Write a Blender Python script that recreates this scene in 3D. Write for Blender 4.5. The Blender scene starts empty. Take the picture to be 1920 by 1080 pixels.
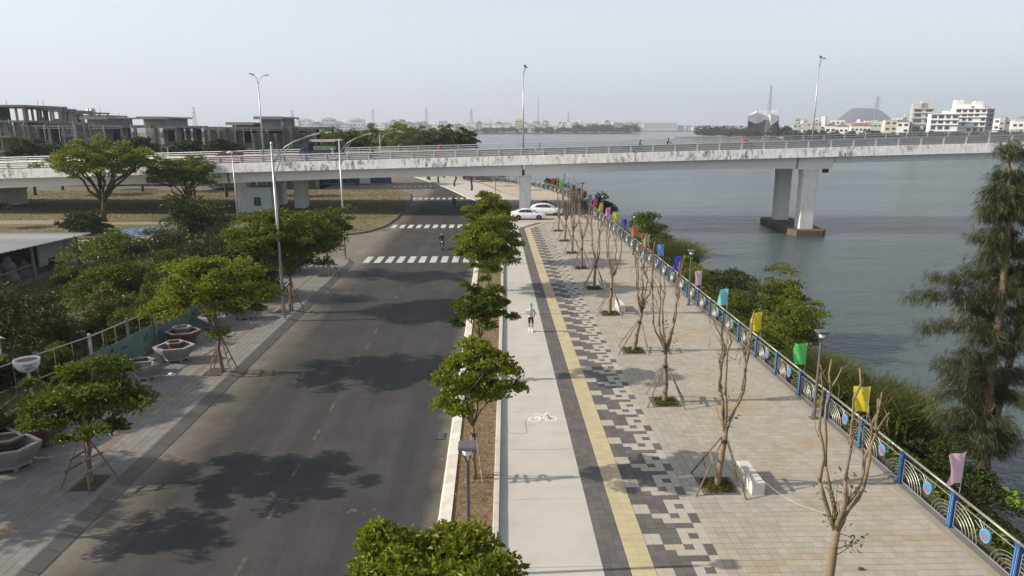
import bpy, bmesh, math, random
import numpy as np
from mathutils import Vector, Matrix, noise
R = math.radians
rng = random.Random(7)
nrg = np.random.default_rng(11)
sc = bpy.context.scene
col = sc.collection

# ---------------------------------------------------------------- camera, sky, sun, exposure
F, HC, PITCH, YAW = 1310.0, 12.0, math.atan(303 / 1310.0), R(1.53)
cd = bpy.data.cameras.new('camera')
cam = bpy.data.objects.new('camera', cd); col.objects.link(cam)
cam.location = (0, 0, HC)
cam.rotation_euler = (R(90) - PITCH, 0, -YAW)
cd.sensor_width = 36.0
cd.lens = 36.0 * F / 1920.0
cd.clip_start, cd.clip_end = 0.5, 20000
sc.camera = cam

SUN_EL = R(28)
SUN_DIR = Vector((1.0, 0.045, 0)).normalized()          # horizontal direction the light travels
world = bpy.data.worlds.new('World'); sc.world = world
world.use_nodes = True
wn = world.node_tree; wn.nodes.clear()
sky = wn.nodes.new('ShaderNodeTexSky'); sky.sky_type = 'NISHITA'; sky.sun_disc = False
sky.sun_elevation = SUN_EL
sky.sun_rotation = math.atan2(-SUN_DIR.x, -SUN_DIR.y)
sky.air_density = 1.0; sky.dust_density = 1.3; sky.ozone_density = 4.0
hs = wn.nodes.new('ShaderNodeHueSaturation'); hs.inputs['Saturation'].default_value = 0.38
bg = wn.nodes.new('ShaderNodeBackground'); bg.inputs['Strength'].default_value = 0.135
wo = wn.nodes.new('ShaderNodeOutputWorld')
wn.links.new(sky.outputs[0], hs.inputs['Color'])
# pale haze band low in the sky, the same all round the horizon
tc = wn.nodes.new('ShaderNodeTexCoord'); sz = wn.nodes.new('ShaderNodeSeparateXYZ'); wn.links.new(tc.outputs['Generated'], sz.inputs[0])
mrw = wn.nodes.new('ShaderNodeMapRange'); mrw.interpolation_type = 'SMOOTHSTEP'
mrw.inputs[1].default_value = 0.0; mrw.inputs[2].default_value = 0.42; mrw.inputs[3].default_value = 0.72; mrw.inputs[4].default_value = 0.12
wn.links.new(sz.outputs[2], mrw.inputs[0])
mxw = wn.nodes.new('ShaderNodeMix'); mxw.data_type = 'RGBA'; mxw.inputs[7].default_value = (4.7, 4.95, 5.3, 1)
wn.links.new(mrw.outputs[0], mxw.inputs[0]); wn.links.new(hs.outputs[0], mxw.inputs[6]); wn.links.new(mxw.outputs[2], bg.inputs[0]); wn.links.new(bg.outputs[0], wo.inputs[0])

sl = bpy.data.lights.new('sun', 'SUN'); sl.energy = 5.0; sl.angle = R(0.6); sl.color = (1.0, 0.89, 0.74)
sun = bpy.data.objects.new('sun', sl); col.objects.link(sun)
ld = Vector((SUN_DIR.x * math.cos(SUN_EL), SUN_DIR.y * math.cos(SUN_EL), -math.sin(SUN_EL)))
sun.rotation_euler = ld.to_track_quat('-Z', 'Y').to_euler()
sun.location = (-60, 0, 60)
vs = sc.view_settings
vs.view_transform = 'Standard'; vs.look = 'None'; vs.gamma = 1.0; vs.use_curve_mapping = False
vs.exposure = 0.44
sc.cycles.max_bounces = 6; sc.cycles.volume_bounces = 0; sc.cycles.transparent_max_bounces = 8
sc.cycles.use_denoising = True

def at(px, py, z=0.0, Y=None):
    """world point that a photograph pixel shows on the level z (or at the distance Y)"""
    u = (px - 960) / F; v = -(py - 540) / F
    cp, sp = math.cos(PITCH), math.sin(PITCH)
    fy = cp + v * sp; fz = -sp + v * cp
    c, s = math.cos(YAW), math.sin(YAW)
    X = u * c + fy * s; W = -u * s + fy * c
    t = (Y / W) if Y is not None else (z - HC) / fz
    return Vector((X * t, W * t, HC + fz * t))

# ---------------------------------------------------------------- mesh helpers
class MB:
    def __init__(s): s.v = []; s.f = []; s.m = []
    def quad(s, a, b, c, d, mi=0):
        n = len(s.v); s.v += [tuple(a), tuple(b), tuple(c), tuple(d)]; s.f.append((n, n+1, n+2, n+3)); s.m.append(mi)
    def poly(s, pts, mi=0):
        n = len(s.v); s.v += [tuple(p) for p in pts]; s.f.append(tuple(range(n, n+len(pts)))); s.m.append(mi)
    def mm(s, x0, x1, y0, y1, z0, z1, mi=0, bottom=True):
        n = len(s.v)
        s.v += [(x0,y0,z0),(x1,y0,z0),(x1,y1,z0),(x0,y1,z0),(x0,y0,z1),(x1,y0,z1),(x1,y1,z1),(x0,y1,z1)]
        fs = [(4,5,6,7),(0,1,5,4),(1,2,6,5),(2,3,7,6),(3,0,4,7)] + ([(3,2,1,0)] if bottom else [])
        s.f += [tuple(n+i for i in f) for f in fs]; s.m += [mi]*len(fs)
    def box(s, c, size, rz=0.0, mi=0, rx=0.0, ry=0.0):
        n = len(s.v); hx, hy, hz = size[0]/2, size[1]/2, size[2]/2
        M = Matrix.Rotation(rz, 3, 'Z') @ Matrix.Rotation(ry, 3, 'Y') @ Matrix.Rotation(rx, 3, 'X')
        for p in [(-hx,-hy,-hz),(hx,-hy,-hz),(hx,hy,-hz),(-hx,hy,-hz),(-hx,-hy,hz),(hx,-hy,hz),(hx,hy,hz),(-hx,hy,hz)]:
            q = M @ Vector(p); s.v.append((q.x+c[0], q.y+c[1], q.z+c[2]))
        fs = [(3,2,1,0),(4,5,6,7),(0,1,5,4),(1,2,6,5),(2,3,7,6),(3,0,4,7)]
        s.f += [tuple(n+i for i in f) for f in fs]; s.m += [mi]*6
    def beam(s, a, b, w, h=None, mi=0):
        a, b = Vector(a), Vector(b); d = b - a; L = d.length
        if L < 1e-6: return
        h = h or w; d.normalize()
        up = Vector((0,0,1)) if abs(d.z) < 0.95 else Vector((0,1,0))
        r = d.cross(up).normalized(); u = r.cross(d).normalized()
        n = len(s.v)
        for p in (a, b):
            for i, j in ((-1,-1),(1,-1),(1,1),(-1,1)):
                q = p + r*(i*w/2) + u*(j*h/2); s.v.append(tuple(q))
        fs = [(0,1,2,3),(7,6,5,4),(0,4,5,1),(1,5,6,2),(2,6,7,3),(3,7,4,0)]
        s.f += [tuple(n+i for i in f) for f in fs]; s.m += [mi]*6
    def tube(s, pts, rad, n=6, mi=0, caps=True):
        pts = [Vector(p) for p in pts]
        if not hasattr(rad, '__len__'): rad = [rad]*len(pts)
        k0 = len(s.v); ref = None
        for i, p in enumerate(pts):
            d = (pts[min(i+1, len(pts)-1)] - pts[max(i-1, 0)])
            d = d.normalized() if d.length > 1e-9 else Vector((0,0,1))
            if ref is None:
                ref = Vector((1,0,0)) if abs(d.x) < 0.9 else Vector((0,1,0))
            r = (ref - d*ref.dot(d)); r = r.normalized() if r.length > 1e-6 else d.orthogonal().normalized()
            ref = r; u = d.cross(r)
            for j in range(n):
                a = 2*math.pi*j/n; q = p + (r*math.cos(a) + u*math.sin(a))*rad[i]; s.v.append(tuple(q))
        for i in range(len(pts)-1):
            for j in range(n):
                a = k0+i*n+j; b = k0+i*n+(j+1)%n; s.f.append((a, b, b+n, a+n)); s.m.append(mi)
        if caps:
            s.f.append(tuple(k0+j for j in reversed(range(n)))); s.m.append(mi)
            e = k0+(len(pts)-1)*n; s.f.append(tuple(e+j for j in range(n))); s.m.append(mi)
    def prism(s, poly, z0, z1, mi=0, mi_side=None, bottom=False):
        n = len(s.v); k = len(poly)
        s.v += [(p[0], p[1], z0) for p in poly] + [(p[0], p[1], z1) for p in poly]
        s.f.append(tuple(n+k+i for i in range(k))); s.m.append(mi)
        for i in range(k):
            j = (i+1) % k; s.f.append((n+i, n+j, n+k+j, n+k+i)); s.m.append(mi if mi_side is None else mi_side)
        if bottom: s.f.append(tuple(n+i for i in reversed(range(k)))); s.m.append(mi)
    def rings(s, rings, mi=0, cap0=True, cap1=True):
        k = len(rings[0]); n = len(s.v)
        for r in rings: s.v += [tuple(p) for p in r]
        for i in range(len(rings)-1):
            for j in range(k):
                a = n+i*k+j; b = n+i*k+(j+1) % k; s.f.append((a, b, b+k, a+k)); s.m.append(mi)
        if cap0: s.f.append(tuple(n+j for j in reversed(range(k)))); s.m.append(mi)
        if cap1:
            e = n+(len(rings)-1)*k; s.f.append(tuple(e+j for j in range(k))); s.m.append(mi)
    def lathe(s, prof, c=(0,0,0), n=12, mi=0, sx=1, sy=1, ph=0.0):
        s.rings([[(c[0]+r*sx*math.cos(2*math.pi*j/n+ph), c[1]+r*sy*math.sin(2*math.pi*j/n+ph), c[2]+z) for j in range(n)] for r, z in prof], mi)
    def ball(s, c, r, n=8, mi=0):
        if not hasattr(r, '__len__'): r = (r, r, r)
        m = max(4, n//2+1)
        s.rings([[(c[0]+r[0]*math.sin(t)*math.cos(2*math.pi*j/n), c[1]+r[1]*math.sin(t)*math.sin(2*math.pi*j/n), c[2]-r[2]*math.cos(t)) for j in range(n)]
                 for t in [0.12+(math.pi-0.24)*i/(m-1) for i in range(m)]], mi)
    def mesh(s, name, mats, smooth=False):
        me = bpy.data.meshes.new(name); me.from_pydata(s.v, [], s.f)
        for m in (mats if isinstance(mats, (list, tuple)) else [mats]): me.materials.append(m)
        if any(s.m): me.polygons.foreach_set('material_index', s.m)
        if smooth: me.polygons.foreach_set('use_smooth', [True]*len(me.polygons))
        me.update(); return me
    def build(s, name, mats, parent=None, smooth=False, loc=None, rz=None):
        return obj(name, s.mesh(name, mats, smooth), parent, loc, rz)

def obj(name, me, parent=None, loc=None, rz=None):
    o = bpy.data.objects.new(name, me); col.objects.link(o)
    if parent is not None: o.parent = parent
    if loc is not None: o.location = loc
    if rz is not None: o.rotation_euler = (0, 0, rz)
    return o
def tag(o, label=None, cat=None, group=None, kind=None):
    if label: o['label'] = label
    if cat: o['category'] = cat
    if group: o['group'] = group
    if kind: o['kind'] = kind
    return o
def thing(name, label, cat, loc=(0,0,0), rz=0.0, group=None):
    o = bpy.data.objects.new(name, None); col.objects.link(o); o.location = loc; o.rotation_euler = (0,0,rz)
    o.empty_display_size = 0.2
    return tag(o, label, cat, group)
def struct(o, label=None): return tag(o, label, None, None, 'structure')
def copy_tree(o, parent=None):
    c = o.copy(); col.objects.link(c); c.parent = parent
    for ch in list(o.children): copy_tree(ch, c)
    return c
def np_mesh(name, verts, faces, mats, mi=None, smooth=False):
    """verts (N,3), faces (M,k) with one k"""
    me = bpy.data.meshes.new(name); nv = len(verts); nf, k = faces.shape
    me.vertices.add(nv); me.vertices.foreach_set('co', np.ascontiguousarray(verts, dtype=np.float32).ravel())
    me.loops.add(nf*k); me.loops.foreach_set('vertex_index', np.ascontiguousarray(faces, dtype=np.int32).ravel())
    me.polygons.add(nf); me.polygons.foreach_set('loop_start', np.arange(0, nf*k, k, dtype=np.int32))
    me.polygons.foreach_set('loop_total', np.full(nf, k, dtype=np.int32))
    for m in (mats if isinstance(mats, (list, tuple)) else [mats]): me.materials.append(m)
    if mi is not None: me.polygons.foreach_set('material_index', np.ascontiguousarray(mi, dtype=np.int32))
    me.polygons.foreach_set('use_smooth', np.full(nf, bool(smooth)))
    me.update(calc_edges=True); return me
def leaf_arrays(C, D, size, width=0.5, fold=0.18, g=nrg):
    """diamond leaves: centres C, directions D (base to tip), sizes"""
    n = len(C)
    D = D / (np.linalg.norm(D, axis=1, keepdims=True)+1e-9)
    rv = g.normal(size=(n,3)); rv[:,2] *= 0.5
    S = np.cross(D, rv); S /= (np.linalg.norm(S, axis=1, keepdims=True)+1e-9)
    N = np.cross(S, D); N *= np.where(N[:,2:3] < 0, -1, 1)
    L = size[:,None]
    b = C - D*L*0.5; t = C + D*L*0.5 - N*L*fold*0.5
    l = C + S*L*width*0.5 + N*L*fold; r = C - S*L*width*0.5 + N*L*fold
    V = np.stack([b, l, t, r], 1).reshape(-1,3)
    Fc = np.arange(n*4).reshape(n,4)
    return V, Fc

# ---------------------------------------------------------------- materials
MATS = {}
def mat(name, base, rough=0.85, var=0.12, scale=3.0, bump=0.0, bscale=40.0, metal=0.0, rnd=None, rvar=0.15, spec=0.3, detail=4.0, tint=None, tscale=0.5, tamt=0.5, tlo=0.55, thi=0.75):
    """procedural: noise-varied colour, optional per-piece variation (rnd 'obj'/'isl'), optional second tint in patches"""
    if name in MATS: return MATS[name]
    m = bpy.data.materials.new(name); m.use_nodes = True; nt = m.node_tree; N = nt.nodes; L = nt.links
    bs = N['Principled BSDF']; bs.inputs['Roughness'].default_value = rough; bs.inputs['Metallic'].default_value = metal
    bs.inputs['Specular IOR Level'].default_value = spec
    geo = N.new('ShaderNodeNewGeometry')
    nz = N.new('ShaderNodeTexNoise'); nz.inputs['Scale'].default_value = scale; nz.inputs['Detail'].default_value = detail; nz.inputs['Roughness'].default_value = 0.65
    L.new(geo.outputs['Position'], nz.inputs['Vector'])
    mp = N.new('ShaderNodeMapRange'); mp.inputs[1].default_value = 0.25; mp.inputs[2].default_value = 0.75
    mp.inputs[3].default_value = 1-var; mp.inputs[4].default_value = 1+var
    L.new(nz.outputs[0], mp.inputs[0]); val = mp.outputs[0]
    if rnd:
        if rnd == 'obj': src = N.new('ShaderNodeObjectInfo').outputs['Random']
        else: src = geo.outputs['Random Per Island']
        m2 = N.new('ShaderNodeMapRange'); m2.inputs[3].default_value = 1-rvar; m2.inputs[4].default_value = 1+rvar
        L.new(src, m2.inputs[0])
        mu = N.new('ShaderNodeMath'); mu.operation = 'MULTIPLY'; L.new(val, mu.inputs[0]); L.new(m2.outputs[0], mu.inputs[1]); val = mu.outputs[0]
    basec = None
    if tint is not None:
        n2 = N.new('ShaderNodeTexNoise'); n2.inputs['Scale'].default_value = tscale; n2.inputs['Detail'].default_value = 5.0
        L.new(geo.outputs['Position'], n2.inputs['Vector'])
        mr = N.new('ShaderNodeMapRange'); mr.inputs[1].default_value = tlo; mr.inputs[2].default_value = thi; mr.inputs[4].default_value = tamt
        L.new(n2.outputs[0], mr.inputs[0])
        mx = N.new('ShaderNodeMix'); mx.data_type = 'RGBA'; mx.inputs[6].default_value = (*base,1); mx.inputs[7].default_value = (*tint,1)
        L.new(mr.outputs[0], mx.inputs[0]); basec = mx.outputs[2]
    vm = N.new('ShaderNodeVectorMath'); vm.operation = 'SCALE'
    if basec is None: vm.inputs[0].default_value = base
    else: L.new(basec, vm.inputs[0])
    L.new(val, vm.inputs['Scale']); L.new(vm.outputs[0], bs.inputs['Base Color'])
    if bump:
        nb = N.new('ShaderNodeTexNoise'); nb.inputs['Scale'].default_value = bscale; nb.inputs['Detail'].default_value = 3
        L.new(geo.outputs['Position'], nb.inputs['Vector'])
        b = N.new('ShaderNodeBump'); b.inputs['Strength'].default_value = bump; b.inputs['Distance'].default_value = 0.02
        L.new(nb.outputs[0], b.inputs['Height']); L.new(b.outputs[0], bs.inputs['Normal'])
    MATS[name] = m; return m

def leafmat(name, a, b, trans=0.35, rough=0.45, spec=0.36, clump=0.8):
    """leaf colours between a and b: per leaf and per clump"""
    if name in MATS: return MATS[name]
    m = bpy.data.materials.new(name); m.use_nodes = True; nt = m.node_tree; N = nt.nodes; L = nt.links
    bs = N['Principled BSDF']; bs.inputs['Roughness'].default_value = rough; bs.inputs['Specular IOR Level'].default_value = spec
    geo = N.new('ShaderNodeNewGeometry')
    nz = N.new('ShaderNodeTexNoise'); nz.inputs['Scale'].default_value = clump; nz.inputs['Detail'].default_value = 2
    L.new(geo.outputs['Position'], nz.inputs['Vector'])
    mr = N.new('ShaderNodeMapRange'); mr.inputs[1].default_value = 0.3; mr.inputs[2].default_value = 0.7
    L.new(nz.outputs[0], mr.inputs[0])
    av = N.new('ShaderNodeMath'); av.operation = 'MULTIPLY_ADD'; av.inputs[1].default_value = 0.55
    L.new(geo.outputs['Random Per Island'], av.inputs[0])
    sc2 = N.new('ShaderNodeMath'); sc2.operation = 'MULTIPLY'; sc2.inputs[1].default_value = 0.45
    L.new(mr.outputs[0], sc2.inputs[0]); L.new(sc2.outputs[0], av.inputs[2])
    mx = N.new('ShaderNodeMix'); mx.data_type = 'RGBA'; mx.inputs[6].default_value = (*a,1); mx.inputs[7].default_value = (*b,1)
    L.new(av.outputs[0], mx.inputs[0]); L.new(mx.outputs[2], bs.inputs['Base Color'])
    tr = N.new('ShaderNodeBsdfTranslucent'); L.new(mx.outputs[2], tr.inputs['Color'])
    ms = N.new('ShaderNodeMixShader'); ms.inputs[0].default_value = trans
    L.new(bs.outputs[0], ms.inputs[1]); L.new(tr.outputs[0], ms.inputs[2]); L.new(ms.outputs[0], N['Material Output'].inputs['Surface'])
    MATS[name] = m; return m

def rampmat(name, stops_fn): ...
def new_nodes(name):
    m = bpy.data.materials.new(name); m.use_nodes = True; MATS[name] = m
    return m, m.node_tree.nodes, m.node_tree.links
def mrange(N, L, src, a, b, c=0.0, d=1.0, clamp=True):
    x = N.new('ShaderNodeMapRange'); x.clamp = clamp
    x.inputs[1].default_value = a; x.inputs[2].default_value = b; x.inputs[3].default_value = c; x.inputs[4].default_value = d
    L.new(src, x.inputs[0]); return x.outputs[0]
def mixc(N, L, f, a, b):
    x = N.new('ShaderNodeMix'); x.data_type = 'RGBA'
    for i, q in ((6, a), (7, b)):
        if isinstance(q, tuple): x.inputs[i].default_value = (*q, 1)
        else: L.new(q, x.inputs[i])
    if isinstance(f, float): x.inputs[0].default_value = f
    else: L.new(f, x.inputs[0])
    return x.outputs[2]
def tnoise(N, L, vec, scale, detail=4.0, rough=0.6):
    x = N.new('ShaderNodeTexNoise'); x.inputs['Scale'].default_value = scale; x.inputs['Detail'].default_value = detail; x.inputs['Roughness'].default_value = rough
    L.new(vec, x.inputs['Vector']); return x.outputs[0]
def mathn(N, L, op, a, b=None):
    x = N.new('ShaderNodeMath'); x.operation = op
    for i, q in ((0, a), (1, b)):
        if q is None: continue
        if isinstance(q, (int, float)): x.inputs[i].default_value = q
        else: L.new(q, x.inputs[i])
    return x.outputs[0]
def vscale(N, L, vec, s):
    x = N.new('ShaderNodeVectorMath'); x.operation = 'MULTIPLY'; x.inputs[1].default_value = s; L.new(vec, x.inputs[0]); return x.outputs[0]

def asphalt_mat():
    m, N, L = new_nodes('asphalt'); bs = N['Principled BSDF']; geo = N.new('ShaderNodeNewGeometry'); P = geo.outputs['Position']
    sx = N.new('ShaderNodeSeparateXYZ'); L.new(P, sx.inputs[0])
    fine = mathn(N, L, 'MULTIPLY', mrange(N, L, tnoise(N, L, P, 60, 3), 0.3, 0.7, 0.82, 1.18), mrange(N, L, tnoise(N, L, P, 11, 4, 0.75), 0.3, 0.7, 0.84, 1.16))
    big = mrange(N, L, tnoise(N, L, P, 0.35, 5), 0.3, 0.7, 0.82, 1.18)
    c = mixc(N, L, mrange(N, L, tnoise(N, L, vscale(N, L, P, (1.2, 0.06, 1)), 1.0, 3), 0.42, 0.68), (0.044, 0.0428, 0.0425), (0.056, 0.0540, 0.0525))
    # pale dust swept against the two kerbs, and old cement spills
    w = tnoise(N, L, P, 0.9, 5)
    dl = mathn(N, L, 'ADD', sx.outputs[0], mathn(N, L, 'MULTIPLY', w, 1.9))
    c = mixc(N, L, mrange(N, L, dl, -9.8, -12.0, 0, 0.8), c, (0.20, 0.172, 0.135))
    dr = mathn(N, L, 'SUBTRACT', sx.outputs[0], mathn(N, L, 'MULTIPLY', w, 1.1))
    near = mrange(N, L, sx.outputs[1], 60, 75, 1, 0)
    c = mixc(N, L, mathn(N, L, 'MULTIPLY', near, mrange(N, L, dr, -2.9, -2.3, 0, 0.75)), c, (0.17, 0.15, 0.12))
    sp = mrange(N, L, tnoise(N, L, P, 0.55, 6, 0.75), 0.635, 0.70, 0, 0.55)
    side = mrange(N, L, sx.outputs[0], -6.5, -4.0, 0, 1)
    c = mixc(N, L, mathn(N, L, 'MULTIPLY', mathn(N, L, 'MULTIPLY', sp, side), near), c, (0.24, 0.22, 0.20))
    vm = N.new('ShaderNodeVectorMath'); vm.operation = 'SCALE'; L.new(c, vm.inputs[0]); L.new(mathn(N, L, 'MULTIPLY', fine, big), vm.inputs['Scale'])
    L.new(vm.outputs[0], bs.inputs['Base Color']); bs.inputs['Roughness'].default_value = 0.8; bs.inputs['Specular IOR Level'].default_value = 0.25
    b = N.new('ShaderNodeBump'); b.inputs['Strength'].default_value = 0.35; b.inputs['Distance'].default_value = 0.01
    L.new(tnoise(N, L, P, 90, 2), b.inputs['Height']); L.new(b.outputs[0], bs.inputs['Normal'])
    return m
def paver_mat(name, base, rnd, rvar=0.08, stain=0.5, mixb=None):
    m, N, L = new_nodes(name); bs = N['Principled BSDF']; geo = N.new('ShaderNodeNewGeometry'); P = geo.outputs['Position']
    src = N.new('ShaderNodeObjectInfo').outputs['Random'] if rnd == 'obj' else geo.outputs['Random Per Island']
    c = mixc(N, L, src, base, mixb) if mixb else mixc(N, L, 0.0, base, base)
    st = mrange(N, L, tnoise(N, L, vscale(N, L, P, (0.55, 1.2, 1)), 0.42, 5), 0.52, 0.68, 0, stain)
    c = mixc(N, L, st, c, (base[0]*1.0, base[1]*0.74, base[2]*0.45))
    dk = mrange(N, L, tnoise(N, L, P, 1.7, 6, 0.7), 0.5, 0.78, 0, 0.35)
    c = mixc(N, L, dk, c, (base[0]*0.55, base[1]*0.53, base[2]*0.5))
    lt = mrange(N, L, tnoise(N, L, vscale(N, L, P, (1, 0.7, 1)), 0.33, 4), 0.62, 0.75, 0, 0.4)
    c = mixc(N, L, lt, c, (min(1, base[0]*1.3), min(1, base[1]*1.33), min(1, base[2]*1.4)))
    v = mathn(N, L, 'MULTIPLY', mrange(N, L, src, 0, 1, 1-rvar, 1+rvar), mrange(N, L, tnoise(N, L, P, 25, 4), 0.25, 0.75, 0.9, 1.1))
    vm = N.new('ShaderNodeVectorMath'); vm.operation = 'SCALE'; L.new(c, vm.inputs[0]); L.new(v, vm.inputs['Scale'])
    L.new(vm.outputs[0], bs.inputs['Base Color']); bs.inputs['Roughness'].default_value = 0.8; bs.inputs['Specular IOR Level'].default_value = 0.25
    b = N.new('ShaderNodeBump'); b.inputs['Strength'].default_value = 0.25; b.inputs['Distance'].default_value = 0.008
    L.new(tnoise(N, L, P, 70, 3), b.inputs['Height']); L.new(b.outputs[0], bs.inputs['Normal'])
    return m
def streak_mat(name, base, dark, sc_x=2.2, amt=0.9, lo=0.5, hi=0.62, axis=(1, 1, 0.12), mild=0.3):
    """concrete with black mould streaks that run down"""
    m, N, L = new_nodes(name); bs = N['Principled BSDF']; geo = N.new('ShaderNodeNewGeometry'); P = geo.outputs['Position']
    f1 = mrange(N, L, tnoise(N, L, vscale(N, L, P, axis), sc_x, 6, 0.75), lo, hi, 0, amt)
    f2 = mrange(N, L, tnoise(N, L, P, 0.22, 3), 0.4, 0.62, 0.15, 1)
    c = mixc(N, L, mathn(N, L, 'MULTIPLY', f1, f2), base, dark)
    c = mixc(N, L, mrange(N, L, tnoise(N, L, P, 1.1, 5), 0.45, 0.75, 0, mild), c, (base[0]*0.7, base[1]*0.66, base[2]*0.6))
    L.new(c, bs.inputs['Base Color']); bs.inputs['Roughness'].default_value = 0.85
    return m
def water_mat():
    m, N, L = new_nodes('river_water'); bs = N['Principled BSDF']; geo = N.new('ShaderNodeNewGeometry'); P = geo.outputs['Position']
    c = mixc(N, L, mrange(N, L, tnoise(N, L, vscale(N, L, P, (0.5, 1, 1)), 0.02, 3), 0.35, 0.65), (0.055, 0.083, 0.094), (0.080, 0.102, 0.098))
    L.new(c, bs.inputs['Base Color']); bs.inputs['Roughness'].default_value = 0.2; bs.inputs['IOR'].default_value = 1.33
    bs.inputs['Specular IOR Level'].default_value = 0.5
    h1 = mathn(N, L, 'ADD', tnoise(N, L, vscale(N, L, P, (0.55, 1.0, 1)), 1.5, 5, 0.6), mathn(N, L, 'MULTIPLY', tnoise(N, L, vscale(N, L, P, (0.6, 1.0, 1)), 3.4, 4, 0.6), 0.45))
    h2 = tnoise(N, L, vscale(N, L, P, (0.35, 1.0, 1)), 0.33, 3, 0.5)
    gust = mrange(N, L, tnoise(N, L, vscale(N, L, P, (0.4, 1, 1)), 0.025, 3), 0.35, 0.65, 0.5, 1.3)
    h = mathn(N, L, 'MULTIPLY', mathn(N, L, 'ADD', h1, mathn(N, L, 'MULTIPLY', h2, 1.6)), gust)
    b = N.new('ShaderNodeBump'); b.inputs['Strength'].default_value = 0.8; b.inputs['Distance'].default_value = 0.33
    L.new(h, b.inputs['Height']); L.new(b.outputs[0], bs.inputs['Normal'])
    return m

M_asphalt = asphalt_mat()
M_conc = mat('walk_concrete', (0.46, 0.445, 0.40), 0.85, 0.05, 1.2, 0.2, 60, tint=(0.36, 0.345, 0.305), tscale=0.8, tamt=0.55, tlo=0.48, thi=0.75)
M_kerb = mat('kerb_stone', (0.50, 0.475, 0.42), 0.85, 0.10, 2.0, 0.2, 30, rnd='obj', rvar=0.08, tint=(0.3, 0.26, 0.2), tscale=1.2, tamt=0.6)
M_kerbd = mat('kerb_shade_dark', (0.135, 0.128, 0.118), 0.85, 0.15, 2.0, 0.3, 30, rnd='obj', rvar=0.12, tint=(0.10, 0.095, 0.085), tscale=1.0, tamt=0.6)  # kerb colour lowered to stand in for shade on the sloping face
M_grout = mat('joint_sand', (0.20, 0.18, 0.15), 0.95, 0.2, 3.0)
M_pave_o = paver_mat('paver_beige', (0.335, 0.308, 0.256), 'obj', 0.05, 0.6, (0.355, 0.33, 0.28))
M_pave_i = paver_mat('paver_beige_far', (0.335, 0.308, 0.256), 'isl', 0.05, 0.6, (0.355, 0.33, 0.28))
M_dark_o = paver_mat('paver_dark', (0.120, 0.113, 0.106), 'obj', 0.14, 0.25)
M_dark_i = paver_mat('paver_dark_far', (0.120, 0.113, 0.106), 'isl', 0.14, 0.25)
M_white_o = paver_mat('paver_white', (0.44, 0.425, 0.385), 'obj', 0.10, 0.35, (0.36, 0.32, 0.25))
M_white_i = paver_mat('paver_white_far', (0.44, 0.425, 0.385), 'isl', 0.10, 0.35, (0.36, 0.32, 0.25))
M_tact_o = paver_mat('paver_tactile', (0.48, 0.415, 0.265), 'obj', 0.06, 0.0)
M_tact_i = paver_mat('paver_tactile_far', (0.48, 0.415, 0.265), 'isl', 0.06, 0.0)
M_side_o = paver_mat('paver_grey', (0.20, 0.195, 0.185), 'obj', 0.10, 0.2)
M_side_i = paver_mat('paver_grey_far', (0.20, 0.195, 0.185), 'isl', 0.10, 0.2)
M_stact = paver_mat('paver_grey_tactile', (0.26, 0.21, 0.16), 'isl', 0.10, 0.2)
M_litter = mat('leaf_litter', (0.075, 0.06, 0.042), 0.95, 0.4, 8.0, 0.6, 30, tint=(0.05,0.06,0.025), tscale=2.5, tamt=0.7)
M_soil = mat('planter_soil', (0.20, 0.135, 0.08), 0.95, 0.35, 6.0, 0.6, 30, tint=(0.09, 0.10, 0.035), tscale=1.2, tamt=0.7)
M_dry = mat('dry_grass_ground', (0.165, 0.128, 0.068), 0.95, 0.3, 0.8, 0.5, 6, tint=(0.095, 0.105, 0.036), tscale=0.12, tamt=0.85, tlo=0.42, thi=0.6)
M_lot = mat('weedy_ground', (0.085, 0.085, 0.035), 0.95, 0.35, 1.5, 0.5, 6, tint=(0.13, 0.10, 0.06), tscale=0.25, tamt=0.6)
M_bank = mat('bank_soil', (0.10, 0.085, 0.055), 0.95, 0.3, 1.5, 0.4, 6, tint=(0.05, 0.06, 0.025), tscale=0.6, tamt=0.8, tlo=0.4, thi=0.6)
M_far = mat('far_land', (0.10, 0.11, 0.06), 0.95, 0.25, 0.05)
M_sand = mat('sand', (0.5, 0.42, 0.32), 0.95, 0.1, 0.1)
M_hill = mat('far_hill', (0.05, 0.06, 0.066), 0.95, 0.25, 0.03)
M_water = water_mat()
M_wpaint = mat('road_paint', (0.50, 0.49, 0.47), 0.7, 0.12, 4.0, tint=(0.2, 0.19, 0.18), tscale=2.5, tamt=0.7, tlo=0.56, thi=0.72)
M_ypaint = mat('worn_lane_paint', (0.105, 0.098, 0.083), 0.8, 0.25, 6.0, tint=(0.055, 0.053, 0.051), tscale=4, tamt=0.9, tlo=0.45, thi=0.6)
M_bark = mat('bark_brown', (0.17, 0.12, 0.08), 0.9, 0.3, 9.0, 0.7, 25, tint=(0.25, 0.20, 0.15), tscale=3, tamt=0.7)
M_barkd = mat('bark_dark', (0.075, 0.055, 0.04), 0.9, 0.3, 6.0, 0.6, 20)
M_barkl = mat('bark_tan', (0.215, 0.16, 0.105), 0.9, 0.22, 8.0, 0.7, 25, tint=(0.10, 0.075, 0.052), tscale=4, tamt=0.8)
M_prop = mat('prop_timber', (0.19, 0.145, 0.105), 0.85, 0.3, 5.0, 0.3, 30, rnd='obj', rvar=0.3)
M_steel = mat('galvanised', (0.45, 0.46, 0.47), 0.45, 0.08, 2.0, metal=0.55)
M_railst = mat('rail_steel', (0.30, 0.295, 0.275), 0.45, 0.08, 3.0, metal=0.5)
M_lamp = mat('lamp_grey', (0.13, 0.13, 0.135), 0.5, 0.08, 3.0, metal=0.3)
M_lens = mat('lamp_lens', (0.75, 0.76, 0.76), 0.25, 0.03, 3.0, spec=0.5)
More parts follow.
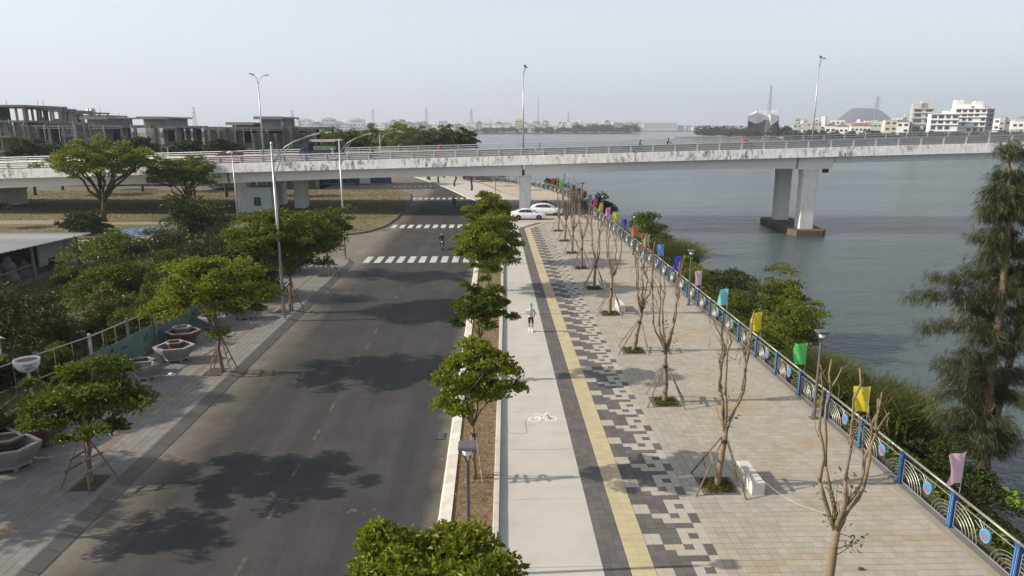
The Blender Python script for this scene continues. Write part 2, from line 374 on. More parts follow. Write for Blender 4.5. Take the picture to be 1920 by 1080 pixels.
M_blue = mat('blue_paint', (0.024, 0.072, 0.19), 0.45, 0.12, 4.0, spec=0.5)
M_lblue = mat('light_blue_paint', (0.13, 0.32, 0.52), 0.5, 0.08, 6.0)
M_mblue = mat('disc_blue', (0.065, 0.17, 0.36), 0.55, 0.15, 20.0)
M_red = mat('red_paint', (0.55, 0.06, 0.05), 0.55, 0.1, 5.0)
M_granite = mat('bench_granite', (0.56, 0.53, 0.49), 0.75, 0.06, 30.0, rnd='obj', rvar=0.05)
M_white = mat('white_plaster', (0.70, 0.70, 0.69), 0.8, 0.06, 0.6, rnd='obj', rvar=0.06)
M_cream = mat('cream_plaster', (0.62, 0.56, 0.42), 0.8, 0.06, 0.6, rnd='obj', rvar=0.06)
M_greyp = mat('grey_plaster', (0.42, 0.42, 0.42), 0.85, 0.08, 0.6, rnd='obj', rvar=0.08)
M_rawc = mat('raw_concrete', (0.21, 0.20, 0.19), 0.9, 0.2, 0.7, tint=(0.12, 0.115, 0.105), tscale=0.3, tamt=0.7)
M_brick = mat('brick_wall', (0.20, 0.115, 0.085), 0.9, 0.2, 1.5, rnd='obj', rvar=0.15)
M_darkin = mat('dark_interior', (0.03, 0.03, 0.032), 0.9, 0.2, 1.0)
M_glass = mat('window_glass', (0.045, 0.055, 0.065), 0.12, 0.15, 0.6, spec=0.6, rnd='obj', rvar=0.4)
M_roofr = mat('roof_red', (0.30, 0.12, 0.085), 0.85, 0.15, 0.5)
M_roofg = mat('roof_grey', (0.22, 0.21, 0.21), 0.85, 0.12, 0.5)
M_net = mat('green_netting', (0.075, 0.115, 0.085), 0.9, 0.25, 0.5)
M_tin = mat('tin_roof', (0.40, 0.40, 0.41), 0.5, 0.14, 0.5, metal=0.3, rnd='obj', rvar=0.12, tint=(0.25, 0.23, 0.21), tscale=0.5, tamt=0.7)
M_board = mat('weathered_board', (0.17, 0.19, 0.17), 0.9, 0.25, 2.0, rnd='obj', rvar=0.2)
M_sheet = mat('green_sheet_metal', (0.13, 0.19, 0.18), 0.6, 0.15, 1.5, rnd='obj', rvar=0.1, tint=(0.08, 0.08, 0.07), tscale=1.0, tamt=0.6)
M_stone = mat('planter_stone', (0.22, 0.215, 0.205), 0.9, 0.15, 3.0, 0.6, 14, tint=(0.17, 0.16, 0.145), tscale=2.0, tamt=0.6)
M_stonel = mat('planter_rim', (0.30, 0.29, 0.27), 0.9, 0.10, 3.0)
M_terra = mat('planter_brown', (0.135, 0.075, 0.05), 0.9, 0.15, 3.0)
M_bridge = streak_mat('bridge_parapet', (0.80, 0.79, 0.77), (0.05, 0.047, 0.042), 1.5, 0.9, 0.47, 0.60, (1.3, 1.0, 0.55), 0.5)
M_bridgew = streak_mat('bridge_barrier', (0.29, 0.265, 0.23), (0.10, 0.085, 0.07), 1.1, 0.85, 0.40, 0.62, (1.2, 0.5, 1.2), 0.7)
M_girder = mat('bridge_girder', (0.78, 0.78, 0.78), 0.85, 0.05, 0.5, tint=(0.6, 0.58, 0.55), tscale=0.5, tamt=0.4)
M_pier = streak_mat('bridge_pier', (0.70, 0.69, 0.67), (0.25, 0.22, 0.17), 0.9, 0.7, 0.5, 0.72, (1.5, 1.5, 0.15), 0.4)
M_cap = mat('pile_cap', (0.12, 0.09, 0.065), 0.9, 0.25, 1.5, tint=(0.22, 0.18, 0.13), tscale=0.8, tamt=0.6)
M_bridrail = mat('bridge_rail_paint', (0.55, 0.56, 0.57), 0.5, 0.08, 2.0, metal=0.2)
M_carw = mat('car_white', (0.78, 0.79, 0.80), 0.25, 0.01, 1.0, spec=0.6)
M_carg = mat('car_glass', (0.018, 0.02, 0.024), 0.06, 0.05, 1.0, spec=0.8)
M_tyre = mat('tyre_rubber', (0.02, 0.02, 0.02), 0.85, 0.1, 4.0)
M_rim = mat('wheel_rim', (0.42, 0.43, 0.44), 0.35, 0.05, 4.0, metal=0.8)
M_black = mat('black_plastic', (0.025, 0.025, 0.027), 0.55, 0.1, 4.0)
M_chrome = mat('headlight', (0.6, 0.62, 0.65), 0.15, 0.05, 4.0, spec=0.8)
M_redl = mat('tail_light', (0.35, 0.02, 0.02), 0.3, 0.05, 4.0)
M_skin = mat('skin', (0.36, 0.21, 0.14), 0.6, 0.05, 8.0)
L_yg = leafmat('leaf_yellow_green', (0.060, 0.098, 0.008), (0.285, 0.30, 0.020), 0.42)
L_mid = leafmat('leaf_mid_green', (0.032, 0.060, 0.006), (0.185, 0.215, 0.018), 0.38)
L_dark = leafmat('leaf_dark_green', (0.016, 0.030, 0.007), (0.078, 0.102, 0.018), 0.28, rough=0.5, spec=0.3)
L_far = leafmat('leaf_far_green', (0.030, 0.050, 0.018), (0.085, 0.105, 0.035), 0.25, clump=0.15)
L_olive = leafmat('leaf_olive', (0.055, 0.062, 0.02), (0.12, 0.12, 0.04), 0.3)
L_need = leafmat('needle_green', (0.016, 0.026, 0.009), (0.085, 0.092, 0.026), 0.2, clump=1.6)
L_reed = leafmat('reed_green', (0.05, 0.075, 0.018), (0.17, 0.18, 0.045), 0.35)
L_weed = leafmat('weed_green', (0.065, 0.09, 0.015), (0.19, 0.20, 0.035), 0.4)
L_dryg = leafmat('dry_blade', (0.12, 0.11, 0.035), (0.30, 0.24, 0.10), 0.3, clump=0.25)
L_bright = leafmat('leaf_bright', (0.10, 0.17, 0.02), (0.24, 0.33, 0.045), 0.45, rough=0.35)
# ================================================================ STRUCTURE: land, water, road, pavements
ZR = -0.15            # road level; promenade and left pavement are at 0
ZW = -2.6             # river level
def proj(x, y, z):
    c, s = math.cos(YAW), math.sin(YAW); hx = x*c - y*s; hy = x*s + y*c; dz = z - HC
    cp, sp = math.cos(PITCH), math.sin(PITCH); d = hy*cp - dz*sp
    return (960 + F*hx/d, 540 - F*(hy*sp + dz*cp)/d, d)
def xr(y): return -0.33 + 0.0188*y                      # edge between planter kerb and concrete walk
SHORE = [(14.2,-60),(14.2,104),(13.6,117),(12.6,129),(10.4,141),(7.5,150),(2,158),(-6,164),(-10,200),(-14,300),(-30,700),(-45,1200)]
b = MB(); b.prism([(-5000,-300),(14.1,-300),(14.1,104),(13.5,117),(12.5,129),(10.3,141),(7.4,150),(1.9,157.9),(-6.1,163.9),(-10,200),(-14,300),(-30,700),(-45,1200),(-5000,1200)], -4.5, -0.33)
struct(b.build('ground', M_lot))
b = MB(); b.quad((-9000,-600,ZW),(9000,-600,ZW),(9000,12000,ZW),(-9000,12000,ZW)); struct(b.build('river', M_water))
# bank slope down to the water
def wl(y):                                             # width of the bank at distance y
    return np.interp(y, [0,20,30,38,44,52,60,67,75,83,100,120,160,400], [4.5,4.6,4.8,5.2,6.0,7.0,7.6,7.8,6.6,5.2,4.0,3.2,3.0,4.0])
b = MB(); rows = []
pts = []
for i in range(len(SHORE)-1):
    a, c = Vector(SHORE[i]), Vector(SHORE[i+1]); n = max(1, int((c-a).length/3.0)) if a.y < 300 else 12
    pts += [a.lerp(c, k/n) for k in range(n)]
pts.append(Vector(SHORE[-1]))
for i, p in enumerate(pts):
    t = (pts[min(i+1,len(pts)-1)] - pts[max(i-1,0)]).normalized(); nrm = Vector((t.y, -t.x)); w = float(wl(p.y))
    rows.append([(p.x+nrm.x*w*f-0.3*(f==0), p.y+nrm.y*w*f, z + (0.18*noise.noise((p.x*.5+f*3, p.y*.5, 0)) if 0 < f < 1 else 0)) for f, z in ((0,-0.06),(0.12,-0.10),(0.35,-0.7),(0.6,-1.5),(0.85,-2.2),(1.0,-2.62),(1.3,-3.2))])
for i in range(len(rows)-1):
    for j in range(6): b.quad(rows[i][j], rows[i][j+1], rows[i+1][j+1], rows[i+1][j])
struct(b.build('river_bank', M_bank, smooth=True))
# far shore and the opposite bank, with a low edge
def landmass(name, poly, z, m, kind='structure'):
    q = MB(); q.prism(poly, ZW-1, z, 0); return struct(q.build(name, m))
landmass('far_shore', [(-6000,1420),(-45,1430),(120,1480),(300,1540),(318,1640),(330,2050),(700,2150),(1500,2300),(6000,2500),(6000,9000),(-6000,9000)], -1.2, M_far)
landmass('opposite_bank', [(232,905),(238,860),(255,760),(232,640),(212,520),(226,430),(300,360),(900,250),(4000,150),(4000,2300),(1500,2200),(700,1500),(360,1000)], -1.0, M_far)
landmass('sand_bar', [(334,2030),(470,2040),(480,2070),(345,2060)], -0.6, M_sand)

# hills on the horizon
def hill(px0, px1, rowtop, Y, seed, prof, label):
    x0, x1 = at(px0, 237, Y=Y).x, at(px1, 237, Y=Y).x; zt = at(px0, rowtop, Y=Y).z
    n, mrows = 40, 12; V = []; Fs = []
    for j in range(mrows):
        v = j/(mrows-1)*2-1
        for i in range(n):
            u = i/(n-1); h = np.interp(u, [q[0] for q in prof], [q[1] for q in prof]) * math.sqrt(max(0, 1-v*v))
            h *= 1 + 0.05*noise.noise((u*9, v*3, seed)); V.append((x0+(x1-x0)*u, Y + v*(x1-x0)*0.35, -2 + (zt+2)*h))
    for j in range(mrows-1):
        for i in range(n-1): Fs.append((j*n+i, j*n+i+1, (j+1)*n+i+1, (j+1)*n+i))
    me = bpy.data.meshes.new('hill'); me.from_pydata(V, [], Fs); me.materials.append(M_hill); me.polygons.foreach_set('use_smooth', [True]*len(Fs))
    struct(obj('hill', me), label)
hill(1556, 1664, 202, 3600, 1.0, [(0,0),(0.12,0.28),(0.2,0.5),(0.32,0.85),(0.4,1),(0.6,0.97),(0.78,0.93),(0.9,0.7),(0.97,0.35),(1,0)], 'low blue grey rocky hill behind the houses')
hill(1640, 1760, 226, 5200, 2.0, [(0,0),(0.25,0.8),(0.5,1),(0.8,0.5),(1,0)], 'faint low ridge beside the rocky hill')
hill(1890, 1990, 208, 3600, 3.0, [(0,0),(0.2,0.6),(0.5,1),(0.8,0.7),(1,0)], 'hill slope rising at the edge of the houses')

# road
b = MB(); b.quad((-190,-30,ZR),(3.2,-30,ZR),(3.2,300,ZR),(-190,300,ZR)); road = struct(b.build('road', M_asphalt))
def flat(x0, x1, y0, y1, z): 
    q = MB(); q.quad((x0,y0,z),(x1,y0,z),(x1,y1,z),(x0,y1,z)); return q
# zebra crossings and worn lane dashes, each stripe a piece of paint
st = flat(-0.5,0.5,-0.5,0.5,0).mesh('crossing_stripe', M_wpaint)
def stripe(x, y, w, l):
    o = obj('crossing_stripe', st, road, (x, y, ZR+0.005)); o.scale = (w, l, 1)
for k in range(10): stripe(-11.72+k*1.02, 64.6, 0.58, 3.1)
for k in range(11): stripe(-12.35+k*1.02, 86.9, 0.58, 3.0)
for k in range(11): stripe(-13.6+k*1.02, 121.4, 0.55, 2.6)
for k in range(9): stripe(-20.4+k*1.05, 146.0+k*0.1, 0.55, 2.2)
dm = flat(-0.06,0.06,-0.5,0.5,0).mesh('lane_dash', M_ypaint)
for k in range(14): obj('lane_dash', dm, road, (-7.22+0.004*k, 14.7+2.93*k, ZR+0.004))
# drain grating in the gutter
g = MB(); g.mm(-0.18,0.18,-0.3,0.3,0,0.012)
for k in range(6): g.mm(-0.15,0.15,-0.27+k*0.095,-0.21+k*0.095,0.0121,0.02,1)
g.build('drain_grating', [M_black, M_lamp], road, loc=(-2.15, 26.1, ZR+0.002))

# ---- generic pieces laid in a surface: the 300 that show largest as objects, the rest one mesh
def tile_mesh(name, m, h=0.03, ch=0.012, ribs=0):
    q = MB(); c = ch
    lo = [(-.5,-.5,-h),(.5,-.5,-h),(.5,.5,-h),(-.5,.5,-h)]; mi = [(x,y,-0.004) for x,y,_ in lo]
    tp = [(x*(1-2*c),y*(1-2*c),0) for x,y,_ in lo]
    q.rings([lo, mi, tp], 0, cap0=False)
    for k in range(ribs):
        u = -0.5+(k+0.5)/ribs; q.mm(u-0.27/ribs, u+0.27/ribs, -0.44, 0.44, 0.0, 0.006, 0, bottom=False)
    return q.mesh(name, m)
def lay(parent, tiles, name, mats_o, mats_i, ribs=0, most=300, rest='paving_rest'):
    """tiles: (cx, cy, cz, w, l, rz, key)"""
    sc_t = []
    for t in tiles:
        u, v, d = proj(t[0], t[1], t[2]); ok = -20 < u < 1940 and 200 < v < 1100
        sc_t.append((-(t[3]*t[4])/(d*d)*(HC/d) if ok else 1.0, t))
    sc_t.sort(key=lambda q: q[0])
    chosen = [t for s, t in sc_t[:most] if s < 0]; rest_t = [t for s, t in sc_t[len(chosen):]]
    cache = {}
    for t in chosen:
        k = t[6]
        if k not in cache: cache[k] = tile_mesh(name, mats_o[k], ribs=ribs)
        o = obj(name, cache[k], parent, (t[0], t[1], t[2]), t[5]); o.scale = (t[3], t[4], 1)
    keys = sorted(set(t[6] for t in rest_t))
    for k in keys:
        src = tile_mesh('tmp', mats_i[k], ribs=ribs); nv = len(src.vertices)
        co = np.zeros(nv*3); src.vertices.foreach_get('co', co); co = co.reshape(-1,3)
        fs = np.array([p.vertices[:] for p in src.polygons])
        tt = [t for t in rest_t if t[6] == k]; A = np.array([t[:6] for t in tt])
        cs, sn = np.cos(A[:,5])[:,None], np.sin(A[:,5])[:,None]
        X = co[None,:,0]*A[:,3:4]; Y = co[None,:,1]*A[:,4:5]
        V = np.stack([A[:,0:1]+X*cs-Y*sn, A[:,1:2]+X*sn+Y*cs, A[:,2:3]+np.repeat(co[None,:,2], len(tt), 0)], 2).reshape(-1,3)
        Fc = (fs[None]+np.arange(len(tt))[:,None,None]*nv).reshape(-1,4)
        tag(obj(rest, np_mesh(rest, V, Fc, mats_i[k]), parent), kind='stuff')
        bpy.data.meshes.remove(src)
jz = lambda a=0.002: rng.uniform(-a, a)

# promenade base (joint sand under the pavers)
PROM = [(-1.3,-12),(xr(0)-0.3,-12),(14.1,-12),(14.1,104),(13.5,117),(12.5,129),(10.3,141),(7.4,150),(1.9,157.9),(-6.1,163.9),(-10,200),(-40,262),(-52,262),(-28,200),(-15.4,163),(-9,141.5),(-4.2,122),(-1,112),(1.3,101),(1.3,88),(0.6,69.5),(-1.3,69.5)]
b = MB(); b.prism(PROM, ZR-0.1, -0.03); prom = struct(b.build('promenade', M_grout))
# forecourt under the bridge and the far promenade, one step up from the base
b = MB(); b.prism([(1.35,89.0),(13.95,89.0),(13.95,104),(13.3,117),(5.2,118.5),(-2.6,118.5),(-0.9,112),(1.35,101)], -0.03, 0.0)
struct(b.build('forecourt', mat('forecourt_concrete', (0.40,0.355,0.30), 0.9, 0.12, 0.8, tint=(0.28,0.24,0.2), tscale=0.4, tamt=0.6)))
b = MB(); b.prism([(-3.9,122),(-2.75,118.6),(5.2,118.6),(1.2,132),(-2.2,150.7),(-7.6,166.5),(-22,200),(-45,261),(-51,261),(-27.4,200),(-14.9,163),(-8.6,141.6)], -0.03, 0.0)
struct(b.build('far_walk', M_conc))
b = MB(); b.prism([(5.6,118.6),(13.2,117.1),(12.3,129),(10.1,141),(7.2,149.7),(1.7,157.5),(-6.4,163.6),(-10.5,200),(-40.5,261),(-44.4,261),(-21.4,200),(-7.0,166.6),(-1.7,150.9),(1.7,132.2)], -0.03, 0.001)
struct(b.build('far_paving', mat('far_paver_field', (0.43,0.36,0.28), 0.9, 0.12, 1.5, tint=(0.24,0.20,0.17), tscale=0.9, tamt=0.6)))

# concrete walk in cast slabs
walk = struct(thing('concrete_walk', 'pale cast concrete walk between planter strip and dark paving band', None)); 
ys = [9.93+3.65*k for k in range(23)]
for k in range(22):
    y0, y1 = ys[k]+0.006, ys[k+1]-0.006
    if y1 > 88.9: y1 = 88.9
    q = MB(); q.prism([(xr(y0)+0.1,y0),(2.995,y0),(2.995,y1),(xr(y1)+0.1,y1)], -0.03, jz(0.0015)); q.build('concrete_slab', M_conc, walk)
q = MB(); q.mm(0.55,1.28,26.0,27.2,-0.02,0.006); q.mm(0.53,1.30,25.98,27.22,-0.02,0.003,1); q.build('access_cover', [M_conc, M_grout], walk)
q = MB(); q.prism([(2.998,84.1),(2.998,88.9),(2.998+4.75*0.55,88.9)], -0.03, 0.0); q.build('concrete_slab', M_conc, walk)
# painted bicycle
q = MB()
def ring(cx, cy, r, w, n=20):
    for i in range(n):
        a0, a1 = 2*math.pi*i/n, 2*math.pi*(i+1)/n
        q.quad(*[(cx+rr*math.cos(a), cy+rr*math.sin(a), 0) for a, rr in ((a0,r-w),(a0,r),(a1,r),(a1,r-w))])
ring(0.33,0,0.25,0.06); ring(-0.33,0,0.25,0.06)
def line(p, c, w=0.06):
    d = Vector((c[0]-p[0], c[1]-p[1])); nn = Vector((-d.y, d.x)).normalized()*w/2
    q.quad((p[0]-nn.x,p[1]-nn.y,0.0005),(c[0]-nn.x,c[1]-nn.y,0.0005),(c[0]+nn.x,c[1]+nn.y,0.0005),(p[0]+nn.x,p[1]+nn.y,0.0005))
for p, c in (((-.33,0),(-.14,.42)),((-.14,.42),(.2,.42)),((.2,.42),(.33,0)),((-.05,.0),(.2,.42)),((-.05,0),(-.16,.5)),((.33,0),(.17,.62)),((.17,.62),(.36,.62)),((-.28,.52),(-.04,.52)),((-.33,0),(-.05,0))): line(p, c)
bike = q.build('bicycle_marking', mat('fresh_white_paint', (0.78, 0.77, 0.75), 0.6, 0.06, 5.0), walk, loc=(2.02, 27.35, 0.006)); bike.rotation_euler = (0,0,R(3)); bike.scale = (1.05,1.0,1)

# dark band, yellow tactile band, mosaic, beige field
YA = 21.59                                             # phase of the mosaic rows
r0 = int(math.floor((YA-13.0)/0.28)); RH = 0.28
rowsY = [YA-0.28*(k+0.5) for k in range(-240, r0+1)]   # row centres, k counts towards the camera
bend = lambda y: max(0.0, y-84.0)*0.55
dark = struct(thing('dark_paving_band', 'dark grey paver band along the concrete walk', None))
T = []
for k, y in enumerate(rowsY):
    if y > 88.7: continue
    for c in range(3):
        w = 0.745/3; T.append((3.003+w*(c+0.5)+bend(y), y, jz(), w-0.005, RH-0.005, 0, 0))
lay(dark, T, 'paver', [M_dark_o], [M_dark_i])
tac = struct(thing('tactile_strip', 'yellow ribbed tactile strip between the dark paving bands', None))
T = []
for k in range(215):
    y = 13.2+0.35*(k+0.5)
    for c in range(2): T.append((3.755+0.345*(c+0.5)+bend(y), y, jz(0.001), 0.341, 0.345, 0, 0))
lay(tac, T, 'tactile_tile', [M_tact_o], [M_tact_i], ribs=5)
PAT = ['1100101','1110001','1111110','1111000','0011010','0011000']
mos = struct(thing('mosaic_band', 'stepped mosaic of dark and pale pavers beside the tactile strip', None))
T = []; cw = 0.29; xs0 = 4.452; c0w = 0.21
for k in range(-240, r0+1):
    y = YA-0.28*(k+0.5)
    if y > 88.7: continue
    pr = PAT[k % 6]
    for c in range(7):
        w = c0w if c == 0 else cw; x = xs0 + (c0w/2 if c == 0 else c0w+cw*(c-0.5))
        if x-w/2 < 4.449+bend(y): continue
        T.append((x, y, jz(), w-0.006, RH-0.006, 0, int(pr[c])))
lay(mos, T, 'mosaic_paver', [M_white_o, M_dark_o], [M_white_i, M_dark_i])
XM = xs0+c0w+6*cw
PITS = [(7.62, 14.0)]+[(7.62, y) for y in (21.6, 29.1, 36.4, 44.2, 51.6, 59.4, 66.9, 74.2, 81.6)]
field = struct(thing('paver_field', 'beige paver field of the riverside promenade', None))
T = []
ncol = 24; wcol = (13.55-XM)/ncol
for k in range(-240, r0+1):
    y = YA-0.28*(k+0.5)
    if y > 88.7: continue
    off = 0.5 if k % 2 else 0.0
    for c in range(ncol+1):
        if c < 8: x0, x1 = XM+wcol*c, XM+wcol*(c+1)
        else:
            x0, x1 = XM+wcol*(c-off), XM+wcol*(c+1-off)
            if c == 8 and off: x0 = XM+wcol*8
            if x1 > 13.56: x1 = 13.55
            if x1-x0 < 0.05: continue
        cx = (x0+x1)/2
        if x0 < 4.44+bend(y): continue
        if any(abs(cx-p[0]) < 0.60 and abs(y-p[1]) < 0.60 for p in PITS): continue
        T.append((cx, y, jz(), x1-x0-0.011, RH-0.011, 0, 0))
lay(field, T, 'paver', [M_pave_o], [M_pave_i])
b = MB()
for k in range(16): b.mm(13.56,14.05,10.0+5.0*k+0.01,15.0+5.0*k-0.01,-0.03,0.012)
struct(b.build('coping_edge', mat('coping', (0.30,0.265,0.21), 0.9, 0.15, 1.0)))

# square tree pits
for i, (x, y) in enumerate(PITS):
    pit = struct(thing('tree_pit', 'square planted pit in the promenade paving', None, (x, y, 0)))
    for a, c, w, l in ((-0.55,0,0.12,1.22),(0.55,0,0.12,1.22),(0,-0.55,0.98,0.12),(0,0.55,0.98,0.12)):
        q = MB(); q.mm(-w/2,w/2,-l/2,l/2,-0.03,0.012); q.build('edging_stone', [M_dark_o], pit, loc=(a, c, jz()))
    q = MB(); q.mm(-0.49,0.49,-0.49,0.49,-0.03,-0.005); q.build('soil', M_soil, pit)
    n = 900 if y < 40 else 300
    C = np.column_stack([nrg.uniform(-0.46,0.46,n), nrg.uniform(-0.46,0.46,n), nrg.uniform(0.0,0.09,n)])
    D = nrg.normal(size=(n,3))*0.6+np.array([0,0,1.0]); V, Fc = leaf_arrays(C, D, nrg.uniform(0.05,0.11,n)*(1.0 if y < 40 else 1.7), 0.5)
    tag(obj('ground_cover', np_mesh('ground_cover', V, Fc, L_weed), pit), kind='stuff')

# planter strip with kerbs
pl = struct(thing('planter_strip', 'narrow planted strip with kerbs between road and concrete walk', None))
q = MB(); q.prism([(-1.4,9),(xr(9)-0.1,9),(xr(69)-0.1,69),(-1.4,69)], ZR-0.05, 0.06); q.build('soil', M_soil, pl)
kl = MB(); kl.prism([(0,-0.495),(0.44,-0.495),(0.44,0.495),(0,0.495)], 0, 0)
kl = MB(); prof = [(0,ZR-0.02),(0.0,ZR+0.10),(0.09,ZR+0.20),(0.42,0.13),(0.42,-0.05)]
def prof_mesh(prof, l, name, m):
    q = MB(); n = len(prof)
    q.rings([[(x,-l/2,z) for x, z in prof],[(x,l/2,z) for x, z in prof]], 0); return q.mesh(name, m)
km = prof_mesh([(0,ZR-0.02),(0.0,ZR+0.10),(0.08,ZR+0.19),(0.43,0.12),(0.43,-0.05)][::-1], 0.99, 'kerb_stone', M_kerb)
for k in range(60): obj('kerb_stone', km, pl, (-1.82+0.002*k, 9.5+k, 0))
km = prof_mesh([(0,-0.05),(0.0,0.145),(0.02,0.16),(0.18,0.16),(0.2,0.145),(0.2,-0.05)][::-1], 0.99, 'kerb_stone', M_kerb)
for k in range(60):
    y = 9.5+k; o = obj('kerb_stone', km, pl, (xr(y)-0.11, y, jz(0.003)), -math.atan(0.0188))
n = 6500; Y = 9+60*nrg.random(n)**1.5
C = np.column_stack([-1.36+nrg.random(n)*((xr(Y)-0.12)+1.36), Y, 0.09+nrg.random(n)*0.05]); D = nrg.normal(size=(n,3))*0.8+np.array([0,0,0.7])
V, Fc = leaf_arrays(C, D, nrg.uniform(0.06,0.16,n), 0.22)
tag(obj('dry_grass', np_mesh('dry_grass', V, Fc, L_dryg), pl), kind='stuff')
# kerb of the forecourt and the far walk
path = [(0.75,69.6),(1.2,80),(1.25,90),(1.25,100),(-1.1,112),(-4.3,122),(-9.1,141.5),(-15.5,163),(-28.2,200)]
fk = struct(thing('walk_kerb', 'pale kerb along the road edge past the planter strip', None))
for i in range(len(path)-1):
    a, c = Vector(path[i]), Vector(path[i+1]); n = max(1, int((c-a).length/2.0)); ang = math.atan2((c-a).y, (c-a).x)-math.pi/2
    for k in range(n):
        p = a.lerp(c, (k+0.5)/n); q = MB(); q.mm(-0.16,0.12,-(c-a).length/n/2+0.01,(c-a).length/n/2-0.01,ZR-0.05,0.05); q.build('kerb_stone', M_kerb, fk, loc=(p.x,p.y,0), rz=ang)

# left pavement
lp = struct(thing('left_pavement', 'grey tiled pavement with sloping kerb on the far side of the road', None))
q = MB(); q.prism([(-18.6,-12),(-13.2,-12),(-13.2,62.3),(-13.6,64.2),(-15.0,65.6),(-18.6,66.2)], ZR-0.1, -0.03); q.build('bedding', M_grout, lp)
T = []; T2 = []
for k in range(165):
    y = 14.0+0.31*(k+0.5)
    for c in range(17):
        x = -13.21-0.31*(c+0.5)
        if y > 64.5-max(0, (x+14.0)*1.4): continue
        if any(abs(x+13.9) < 0.50 and abs(y-p) < 0.55 for p in (22.4,33.6,45.5,56.7)): continue
        (T2 if c == 5 else T).append((x, y, jz(), 0.304, 0.304, 0, 0))
lay(lp, T, 'paver', [M_side_o], [M_side_i]); lay(lp, T2, 'tactile_tile', [M_stact], [M_stact], ribs=6, most=120)
km = prof_mesh([(0,-0.12),(0,0.004),(0.05,0.006),(0.50,ZR+0.025),(0.52,ZR+0.02),(0.52,ZR-0.05)][::-1], 0.985, 'kerb_stone', M_kerbd)
for k in range(51): obj('kerb_stone', km, lp, (-13.2, 12.0+k, jz(0.003)))
cx, cy, rr = -16.2, 62.4, 3.0
for k in range(6):
    a = R(8+k*15); o = obj('kerb_stone', km, lp, (cx+rr*math.cos(a), cy+rr*math.sin(a), 0), a); o.scale = (1,0.8,1)
for y in (22.4,33.6,45.5,56.7):
    q = MB(); q.mm(-14.38,-13.42,y-0.53,y+0.53,-0.03,-0.012); q.build('tree_pit_soil', M_litter, lp)

# grass islands beneath the bridge and the weedy lot
def kerbed(name, poly, m, label, kz=0.03, gz=-0.02, kerb=True):
    q = MB(); q.prism(poly, ZR-0.1, gz); o = struct(q.build(name, m), label)
    if kerb:
        for i in range(len(poly)):
            a, c = Vector(poly[i]), Vector(poly[(i+1)%len(poly)])
            if max(a.x, c.x) < -60: continue
            n = max(1, int((c-a).length/1.5)); ang = math.atan2((c-a).y, (c-a).x)
            for k in range(n):
                p = a.lerp(c, (k+0.5)/n); L = (c-a).length/n
                if p.x < -45: continue
                w = MB(); w.mm(-L/2+0.006,L/2-0.006,-0.3,0.0,ZR-0.1,kz); w.build('kerb_stone', M_kerbd, o, loc=(p.x,p.y,0), rz=ang)
    return o
isl = [(-150,78),(-26,77.6),(-20.5,78.2),(-17.2,79.6),(-15,82),(-13.7,86.5),(-13.3,93),(-13.4,104),(-13.8,113),(-14.5,122),(-15.6,130),(-17.5,135.5),(-21,137.8),(-27,138),(-150,138)]
kerbed('grass_island', isl, M_dry, 'dry grass island under the bridge with dark rounded kerb')
kerbed('corner_lot', [(-150,151),(-27,151),(-23.2,152.4),(-22.6,156),(-24.5,164),(-38,200),(-60,262),(-150,262)], M_rawc, 'paved corner across the side road behind the bridge')
q = MB(); q.prism([(-120,-20),(-18.62,-20),(-18.62,66.2),(-26,69.5),(-120,70)], ZR-0.1, -0.04); struct(q.build('weedy_lot', M_lot), 'weedy yard behind the left pavement')
# pale dirt track across the island
q = MB(); q.prism([(-100,86),(-72,88.5),(-58,89.8),(-45,88.5),(-35,88.8),(-35,91),(-45,91.5),(-58,93.2),(-74,92.3),(-100,91)], -0.1, -0.012)
struct(q.build('dirt_track', mat('dirt', (0.27,0.215,0.15), 0.95, 0.15, 0.7)), 'pale dirt track crossing the dry grass')
n = 26000; Xg = nrg.uniform(-90,-13.9,n); Yg = nrg.uniform(78.5,137,n)
ok = (Xg < -14.6-np.clip((82-Yg)*1.2,0,12)) & (Xg < -14.2-np.clip((Yg-113)*0.16,0,20)) & ~((Yg > 86) & (Yg < 93) & (Xg < -35))
Xg, Yg = Xg[ok], Yg[ok]; n = len(Xg)
C = np.column_stack([Xg, Yg, nrg.uniform(0,0.06,n)]); D = nrg.normal(size=(n,3))*0.9+np.array([0,0,0.8]); V, Fc = leaf_arrays(C, D, nrg.uniform(0.12,0.38,n), 0.3)
tag(obj('dry_grass', np_mesh('dry_grass', V, Fc, L_dryg)), 'short dry grass on the traffic island', 'grass', kind='stuff')
# ================================================================ BRIDGE
# local frame: s along the near edge (world x), w across (away from the camera)
BW = 19.5
ud = Vector((1, -0.05)).normalized(); vd = Vector((0.05, 1)).normalized()
def be(x, w=0.0, dz=0.0):
    """point on the bridge: x along, w metres in from the near edge, dz above the near top rail"""
    p = Vector((x, 96.4-0.05*x)) + vd*w
    return Vector((p.x, p.y, 9.0+0.0272*x+dz))
X0, X1 = -122.0, 118.0
bridge = thing('road_bridge', 'long white concrete road bridge with steel railings crossing over road and river', 'bridge')
def sweep(name, sect, m, x0=X0, x1=X1, n=40, closed=True):
    q = MB(); q.rings([[be(x0+(x1-x0)*i/n, w, dz) for w, dz in sect] for i in range(n+1)], 0); return q.build(name, m, bridge)
DK = -1.22                                             # road surface under the near top rail
sweep('deck_slab', [(0.02,-2.05),(0.02,DK-0.02),(BW-0.02,DK-0.02),(BW-0.02,-2.05)][::-1], M_rawc)
sweep('road_surface', [(0.45,DK-0.019),(0.45,DK),(BW-0.45,DK),(BW-0.45,DK-0.019)][::-1], mat('bridge_asphalt', (0.16,0.15,0.14), 0.9, 0.12, 0.8))
